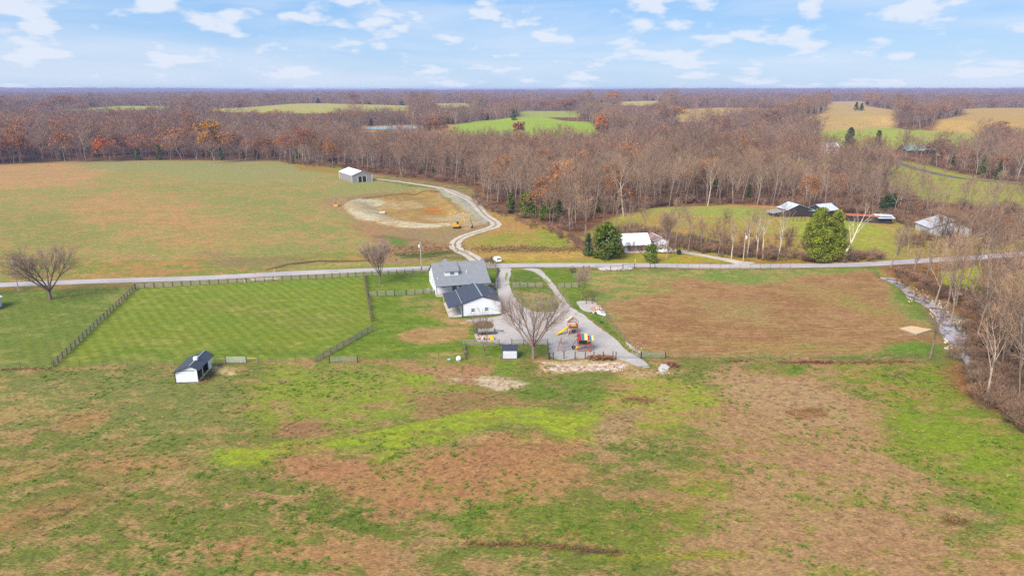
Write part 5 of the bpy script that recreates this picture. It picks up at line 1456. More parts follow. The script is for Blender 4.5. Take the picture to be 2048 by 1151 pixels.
# ------------------------------------------------------------------ power poles and lines
M_POLE = mat('pole_wood', S(186, 160, 134), .9, noise=.15); M_POLEG = mat('grey_pole_wood', S(176, 172, 162), .9, noise=.15)
def pole(label, u, v, h, m, lean=(0, 0), side=-1):
    p_ = W(u, v); o = thing('utility_pole', label, 'utility pole', tuple(p_), 0, 'utility poles along the road')
    top = Vector((lean[0], lean[1], h))
    MB().bar((0, 0, -.4), top, .17, 8, .11).build('shaft', m, o)
    a = top * .86
    MB().lathe([(.26, 0), (.26, .85), (.12, .98)], (a.x + .36 * side, a.y - .1, a.z - .5), 10).build('transformer', M_PLASTW, o)
    MB().bar(top + Vector((-.45, 0, -.25)), top + Vector((.45, 0, -.25)), .05).build('crossarm', m, o)
    MB().lathe([(.05, 0), (.07, .1), (.04, .22)], (top.x, top.y, top.z), 8).build('insulator', M_STEEL, o)
    return Vector(p_) + top
t1 = pole('grey utility pole left of the big bare roadside tree', 38.5, 582, 10.0, M_POLEG, (-.6, 0), 1)
t2 = pole('utility pole with red base band left of the farmhouse', 843.5, 543, 9.6, M_POLEG, (-.15, 0), -1)
t3 = pole('tan utility pole where the neighbour driveway meets the road', 1486, 524, 9.8, M_POLE, (0, 0), 1)
MB().bar(Vector(W(843.5, 543)) + Vector((0, -.01, .9)), Vector(W(843.5, 543)) + Vector((0, -.01, 1.9)), .185, 8).build('band', mat('red_band', S(190, 90, 80), .8), [o for o in SC.objects if o.get('label', '').startswith('utility pole with red')][0]).location = -Vector(W(843.5, 543))
def wire_line(label, a, b_, sag=1.2, r=.018):
    q = MB(); prev = None
    for i in range(25):
        s = i / 24; p_ = a.lerp(b_, s) - Vector((0, 0, sag * 4 * s * (1 - s)))
        if prev is not None: q.bar(prev, p_, r, 3)
        prev = p_
    o = q.build('power_line', M_WIRE); tag(o, label, 'power line', 'power lines along the road')
wire_line('overhead wire between the left pole and the farmhouse pole', t1, t2, 1.6)
wire_line('upper overhead wire running right from the farmhouse pole past the brick house', t2, t3, 2.2)
wire_line('lower overhead wire running right from the farmhouse pole past the brick house', t2 - Vector((0, 0, 1.2)), t3 - Vector((0, 0, 1.2)), 2.4)
wire_line('overhead wire leaving the driveway pole to the right', t3, W(2120, 500) + Vector((0, 0, 10)), 2.0)

# ------------------------------------------------------------------ vehicles
def suv(name, label, cat, loc, rz, L_=4.7, Wd=1.85, H_=1.7, hood=.26, boxy=False, group=None):
    """front towards +x"""
    o = thing(name, label, cat, tuple(loc), rz, group)
    side = [(-L_ / 2, .35), (-L_ / 2, .95), (-L_ / 2 + .12, 1.0), (-L_ / 2 + .35, H_ - .04), (-L_ / 2 + .8, H_), (L_ * .08, H_), (L_ * .24, 1.05), (L_ / 2 - .15, .92), (L_ / 2, .7), (L_ / 2, .35)]
    b_ = MB().prism(side, -Wd / 2, Wd / 2, 'y').build('body', M_CARW, o)
    bm = bmesh.new(); bm.from_mesh(b_.data)
    for v in bm.verts:
        if v.co.z > 1.1: v.co.y *= .86
    bmesh.ops.bevel(bm, geom=[e for e in bm.edges], offset=.06, segments=2, affect='EDGES', profile=.6)
    bm.to_mesh(b_.data); bm.free()
    k = .87 * Wd / 2
    g = MB()
    for s in (-1, 1):
        g.add([(-L_ / 2 + .45, s * (k + .035), 1.12), (L_ * .17, s * (k + .035), 1.12), (L_ * .07, s * (k - .035), H_ - .14), (-L_ / 2 + .6, s * (k - .035), H_ - .14)], [(0, 1, 2, 3)])
    g.build('side_glass', M_GLASS, b_)
    MB().box((-L_ / 2 + .185, 0, 1.32), (.06, Wd * .72, .40), ry=radians(18)).build('rear_window', M_GLASS, b_)
    MB().box((L_ * .175, 0, 1.33), (.05, Wd * .74, .55), ry=radians(-42)).build('windscreen', M_GLASS, b_)
    for x in (-L_ * .31, L_ * .31):
        for s in (-1, 1):
            w_ = MB().bar((x, s * (Wd / 2 - .2), .34), (x, s * (Wd / 2 + .02), .34), .34, 14).build('wheel', M_RUBBER, o)
            MB().bar((x, s * (Wd / 2 + .02), .34), (x, s * (Wd / 2 + .035), .34), .19, 10).build('rim', M_STEEL, w_)
    for s in (-1, 1):
        MB().box((-L_ / 2 - .01, s * Wd * .40, .95), (.05, .16, .3)).build('tail_light', M_RED, o)
        MB().box((L_ / 2 + .005, s * Wd * .36, .72), (.05, .3, .14)).build('headlight', M_STEEL, o)
    return o
suv('parked_suv', 'white car parked on the verge where the farm lane meets the road', 'car', W(994, 522.5), radians(110), L_=4.4)
suv('parked_suv', 'white pickup-like car parked in front of the small white garage', 'car', W(1323, 497), radians(-96), L_=4.8)
suv('parked_suv', 'low white car at the edge of the neighbour driveway', 'car', W(1326, 505), radians(178), L_=4.5, H_=1.4)

# ------------------------------------------------------------------ excavator at the pit
O = W(914, 456)
ex = thing('excavator', 'yellow tracked excavator at the edge of the clay pit', 'excavator', tuple(O), radians(4))
q = MB()
for s in (-1, 1): q.prism([(-1.6, .15), (-1.35, 0), (1.35, 0), (1.6, .15), (1.6, .5), (1.3, .7), (-1.3, .7), (-1.6, .5)], s * 1.05 - .25, s * 1.05 + .25, 'y')
q.build('tracks', M_RUBBER, ex)
MB().prism([(-1.9, .8), (.9, .8), (.9, 1.5), (.2, 1.6), (-1.5, 1.75), (-1.9, 1.5)], -1.15, 1.15, 'y').build('body', M_MACH, ex)
cb = MB().prism([(-.1, 1.5), (.95, 1.5), (.9, 2.0), (.6, 2.75), (-.1, 2.8)], .1, 1.1, 'y').build('cab', M_GLASS, ex)
MB().box((.3, .6, 2.82), (1.0, 1.05, .08)).build('cab_roof', M_STEEL, cb)
MB().bar((.6, -.3, 1.4), (2.6, -.3, 3.7), .22, 4, .26).bar((2.6, -.3, 3.7), (5.4, -.3, 3.6), .26, 4, .17).build('boom', M_MACH, ex)
MB().bar((5.4, -.3, 3.75), (6.4, -.3, 1.2), .2, 4, .15).build('stick', M_WOODD, ex)
MB().bar((.9, -.3, 1.2), (2.4, -.3, 2.9), .08, 6).bar((3.2, -.3, 3.9), (5.2, -.3, 4.1), .07, 6).build('ram', M_STEEL, ex)
MB().prism([(6.5, 1.3), (6.7, .7), (6.3, .15), (5.6, .1), (5.9, .6)], -.75, .15, 'y').build('bucket', M_RUBBER, ex)
# slab in the pit and play tower in the field
MB_ = MB().box((0, 0, .35), (2.8, 2.4, .7)); o = MB_.build('concrete_slab', M_STONE); o.location = W(764, 426); o.rotation_euler.z = .2; tag(o, 'pale concrete box lid standing in the clay pit', 'slab')
MB_ = MB().bar((0, 0, .3), (4.5, -.6, .3), .22, 8); o = MB_.build('drain_pipe', M_WOODG); o.location = W(742, 423); tag(o, 'grey drain pipe lying left of the concrete lid in the pit', 'pipe')
O = W(672, 413)
pt = thing('play_tower', 'small wooden play tower with peaked roof left of the clay pit', 'play tower', tuple(O), radians(10))
q = MB()
for x in (-.9, .9):
    for y in (-.8, .8): q.bar((x, y, -.1), (x, y, 3.0), .09)
q.box((0, 0, 1.3), (1.9, 1.7, .12)); q.build('frame', M_WOODL, pt)
MB().slab([(-1.15, -1, 2.95), (0, -1, 4.2), (0, 1, 4.2), (-1.15, 1, 2.95)], .07).slab([(0, -1, 4.2), (1.15, -1, 2.95), (1.15, 1, 2.95), (0, 1, 4.2)], .07).build('roof', M_WOODG, pt)
MB().box((-.2, -.85, 1.9), (1.5, .06, .8)).box((.7, -.86, 2.2), (.3, .05, .5)).build('panel', M_CEDW, pt)
MB().box((.1, -1.0, .5), (1.5, .5, .6)).build('sandbox', M_YEL, pt)

# ------------------------------------------------------------------ playsets
def striped(parent, name, q0, q1, q2, q3, mats, t_=.05):
    """canopy slope from ridge edge q0-q1 to eave edge q3-q2, in colour bands along the ridge"""
    n = len(mats); q0, q1, q2, q3 = map(Vector, (q0, q1, q2, q3))
    for i, m_ in enumerate(mats):
        a, b_ = i / n, (i + 1) / n
        MB().slab([q0.lerp(q1, a), q0.lerp(q1, b_), q3.lerp(q2, b_), q3.lerp(q2, a)], t_).build(name, m_, parent)
def slide(parent, top, end, w_=.6, side=None):
    top = Vector(top); end = Vector(end); d = end - top; dh = Vector((d.x, d.y, 0)).normalized(); n = Vector((-dh.y, dh.x, 0))
    q = MB(); prev = None
    for i in range(11):
        s = i / 10; c = top + d * s; c.z = top.z + (end.z - top.z) * (s ** .85 if s < .9 else s ** .85) + .12 * sin(s * pi * 2)
        if i == 10: c.z = end.z
        ring = [c + n * (w_ / 2) + Vector((0, 0, .22)), c + n * (w_ / 2 - .08), c - n * (w_ / 2 - .08), c - n * (w_ / 2) + Vector((0, 0, .22)), c - n * (w_ / 2 + .06) + Vector((0, 0, .2)), c - n * (w_ / 2 - .04) - Vector((0, 0, .08)), c + n * (w_ / 2 - .04) - Vector((0, 0, .08)), c + n * (w_ / 2 + .06) + Vector((0, 0, .2))]
        if prev:
            o_ = len(q.v); q.v += [tuple(p) for p in prev + ring]
            q.f += [(o_ + k, o_ + (k + 1) % 8, o_ + 8 + (k + 1) % 8, o_ + 8 + k) for k in range(8)]
        prev = ring
    return q.build('slide', M_YEL, parent)
def tire(parent, c, r=.38):
    q = MB(); n, m_ = 16, 8
    for i in range(n):
        a = 2 * pi * i / n
        for j in range(m_):
            b_ = 2 * pi * j / m_; rr = r + .13 * cos(b_)
            q.v.append((c[0] + rr * cos(a), c[1] + rr * sin(a) * .5, c[2] + .13 * sin(b_) + rr * sin(a) * .6))
    for i in range(n):
        for j in range(m_):
            q.f.append((i * m_ + j, ((i + 1) % n) * m_ + j, ((i + 1) % n) * m_ + (j + 1) % m_, i * m_ + (j + 1) % m_))
    return q.build('tire_swing', M_RUBBER, parent, smooth=True)
O = W(1139, 668)
pa = thing('playset', 'playset with a long yellow slide and striped canopy, nearer the drive', 'playset', tuple(O), radians(10), 'wooden playsets on the gravel')
q = MB()
for x in (0, 2.0):
    for y in (0, 1.8): q.bar((x, y, -.1), (x, y, 3.0), .07)
for x0, x1 in ((-.3, 0), (2.3, 2.0)):
    q.bar((x0, -.4, 0), (x1, 0, 1.4), .06)
q.box((1, 0, 2.35), (2, .08, .1)).box((1, 0, .3), (2, .08, .12)).box((1, 1.8, 2.35), (2, .08, .1))
q.build('frame', M_CEDW, pa)
MB().box((1, .9, 1.42), (2.1, 1.9, .1)).build('deck', M_CEDW, pa)
q = MB()
for k in range(9): q.box((.12 + k * .22, -.02, 1.8), (.15, .04, .7))
for k in range(8): q.box((2.03, .12 + k * .22, 1.8), (.04, .15, .7))
q.build('railing', M_CEDW, pa)
striped(pa, 'canopy', (1.0, -.1, 3.9), (1.0, 2.0, 3.9), (-.35, 2.0, 2.85), (-.35, -.1, 2.85), (M_RED, M_TEAL, M_YCAN))
q = MB().bar((1.0, -.1, 3.85), (2.2, -.1, 2.95), .05).bar((1.0, 2.0, 3.85), (2.2, 2.0, 2.95), .05).bar((2.2, -.1, 2.95), (2.2, 2.0, 2.95), .04); q.build('canopy_frame', M_CEDW, pa)
slide(pa, (-.05, .8, 1.5), (-3.0, -.1, .25), .62)
MB().bar((2.0, .9, 3.5), (4.4, .9, 3.3), .07).build('swing_beam', M_WOODL, pa) if False else None
tire(pa, (1.0, .2, .6)); MB().bar((1, .2, .9), (1, .6, 1.4), .02).build('tire_rope', M_WIRE, pa)
q = MB()
for s in (-.3, .3): q.bar((-.9 + s * .4, -1.1 + s * .3, 0), (0.05, -.05 + s, 1.45), .04)
q.build('ladder', M_WOODL, pa)
MB().box((.95, .0, 2.15), (1.2, .1, .35)).build('steering_panel', M_YEL, pa)

O = W(1156.5, 702)
pb = thing('playset', 'playset with red, teal and yellow roof, swing beam and ladder by the fence', 'playset', tuple(O), radians(2), 'wooden playsets on the gravel')
q = MB()
for x in (0, 1.95, 2.95):
    for y in (0, 1.9): q.bar((x, y, -.1), (x, y, 2.7), .07)
q.box((1.5, 0, .18), (3.0, .09, .14)).box((1.5, 0, 2.5), (3.0, .08, .1)).box((1.5, 1.9, 2.5), (3.0, .08, .1)).box((0, .95, 2.5), (.08, 1.9, .1))
q.build('frame', M_CEDW, pb)
MB().box((1.5, .95, 1.45), (3.0, 1.9, .1)).build('deck', M_CEDW, pb)
MB().box((.95, .02, 2.1), (1.8, .05, .62)).build('tarp', M_RUBBER, pb)
striped(pb, 'canopy', (-.15, .95, 3.75), (2.0, .95, 3.75), (2.0, -.25, 2.7), (-.15, -.25, 2.7), (M_RED, M_TEAL, M_YCAN))
striped(pb, 'canopy', (2.0, .95, 3.75), (-.15, .95, 3.75), (-.15, 2.15, 2.7), (2.0, 2.15, 2.7), (M_YCAN, M_TEAL, M_RED))
striped(pb, 'small_canopy', (2.05, .95, 3.3), (3.3, .95, 3.3), (3.3, -.2, 2.55), (2.05, -.2, 2.55), (M_RED, M_TEAL, M_YCAN))
q = MB().bar((2.15, -.75, 0), (2.3, -.05, 1.9), .04).bar((2.6, -.75, 0), (2.7, -.05, 1.9), .04)
for k in range(6): q.bar((2.15 + .02 * k, -.7 + .11 * k, .25 + k * .28), (2.6 + .02 * k, -.7 + .11 * k, .25 + k * .28), .03)
q.build('ladder', M_CEDW, pb)
q = MB()
for k in range(8): q.bar((3.25 + (k % 2) * .1, .1, .1 + k * .33), (3.25 + ((k + 1) % 2) * .1, .1, .43 + k * .33), .04)
q.build('climbing_rope', M_WOODD, pb)
slide(pb, (1.0, .5, 1.4), (-.6, .9, .35), .75)
bmx = MB().bar((0, .9, 2.75), (-3.65, 1.2, 2.65), .08).build('swing_beam', M_WOODL, pb)
q = MB().bar((-3.65, 1.2, 2.7), (-4.6, .1, 0), .07).bar((-3.65, 1.2, 2.7), (-3.5, -.55, 0), .06).bar((0, .9, 2.8), (-1.2, 2.6, 0), .07)
q.build('swing_legs', M_CEDW, pb)
for x in (-2.9, -2.0, -1.1):
    sw = MB().box((x, 1.08, .55), (.45, .2, .05)).build('swing_seat', M_BLUE if x < -2.5 else M_CEDW, pb)
    MB().bar((x - .22, 1.08, .55), (x - .22, 1.08, 2.65), .012, 3).bar((x + .22, 1.08, .55), (x + .22, 1.08, 2.65), .012, 3).build('chain', M_WIRE, sw)
tire(pb, (-.9, .9, .55), .34)

# ------------------------------------------------------------------ trailer, lumber and yard odds and ends
O = W(953, 667.5)
tr = thing('utility_trailer', 'low grey utility trailer parked beside the leafy bed', 'trailer', tuple(O), radians(6))
MB().box((2.2, 0, .75), (4.6, 1.9, .12)).box((2.2, -.95, .55), (4.6, .08, .2)).build('bed', M_WOODD, tr)
MB().box((2.1, 0, .92), (3.9, 1.5, .22)).build('load', M_CANV, tr)
for x in (1.2, 2.05):
    w_ = MB().bar((x, -1.0, .38), (x, -.78, .38), .36, 12).build('wheel', M_RUBBER, tr)
    w_ = MB().bar((x, .78, .38), (x, 1.0, .38), .36, 12).build('wheel', M_RUBBER, tr)
MB().bar((4.5, -.6, .65), (6.1, 0, .6), .06).bar((4.5, .6, .65), (6.1, 0, .6), .06).box((6.1, 0, .6), (.5, .25, .2)).build('tongue', M_TRIM, tr)
q = MB()
for x in (0, 4.4): q.box((x, .9, 1.1), (.08, .08, .6))
q.box((0, 0, 1.3), (.08, 1.9, .6)); q.build('tailgate', M_TRIM, tr)
O = W(953, 677)
st = thing('lumber_stack', 'row of pinkish cut stone and lumber behind the pen fence', 'lumber stack', tuple(O), radians(2))
rr = random.Random(5); q = MB()
for k in range(26): q.box((rr.uniform(.1, 3.0), rr.uniform(-.6, .6), rr.uniform(.1, .45)), (rr.uniform(.3, .7), rr.uniform(.2, .4), rr.uniform(.15, .25)), rr.uniform(-.5, .5))
q.build('blocks', mat('pink_stone', S(214, 168, 148), .9, noise=.3), st)
o = MB().lathe([(.28, 0), (.3, .5), (.28, .9), (.1, .95)], (0, 0, 0), 12).build('drum', M_PLASTW); o.location = W(965, 679.5); tag(o, 'pale blue-white drum beside the stone row', 'drum')
o = MB().box((0, 0, .3), (.9, .7, .6)).prism([(-.45, .6), (.45, .6), (.2, .85), (-.2, .85)], -.35, .35, 'y').build('crate', M_YEL); o.location = W(984, 678.5); tag(o, 'yellow tub right of the stone row', 'tub')
rr = random.Random(8)
O = W(898, 718.8); o = MB().lathe([(.25, 0), (.3, .05), (.3, .12), (.2, .1)], (0, 0, 0), 12).build('feed_pan', mat('light_blue', S(150, 196, 214), .6)); o.location = O; o.scale = (1.2, 1.2, 1); tag(o, 'light blue feed pan on bare soil by the dome', 'pan')
dh = thing('dog_house', 'round white domed animal shelter at the yard edge', 'animal shelter', tuple(W(917.5, 720)))
MB().lathe([(.55, 0), (.58, .35), (.5, .7), (.3, .92), (.08, .98)], (0, 0, 0), 14).build('dome', M_PLASTW, dh, smooth=True)
MB().prism([(-.2, 0), (.2, 0), (.2, .35), (0, .5), (-.2, .35)], -.66, -.5, 'y').build('doorway', M_CANV, dh)
kt = thing('toy_car', 'yellow and blue toy by the right end of the farmhouse', 'toy', tuple(W(981, 576.5)), radians(8))
MB().box((0, 0, 1.25), (1.9, .9, .2)).box((-.8, 0, .9), (.1, .8, .6)).build('roof', M_YEL, kt)
MB().box((.35, -.1, .5), (1.2, .9, .5)).build('tub', M_BLUE, kt); MB().box((-.5, 0, .3), (.6, .8, .5)).build('base', M_YEL, kt)
MB().bar((.85, .3, .7), (.85, .3, 1.2), .04).bar((-.85, .3, 0), (-.85, .3, 1.2), .05).bar((.85, -.3, .7), (.85, -.3, 1.2), .04).build('posts', M_YEL, kt)
o = thing('air_conditioner', 'two grey air conditioning units at the left corner of the farmhouse', 'air conditioner', tuple(W(857, 583)), radians(14))
MB().box((0, 0, .45), (.9, .9, .9)).lathe([(.35, .9), (.35, .95)], (0, 0, 0), 12).build('case', M_GREYBARN, o); MB().box((1.05, -.6, .4), (.8, .8, .8)).build('case', M_GREYBARN, o)
# rubble heap and white tank at the stone pad
rp = thing('scrap_heap', 'heap of broken stone and scrap on the pale pad', 'heap', tuple(W(1193, 620)))
rr = random.Random(3); q = MB()
for k in range(60):
    r_ = rr.uniform(.15, .5); q.box((rr.gauss(0, .8), rr.gauss(0, 1.4), rr.uniform(.05, .8)), (r_, r_ * .8, r_ * .7), rr.uniform(0, 3), rr.uniform(-.5, .5), rr.uniform(-.5, .5))
q.build('rubble', mat('pink_rubble', S(196, 160, 146), .9, noise=.3), rp)
tk = thing('white_boat', 'small white upturned boat beside the scrap heap', 'boat', tuple(W(1202, 627.5)), radians(-62))
prof_ = []
q = MB(); prev = None
for i in range(9):
    s = i / 8; x = -1.9 + 3.8 * s; wd = .75 * (1 - (2 * s - .85) ** 2 * .55) if s < .9 else .35; hh = .72 * (1 - .4 * abs(2 * s - 1) ** 2)
    ring = [(x, -wd, .1), (x, -wd * .9, hh * .7), (x, -wd * .45, hh), (x, wd * .45, hh), (x, wd * .9, hh * .7), (x, wd, .1)]
    if prev:
        o_ = len(q.v); q.v += prev + ring; q.f += [(o_ + k, o_ + (k + 1) % 6, o_ + 6 + (k + 1) % 6, o_ + 6 + k) for k in range(6)]
    else: q.add(ring, [(0, 1, 2, 3, 4, 5)])
    prev = ring
q.add(prev, [(5, 4, 3, 2, 1, 0)])
hl = q.build('hull', M_CARW, tk, smooth=False)
MB().box((-.5, .1, .74), (.35, .3, .06)).build('patch', M_BLUE, tk)
MB().box((1.3, 0, .15), (.12, 1.9, .1)).box((-1.3, 0, .15), (.12, 1.9, .1)).build('bearers', M_WOODD, tk)
bk = thing('basketball_hoop', 'thin portable basketball hoop standing in the grass by the boat', 'basketball hoop', tuple(W(1204, 645)), radians(10))
MB().bar((0, 0, 0), (0, .1, 2.9), .05, 6).build('pole', M_STEEL, bk)
MB().box((0, -.1, 2.75), (1.1, .04, .7)).build('backboard', mat('pale_acrylic', S(176, 184, 178), .4), bk)
MB().box((0, .2, .08), (.7, .9, .16)).build('base', M_RUBBER, bk)
o = MB().lathe([(.22, 0), (.25, .3), (.2, .35)], (0, 0, 0), 10).build('bucket', M_PLASTW); o.location = W(1187, 626); tag(o, 'white bucket on the grass below the stone pad', 'bucket')
# boulder-size limestone bits, one scatter nobody would count
rr = random.Random(21); q = MB()
for (u0, u1, v0, v1, n_, s0, s1) in ((1076, 1250, 723, 742, 260, .05, .2), (1200, 1262, 533, 540, 60, .1, .3), (1320, 1341, 727, 746, 50, .06, .18), (1890, 1935, 640, 698, 150, .15, .6), (1860, 1900, 600, 640, 80, .15, .5), (1815, 1862, 575, 604, 60, .12, .4), (1250, 1292, 684, 712, 60, .05, .2), (700, 800, 415, 440, 40, .1, .35), (890, 960, 425, 450, 80, .1, .4), (1000, 1100, 688, 720, 10, .05, .15)):
    for k in range(n_):
        p_ = W(rr.uniform(u0, u1), rr.uniform(v0, v1)); s = rr.uniform(s0, s1)
        q.box((p_.x, p_.y, Tz(p_.x, p_.y) + s * .2), (s, s * rr.uniform(.6, 1), s * .6), rr.uniform(0, 3), rr.uniform(-.4, .4), rr.uniform(-.4, .4))
tag(q.build('loose_stones', M_STONE), 'scattered pale limestone pieces', 'stones', kind='stuff')
# wooden platform
pp = [Vector((*W0(*p), 0.0)) for p in ((1798, 659), (1832, 671), (1863, 661.5), (1822, 654.5))]
c_ = sum(pp, Vector()) / 4
wp = thing('wooden_platform', 'pale square wooden platform at the creek side of the tilled field', 'platform', tuple(c_))
q = MB(); loc_ = [p - c_ for p in pp]
n_ = 16
for k in range(n_):
    a, b_ = k / n_ + .004, (k + 1) / n_ - .004
    q.slab([loc_[0].lerp(loc_[1], a) + Vector((0, 0, .45)), loc_[0].lerp(loc_[1], b_) + Vector((0, 0, .45)), loc_[3].lerp(loc_[2], b_) + Vector((0, 0, .45)), loc_[3].lerp(loc_[2], a) + Vector((0, 0, .45))], .05)
q.build('decking', mat('new_lumber', S(204, 172, 134), .8, noise=.12), wp)
q = MB()
for a, b_ in zip(loc_, loc_[1:] + loc_[:1]): q.bar(a * .98 + Vector((0, 0, .2)), b_ * .98 + Vector((0, 0, .2)), .17)
q.build('skirt', M_WOODG, wp)
# creek fence panel, culvert end, markers
wg_ = thing('water_gate', 'curved grey wire panel closing the fence at the creek', 'fence panel', tuple(W(1906, 719)))
q = MB(); n_ = 22
for k in range(n_ + 1):
    a = -.1 + 1.3 * k / n_; x = 3.0 * k / n_; y = 1.2 * sin(a)
    q.bar((x, y, 0), (x, y + .1, 1.15), .02, 3)
    if k:
        for z in (.05, .35, .65, .95, 1.15): q.bar((px_, py_, z), (x, y, z), .03, 3)
    px_, py_ = x, y
q.build('mesh', M_WOODG, wg_)
o = MB().bar((0, 0, .5), (1.4, .6, .5), .55, 12).build('drum', M_RUBBER); o.location = W(1792, 545.5); tag(o, 'black drum lying in the brush below the road', 'drum')
mk = thing('marker_post', 'yellow marker post at the road edge before the brick house', 'marker post', tuple(W(1270, 527.5)))
MB().bar((0, 0, 0), (0, 0, 1.3), .04).build('stake', M_FRAMEW, mk); MB().box((0, 0, 1.3), (.3, .05, .4)).build('plate', M_YEL, mk)
for u_, v_, lb in ((490, 565.5, 'orange-topped white stake above the paddock fence'), (549, 545.5, 'short wooden post on the far road edge'), (512, 556, 'grey mailbox post on the near road edge')):
    mk = thing('marker_post', lb, 'marker post', tuple(W(u_, v_)), 0, 'posts along the road')
    MB().bar((0, 0, 0), (0, 0, 1.3), .06).build('stake', M_WOODL if v_ < 560 else M_FRAMEW, mk); MB().box((0, 0, 1.4), (.2, .25, .25)).build('cap', M_WOODG if v_ < 560 else M_RUST, mk)
ws = thing('white_cottage', 'white outbuilding cut by the left photo edge', 'building', tuple(W(-62, 624)), 0)
MB().prism([(0, 0), (5, 0), (5, 2.6), (2.5, 4.2), (0, 2.6)], 0, 5, 'y').build('walls', M_WHITE, ws)
MB().slab([(-.3, -.3, 2.6), (2.5, -.3, 4.4), (2.5, 5.3, 4.4), (-.3, 5.3, 2.6)], .1).slab([(2.5, -.3, 4.4), (5.4, -.3, 2.6), (5.4, 5.3, 2.6), (2.5, 5.3, 4.4)], .1).build('roof', M_FRAMEW, ws)
# ------------------------------------------------------------------ single trees and shrubs near the camera
def one_tree(name, label, cat, u, v, tm, crown_parts=None, bark=BARK, twig=TWIG, group=None, rz=0, scale=1):
    p_ = W(u, v); o = thing(name, label, cat, tuple(p_), rz, group); o.scale = (scale,) * 3
    c = bpy.data.objects.new('trunk', mesh_of('trunk', [(tm.tv, tm.tf, bark)])); COL.objects.link(c); c.parent = o
    cp = [(tm.cv, tm.cf, twig)] + (crown_parts or []) if tm.cv else crown_parts
    c = bpy.data.objects.new('crown', mesh_of('crown', cp)); COL.objects.link(c); c.parent = o
    return o
def ms(seed, h, r, stems, lean, **kw):
    tm = TreeMesh(); d = dict(maxl=3, kids=(9, 6, 5), spread=.55, upf=.5, twig_w=.02, sides=(6, 4, 3), curve=.07); d.update(kw)
    multi_stem(tm, random.Random(seed), h, r, stems, lean, **d); return tm
DKT = veg_mat('yard_twigs', [A(160, 134, 120, k=.85), A(170, 144, 128, k=.85)])
DKB = veg_mat('yard_bark', [A(134, 114, 102, k=.8), A(142, 122, 110, k=.8)], noise_scale=2)
one_tree('bare_maple', 'large leafless tree beside the small white shed', 'tree', 1066.5, 716.5, ms(1, 14.5, .32, 8, .85, kids=(10, 7, 5), spread=.5, upf=.42, twig_w=.012, fork=.2, curve=.11), bark=DKB, twig=DKT)
one_tree('bare_sapling', 'thin multi-stemmed bare tree in front of the trailer', 'tree', 969, 711.5, ms(2, 9.0, .13, 4, .5, kids=(7, 5, 4), spread=.5, twig_w=.014, fork=.12, sides=(5, 3, 3)), bark=DKB, twig=DKT)
one_tree('bare_maple', 'rounded twiggy bare tree behind the paddock corner by the road', 'tree', 761, 566.5, ms(3, 11.5, .24, 7, .6, kids=(12, 8, 7), spread=.55, upf=.5, twig_w=.013, fork=.2), bark=DKB, twig=DKT)
one_tree('bare_maple', 'broad low-forking bare tree left of the paddock by the road', 'tree', 101, 598.5, ms(4, 15.5, .42, 7, .85, kids=(10, 8, 8), spread=.6, upf=.4, twig_w=.014, fork=.16), bark=DKB, twig=DKT)
one_tree('bare_maple', 'bare tree cut by the left photo edge beside the pole', 'tree', -34, 592, ms(5, 12, .3, 5, .7, kids=(9, 6, 5), fork=.15), bark=DKB, twig=DKT)
one_tree('bare_sapling', 'small rounded bare tree at the board fence right of the drive', 'tree', 1164, 598, ms(6, 8.2, .14, 5, .6, kids=(9, 6, 5), spread=.6, twig_w=.016, fork=.2, sides=(5, 3, 3)), bark=DKB, twig=DKT)
one_tree('bare_shrub', 'grey twiggy shrub behind the right end of the farmhouse', 'shrub', 977, 533.5, ms(7, 3.2, .1, 9, 1.0, kids=(7, 5, 4), fork=.05, twig_w=.03, sides=(4, 3, 3)), bark=BARK_WH, twig=TWIG)
one_tree('bare_shrub', 'dark little shrub by the board fence end near the road', 'shrub', 1145, 546, ms(8, 1.9, .06, 7, .9, kids=(7, 5, 4), fork=.05, twig_w=.03, sides=(4, 3, 3)), bark=BARK_DK, twig=DKT)
one_tree('bare_sapling', 'slim bare tree standing in front of the detached garage', 'tree', 1334, 516.5, ms(9, 15.5, .24, 4, .28, kids=(10, 6, 5), spread=.45, upf=.7, twig_w=.03, fork=.2), bark=BARK, twig=TWIG)
# evergreens by the neighbour's house
def evergreen(name, label, u, v, h, w_, m_, n=3000, size=.28, round_=.1, cat='tree', twin=None, bark=BARK_DK, layers=10, seed=1, trunk=True):
    tm = TreeMesh()
    if trunk: trunk_stub(h * .8, h * .02, tm.tv, tm.tf)
    V_, F_ = cone_green(seed, h, w_, n, size, layers, round_)
    if twin:
        V2, F2 = cone_green(seed + 5, h * twin[2], w_ * .8, n, size, layers, round_); o_ = len(V_)
        V_ += [(x + twin[0], y + twin[1], z) for x, y, z in V2]; F_ += [tuple(i + o_ for i in f) for f in F2]
    p_ = W(u, v); o = thing(name, label, cat, tuple(p_), 0)
    if trunk:
        c = bpy.data.objects.new('trunk', mesh_of('trunk', [(tm.tv, tm.tf, bark)])); COL.objects.link(c); c.parent = o
    c = bpy.data.objects.new('crown' if trunk else 'foliage', mesh_of('crown', [(V_, F_, m_)])); COL.objects.link(c); c.parent = o
    return o
evergreen('magnolia_tree', 'broad dark green evergreen tree left of the brick house', 1214, 516, 12.0, 5.2, MAGN, 5200, .30, .9, seed=21)
evergreen('juniper_bush', 'dense egg-shaped evergreen bush in front of the brick house', 1301, 524.5, 6.2, 2.5, MAGN, 4200, .16, .8, 'bush', seed=22)
evergreen('round_bush', 'small round brown-green bush on the neighbour lawn', 1358, 508.5, 1.7, .8, CEDAR, 700, .12, .9, 'bush', seed=23, trunk=False)
evergreen('cedar_tree', 'very large bright green cedar with two tops behind the road', 1633, 521.5, 17.5, 7.0, CEDAR_BRT, 15000, .2, .25, twin=(6.4, 2.5, .93), seed=24)
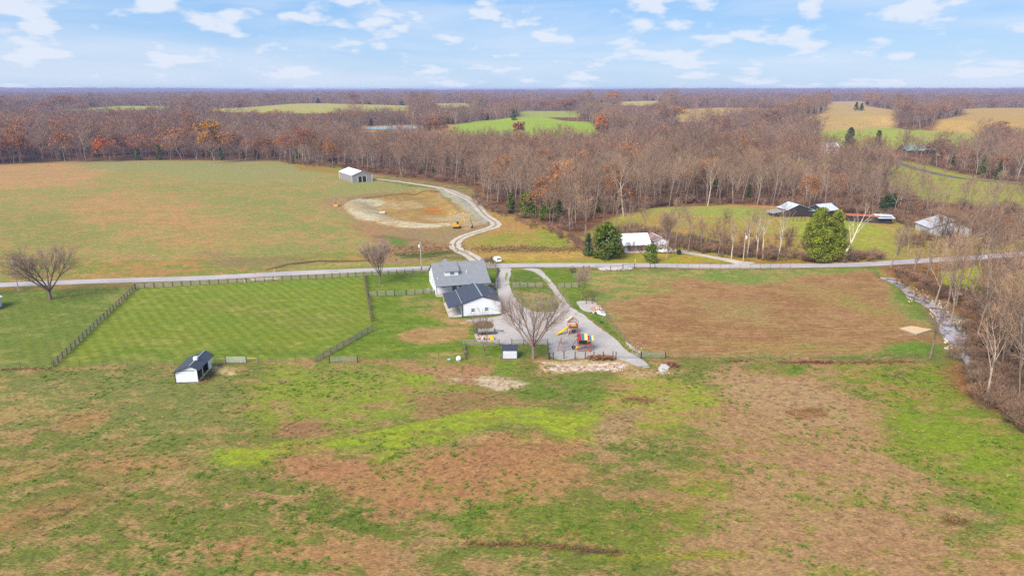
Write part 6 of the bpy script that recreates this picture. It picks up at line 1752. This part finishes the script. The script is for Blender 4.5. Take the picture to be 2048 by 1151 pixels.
evergreen('cedar_tree', 'dark cedar at the wood edge behind the long cattle shed', 1775, 430, 9.5, 4.2, PINE_, 2200, .34, .9, seed=25)
evergreen('cedar_tree', 'dark evergreen just left of the broad magnolia', 1176, 512, 8, 2.2, PINE_, 1600, .26, 0, seed=26)
evergreen('cedar_tree', 'tall dark evergreen over the upland farmhouse', 1696, 311, 22, 7.0, PINE_, 2600, .6, 0, seed=27)
evergreen('cedar_tree', 'tall dark evergreen right of the upland farmhouse', 1752, 310, 20, 4.6, PINE_, 2200, .55, 0, seed=28)
evergreen('cedar_tree', 'mid green evergreen left of the upland farmhouse', 1583, 308, 16, 5.0, CEDAR, 2000, .5, .5, seed=29)
evergreen('cedar_tree', 'dark evergreen nearest the left wall of the upland farmhouse', 1617, 318, 13, 5.5, PINE_, 2000, .5, .5, seed=30)
evergreen('cedar_tree', 'bright evergreen clump right of the pit at the wood edge', 1055, 434, 11, 4.4, MAGN, 2600, .3, .5, seed=31)
evergreen('cedar_tree', 'dark evergreen right of the bright clump at the wood edge', 1092, 440, 8.5, 3.4, MAGN, 2200, .3, .5, seed=32)
evergreen('cedar_tree', 'slim dark evergreen left of the bright clump at the wood edge', 1022, 426, 9.5, 2.6, CEDAR, 1500, .3, .2, seed=33)
# coloured trees
def colour_tree(name, label, u, v, h, m_, n=1500, size=.4, seed=1, cat='tree'):
    tm = bare(seed, h=h * .92, spread=.8, up=.4); lv, lf = leafy(tm, seed, n, size)
    return one_tree(name, label, cat, u, v, tm, [(lv, lf, m_)])
colour_tree('golden_tree', 'bright golden yellow tree in the wood behind the hay field', 430, 326, 26, GOLD, 5200, .5, 201)
colour_tree('orange_tree', 'orange-red leaved tree in the wood edge at the left', 212, 324, 17, ORANGE, 1300, .5, 202)
colour_tree('orange_tree', 'orange tree in the wood above the neighbour\'s hill pasture', 1568, 326, 10, ORANGE, 1100, .5, 203)
colour_tree('orange_tree', 'bright orange low tree in front of the upland road', 1766, 350, 12, GOLD, 1500, .55, 204)
colour_tree('rust_tree', 'rust-orange tree rising at the right end of the bright green field', 1206, 272, 15, ORANGE, 700, .8, 205)
colour_tree('rust_tree', 'rust-brown tree below the bright green field', 1040, 296, 15, RUST, 900, .7, 206)
colour_tree('rust_tree', 'red-brown tree below the right end of the bright green field', 1200, 300, 15, RUST, 900, .7, 207)
colour_tree('rust_tree', 'rusty oak at the left photo edge of the wood', 40, 328, 20, RUST, 1500, .5, 208)
colour_tree('rust_tree', 'rust-coloured oak left of the orange-red tree', 130, 326, 21, RUST, 1500, .5, 209)
# sycamores with pale limbs
def syc(label, u, v, h, seed, spread=.6, kids=(7, 5, 4), bark=BARK_WH, name='sycamore_tree', group=None, r=.3, lean=0):
    rnd_ = random.Random(seed); tm = TreeMesh()
    grow(tm, rnd_, Vector((0, 0, -.3)), Vector((lean, 0, 1)).normalized(), h * .9, r, 0, 3, kids, spread, .55, .03, (6, 4, 3), .09)
    return one_tree(name, label, 'tree', u, v, tm, bark=bark, group=group)
syc('big pale-limbed sycamore at the wood edge above the brick house', 1247, 432, 21, 301, .6, r=.4)
syc('pale-limbed sycamore in the wood above the hill pasture', 1415, 412, 19, 302, .6)
syc('pale dead-looking tree right of the big bright cedar', 1686, 522, 17, 303, .6, (6, 3, 2), r=.42)
g_ = 'pale-trunked trees between road and hill pasture'
for k_, (u_, v_, h_, ln_, lb) in enumerate(((1463, 517.5, 11, 0, 'pale-trunked bare tree left of the tan utility pole'), (1494, 514, 14, -.02, 'pale-trunked bare tree just right of the tan utility pole'),
        (1513, 516.5, 15, .04, 'leaning pale-trunked tree, second right of the tan pole'), (1526, 517, 15, .08, 'right-leaning pale-trunked tree, third right of the tan pole'), (1555, 519, 16, .12, 'pale-trunked tree leaning right, halfway from tan pole to cedar'))):
    syc(lb, u_, v_, h_, 310 + k_, .5, (7, 5, 4), group=g_, r=.26, lean=ln_)
g_ = 'bare trees along the hedge behind the brick house'
for k_, (u_, v_, h_, lb) in enumerate(((1375, 505, 14, 'grey bare tree right of the round lawn bush, by the drive'), (1436, 512, 11, 'brushy bare tree halfway along the neighbour driveway'), (1260, 470, 12, 'bare tree right behind the brick house roof'),
        (1290, 466, 11, 'bare tree behind the gap between brick house and its garage'), (1350, 494, 15, 'bare tree right behind the detached garage'), (1400, 500, 9, 'small bare tree in the hedge above the driveway'), (1445, 470, 9, 'dark bare tree standing alone on the hill pasture slope'),
        (1170, 470, 13, 'bare tree at the wood corner left of the brick house'), (1205, 462, 13, 'bare tree behind the broad magnolia'), (1230, 456, 12, 'bare tree right behind the broad magnolia'), (1100, 455, 13, 'bare tree at the wood edge above the green patch'), (1140, 462, 14, 'bare tree at the wood edge right of the green patch'))):
    syc(lb, u_, v_, h_, 330 + k_, .6, (9, 6, 5), bark=BARK, name='bare_tree', group=g_, r=.2)
g_ = 'bare trees along the creek and right roadside'
CR = [(1781, 535, 12, 'bare tree standing at the road where the creek passes under'), (1868, 612, 16, 'bare tree left of the tallest creek trees'), (1888, 640, 21, 'tallest bare tree in the middle of the creek bed'), (1899, 655, 20, 'second tall bare tree in the creek bed'), (1912, 610, 18, 'tall bare tree behind the creek pair, by the lime lawn'),
      (1930, 590, 15, 'bare tree left of the lime green lawn'), (1852, 560, 12, 'bare tree on the creek bank below the road'), (1826, 556, 9, 'low bare tree on the creek bank near the drum'), (1860, 715, 11.5, 'forked bare tree right of the wooden platform'), (1970, 800, 15, 'slim pale-trunked tree at the lower creek bank'),
      (1795, 510, 9, 'small bare tree behind the road left of the white barn'), (1815, 500, 9, 'small bare tree between black shed and white barn'), (1870, 486, 10, 'bare tree in front of the white barn, left part'), (1900, 488, 11, 'bare tree in front of the white barn, middle'), (1925, 486, 10, 'bare tree in front of the white barn, right part'),
      (1960, 480, 12, 'bare tree right of the white barn'), (1990, 470, 13, 'bare tree further right of the white barn'), (2030, 480, 14, 'bare tree right of the white barn at the photo edge'),
      (1885, 478, 9, 'low bare tree close to the white barn wall'), (1912, 480, 9, 'low bare tree at the middle of the white barn wall'), (1940, 476, 9, 'low bare tree at the right corner of the white barn')]
for k_, (u_, v_, h_, lb) in enumerate(CR):
    syc(lb, u_, v_, h_ * .92, 350 + k_, .6 if h_ < 18 else .45, (9, 6, 5) if u_ != 1970 else (7, 4, 3), bark=BARK, name='bare_tree', group=g_, r=.24)
rr = random.Random(77); k_ = 0
rows = [(1955, 560), (1985, 552), (2015, 548), (2045, 540), (1975, 600), (2005, 610), (2035, 600), (2060, 590), (1960, 650), (1990, 660), (2020, 655), (2050, 650), (1975, 705), (2005, 715), (2035, 710), (2060, 720), (2000, 760), (2030, 770), (2060, 780), (2030, 815), (2062, 830), (2085, 760), (2090, 700), (2090, 640), (1945, 690)]
WHERE = ['lowest of all', 'second lowest', 'below the water gate near the bottom', 'at the lower creek pool', 'just right of the slim pale tree', 'beyond the lower pool', 'at the frame edge below the water gate', 'above the slim pale tree', 'level with the water gate', 'behind the water gate', 'right behind the water gate', 'nearest the creek boulders', 'far side of the creek boulders', 'right of the creek boulders', 'level with the wooden platform', 'level with the platform at the frame edge', 'straight right of the platform', 'beyond the platform, third row', 'beyond the platform, fourth row', 'at the lower lime lawn corner', 'at the right lime lawn corner', 'right of the lime lawn', 'just past the lime lawn', 'nearest the road', 'topmost beside the road', 'topmost']
for i_, (u_, v_) in enumerate(sorted(rows, key=lambda q: -q[1])):
    u2, v2 = u_ + rr.uniform(-6, 6), v_ + rr.uniform(-6, 6); p_ = W(u2, v2)
    kd = 'rust' if rr.random() < .04 else 'bare'
    plant(kd, rr.randrange(7), p_.x, p_.y, rr.uniform(.66, .92), rr.uniform(0, 6.28), ('%s tree in the right-edge creek wood, %s' % (('tall', 'slim', 'crooked', 'broad')[i_ % 4], WHERE[i_])), group='trees of the creekside wood at the right edge')
for k_, (u_, v_, s, lb) in enumerate(((1862, 481, .5, 'twiggy tree screening the left corner of the white barn'), (1880, 484, .55, 'twiggy tree screening the left half of the white barn'), (1897, 482, .52, 'twiggy tree screening the centre of the white barn'), (1915, 484, .58, 'twiggy tree screening the right half of the white barn'), (1934, 482, .55, 'twiggy tree screening the right corner of the white barn'))):
    p_ = W(u_, v_); plant('bare', k_, p_.x, p_.y, s, k_ * 1.3, lb, group='twiggy trees before the white barn')
# dark shrubs and junipers dotted over the far fields
for k_, (u_, v_) in enumerate(((632, 211), (641, 211), (654, 211.5), (684, 212), (696, 213), (710, 213), (729, 213.5), (736, 213.5), (743, 213.5), (755, 213), (782, 214), (792, 214.5), (804, 215.5))):
    p_ = W(u_, v_); s = rr.uniform(.35, .6)
    plant('cedar', k_, p_.x, p_.y, s * 1.7, 0, ('%s small dark juniper from the left in the row across the far tan field' % ('first', 'second', 'third', 'fourth', 'fifth', 'sixth', 'seventh', 'eighth', 'ninth', 'tenth', 'eleventh', 'twelfth', 'last')[k_]), 'bush', 'dark junipers dotted across the far tan field', 'juniper_bush', sz=s)
for k_, (u_, v_, s, lb) in enumerate(((1712, 221, 1.3, 'round dark tree in the far tan field, left one of a pair'), (1722, 221.5, 1.1, 'round dark tree in the far tan field, right one of a pair'), (1246, 209, .9, 'dark evergreen left of the hilltop farm'), (1256, 210, .9, 'dark evergreen below the silo'), (1298, 208, .8, 'dark evergreen right of the hilltop barns'), (1308, 208, .7, 'dark evergreen at the right end of the hilltop farm'),
        (1027, 240, 1.3, 'dark round tree at the upper edge of the bright green field'), (1160, 214, 1.6, 'dark conifer on the skyline side of the woods'), (1019, 200, 1.9, 'tall dark conifer in the distant woods'))):
    p_ = W(u_, v_); plant('cedar', k_, p_.x, p_.y, s * 1.7, 0, lb, 'tree', 'single dark evergreens in the distance', sz=s)
# brush: thickets, brambles along fences, piles
KIT_SH = bpy.data.collections.new('brush_kit')
for k_ in range(2):
    t_, c_, _h = KIT['shrub'][k_]
    me_ = c_.copy(); bm = bmesh.new(); bm.from_mesh(c_); n0 = len(bm.faces); bm.from_mesh(t_); bm.faces.ensure_lookup_table()
    for f_ in bm.faces[n0:]: f_.material_index = 1
    bm.to_mesh(me_); bm.free(); me_.materials.append(t_.materials[0])
    KIT_SH.objects.link(bpy.data.objects.new('brush_%d' % k_, me_))
# a tussock of grass blades
rg = random.Random(4)
def tussock(n, h, spread, wd, m_):
    vs, fs = [], []
    for k in range(n):
        a = rg.uniform(0, 6.28); r_ = rg.uniform(0, spread * .4); x, y = r_ * cos(a), r_ * sin(a); l = rg.uniform(.5, 1) * h; o_ = len(vs)
        ex, ey = cos(a) * spread * rg.uniform(.3, 1), sin(a) * spread * rg.uniform(.3, 1); nx_, ny_ = -sin(a) * wd, cos(a) * wd
        vs += [(x - nx_, y - ny_, 0), (x + nx_, y + ny_, 0), (x + ex * .5 + nx_ * .8, y + ey * .5 + ny_ * .8, l * .75), (x + ex * .5 - nx_ * .8, y + ey * .5 - ny_ * .8, l * .75), (x + ex, y + ey, l)]
        fs += [(o_, o_ + 1, o_ + 2, o_ + 3), (o_ + 3, o_ + 2, o_ + 4)]
    return mesh_of('tussock', [(vs, fs, m_)])
M_TG = veg_mat('dark_grass', [A(100, 134, 42, k=.7), A(122, 148, 50, k=.7)], noise_scale=.8)
M_TB = veg_mat('dead_grass', [A(188, 150, 108, k=.66), A(176, 140, 96, k=.66), A(196, 164, 120, k=.66)], noise_scale=.8)
M_TR = veg_mat('bramble_stems', [A(160, 112, 84, k=.8), A(146, 100, 76, k=.8)], noise_scale=.8)
KIT_G = bpy.data.collections.new('grass_kit')
for k_, (n, h, sp_, wd, m_) in enumerate(((26, .22, .38, .025, M_TG), (26, .18, .42, .022, M_TG), (30, .3, .38, .014, M_TB), (26, .24, .45, .014, M_TB), (44, .8, .7, .02, M_TR), (34, .9, .45, .016, M_TB))):
    KIT_G.objects.link(bpy.data.objects.new('tuft_%d' % k_, tussock(n, h, sp_, wd, m_)))
def stuff_points(name, label, cat, coll, rows_):
    R_ = np.array(rows_, float); m = bpy.data.meshes.new(name)
    z = T(R_[:, 0], R_[:, 1])
    m.vertices.add(len(R_)); m.vertices.foreach_set('co', np.stack([R_[:, 0], R_[:, 1], z - .02], 1).ravel())
    a = m.attributes.new('tree_scale', 'FLOAT_VECTOR', 'POINT'); a.data.foreach_set('vector', R_[:, [2, 2, 3]].ravel())
    a = m.attributes.new('tree_turn', 'FLOAT_VECTOR', 'POINT'); a.data.foreach_set('vector', np.stack([R_[:, 4] * 0, R_[:, 4] * 0, R_[:, 4]], 1).ravel())
    a = m.attributes.new('tree_kind', 'INT', 'POINT'); a.data.foreach_set('value', R_[:, 5].astype(np.int32))
    o = bpy.data.objects.new(name, m); COL.objects.link(o)
    md_ = o.modifiers.new('scatter', 'NODES'); md_.node_group = scatter_nodes(name + '_nodes', coll, 'tree')
    return tag(o, label, cat, kind='stuff')
def along(pts, n, w_, s0, s1, kinds, sz=1.0):
    P_ = [W(*p) for p in pts]; L_ = [(b_ - a).length for a, b_ in zip(P_[:-1], P_[1:])]; tot = sum(L_); out_ = []
    for _ in range(n):
        t_ = rg.uniform(0, tot); i = 0
        while i < len(L_) - 1 and t_ > L_[i]: t_ -= L_[i]; i += 1
        q = P_[i].lerp(P_[i + 1], t_ / L_[i]); s = rg.uniform(s0, s1)
        out_.append((q.x + rg.gauss(0, w_), q.y + rg.gauss(0, w_), s, s * sz, rg.uniform(0, 6.28), rg.choice(kinds)))
    return out_
brush = []
brush += along([(1372, 494), (1410, 501), (1445, 506), (1470, 511)], 60, 1.5, .3, .75, (0, 1))
brush += along([(1470, 511), (1520, 515), (1600, 519), (1690, 520), (1760, 519)], 120, 2.2, .25, .95, (0, 1))
brush += along([(1170, 500), (1120, 470), (1060, 445), (1000, 425), (960, 400)], 90, 2.5, .4, .8, (0, 1))
brush += along([(1230, 470), (1300, 470), (1370, 490), (1400, 498)], 80, 3, .5, .9, (0, 1))
brush += along([(1800, 545), (1850, 572), (1900, 600), (1950, 596)], 70, 1.6, .3, .7, (0, 1))
brush += along([(1965, 770), (2000, 800), (2045, 845), (2080, 870)], 90, 2.2, .4, .9, (0, 1))
brush += along([(1975, 620), (1985, 680), (2015, 735), (2050, 790)], 110, 3, .5, 1.0, (0, 1))
brush += along([(1950, 715), (1985, 765), (2015, 800)], 60, 2.2, .3, .7, (0, 1))
brush += along([(1995, 590), (2030, 620), (2060, 700)], 70, 5, .6, 1.1, (0, 1))
brush += along([(1790, 440), (1840, 455), (1960, 470), (2060, 480)], 90, 3, .5, 1.0, (0, 1))
brush += along([(1590, 412), (1640, 416), (1780, 435)], 60, 3, .5, .9, (0, 1))
for _ in range(150):
    q = W(rg.uniform(1230, 1700), rg.uniform(472, 508)); s = rg.uniform(.25, .8); brush.append((q.x, q.y, s, s * 1.3, rg.uniform(0, 6.28), rg.choice((0, 1))))
for _ in range(60):
    q = W(rg.uniform(1800, 2040), rg.uniform(470, 500)); s = rg.uniform(.25, .9); brush.append((q.x, q.y, s, s * 1.2, rg.uniform(0, 6.28), rg.choice((0, 1))))
stuff_points('brush', 'tangled leafless brush along hedges, creek banks and wood edges', 'brush', KIT_SH, brush)
tufts = []
# rough pasture: density follows the painted cover
xs = rng.uniform(-95, 100, 46000); ys = rng.uniform(64, 131, 46000)
keep = np.abs(xs) < ys * .80 + 4
xs, ys = xs[keep], ys[keep]
gi_ = np.clip(np.searchsorted(gx, xs), 0, len(gx) - 1); gj_ = np.clip(np.searchsorted(gy, ys), 0, len(gy) - 1); id_ = gj_ * nx + gi_
clump = fbm(xs, ys, 7, 77, 3); tf_ = tuft[id_]; grn = c1[id_, 1] > c1[id_, 0]; st_ = stripe[id_]; fu_ = furrow[id_]
for x, y, c_, t_, gr_, s_, f_ in zip(xs, ys, clump, tf_, grn, st_, fu_):
    if s_ > .1 or f_ > .3: continue
    q = rg.random()
    if c_ > .57 and q < .08 + .35 * t_: tufts.append((x, y, rg.uniform(.6, 1.5), rg.uniform(.7, 1.3), rg.uniform(0, 6.28), rg.choice((0, 1))))
    elif q < .16 and not (gr_ and q > .05): tufts.append((x, y, rg.uniform(.6, 1.3), rg.uniform(.7, 1.3), rg.uniform(0, 6.28), rg.choice((2, 3))))
tufts += along([(1560, 724), (1640, 725), (1700, 725), (1826, 723)], 300, .45, .25, .6, (4,))
tufts += along([(1600, 724), (1640, 725), (1660, 724)], 60, .3, .5, .85, (4,))
tufts += along([(1460, 722), (1490, 722)], 30, .4, .3, .6, (4,))
tufts += along([(0, 739), (104, 736)], 120, .4, .2, .45, (4, 5))
tufts += along([(1180, 717), (1228, 717)], 130, .5, .5, 1.2, (4, 5))
tufts += along([(930, 1086), (1080, 1088), (1240, 1106)], 240, .3, .18, .4, (4, 5))
tufts += along([(1250, 800), (1320, 803)], 30, 1.4, .25, .55, (4,))
tufts += along([(1892, 1038), (1918, 1042)], 40, .6, .25, .5, (4, 5))
tufts += along([(960, 498), (1150, 499)], 500, 2.4, .5, 1.1, (5,))
tufts += along([(905, 498), (780, 505)], 300, 5, .5, 1.1, (5,))
tufts += along([(1270, 540), (1200, 542)], 30, .5, .5, .8, (5,))
tufts += along([(1340, 730), (1345, 728)], 25, .6, .6, 1.2, (4,))
stuff_points('grass_tufts', 'tufts of rough grass and dead stems over the pasture', 'grass', KIT_G, tufts)
print('tufts', len(tufts), 'brush', len(brush))
# fallen limbs
for k_, (pts_, lb) in enumerate(((((1762, 751), (1785, 752), (1806, 757), (1815, 766)), 'dark curved fallen limb on the green slope near the creek'), (((1870, 1), (1, 1)), None))):
    if lb is None: continue
    P_ = [W(*p) for p in pts_]; q = MB()
    for a, b_ in zip(P_[:-1], P_[1:]): q.bar(a + Vector((0, 0, .12)), b_ + Vector((0, 0, .12)), .11, 5, .09)
    q.bar(P_[1] + Vector((0, 0, .1)), P_[1] + Vector((2.2, .8, .4)), .05, 4)
    tag(q.build('fallen_limb', BARK_DK), lb, 'fallen limb')

# ------------------------------------------------------------------ haze
hm = bpy.data.materials.new('haze'); hm.use_nodes = True
t = hm.node_tree; t.nodes.clear()
o_ = N(t, 'ShaderNodeOutputMaterial'); pv = N(t, 'ShaderNodeVolumePrincipled')
pv.inputs['Color'].default_value = (0.52, 0.60, 1.0, 1); pv.inputs['Density'].default_value = 1.3e-4; pv.inputs['Anisotropy'].default_value = 0.0
t.links.new(pv.outputs[0], o_.inputs['Volume'])
mb = MB(); mb.box((0, 6000, 25.5), (25600, 13400, 73))
hz_o = tag(mb.build('haze', hm), 'thin bluish air over the far woods', 'haze', kind='stuff')
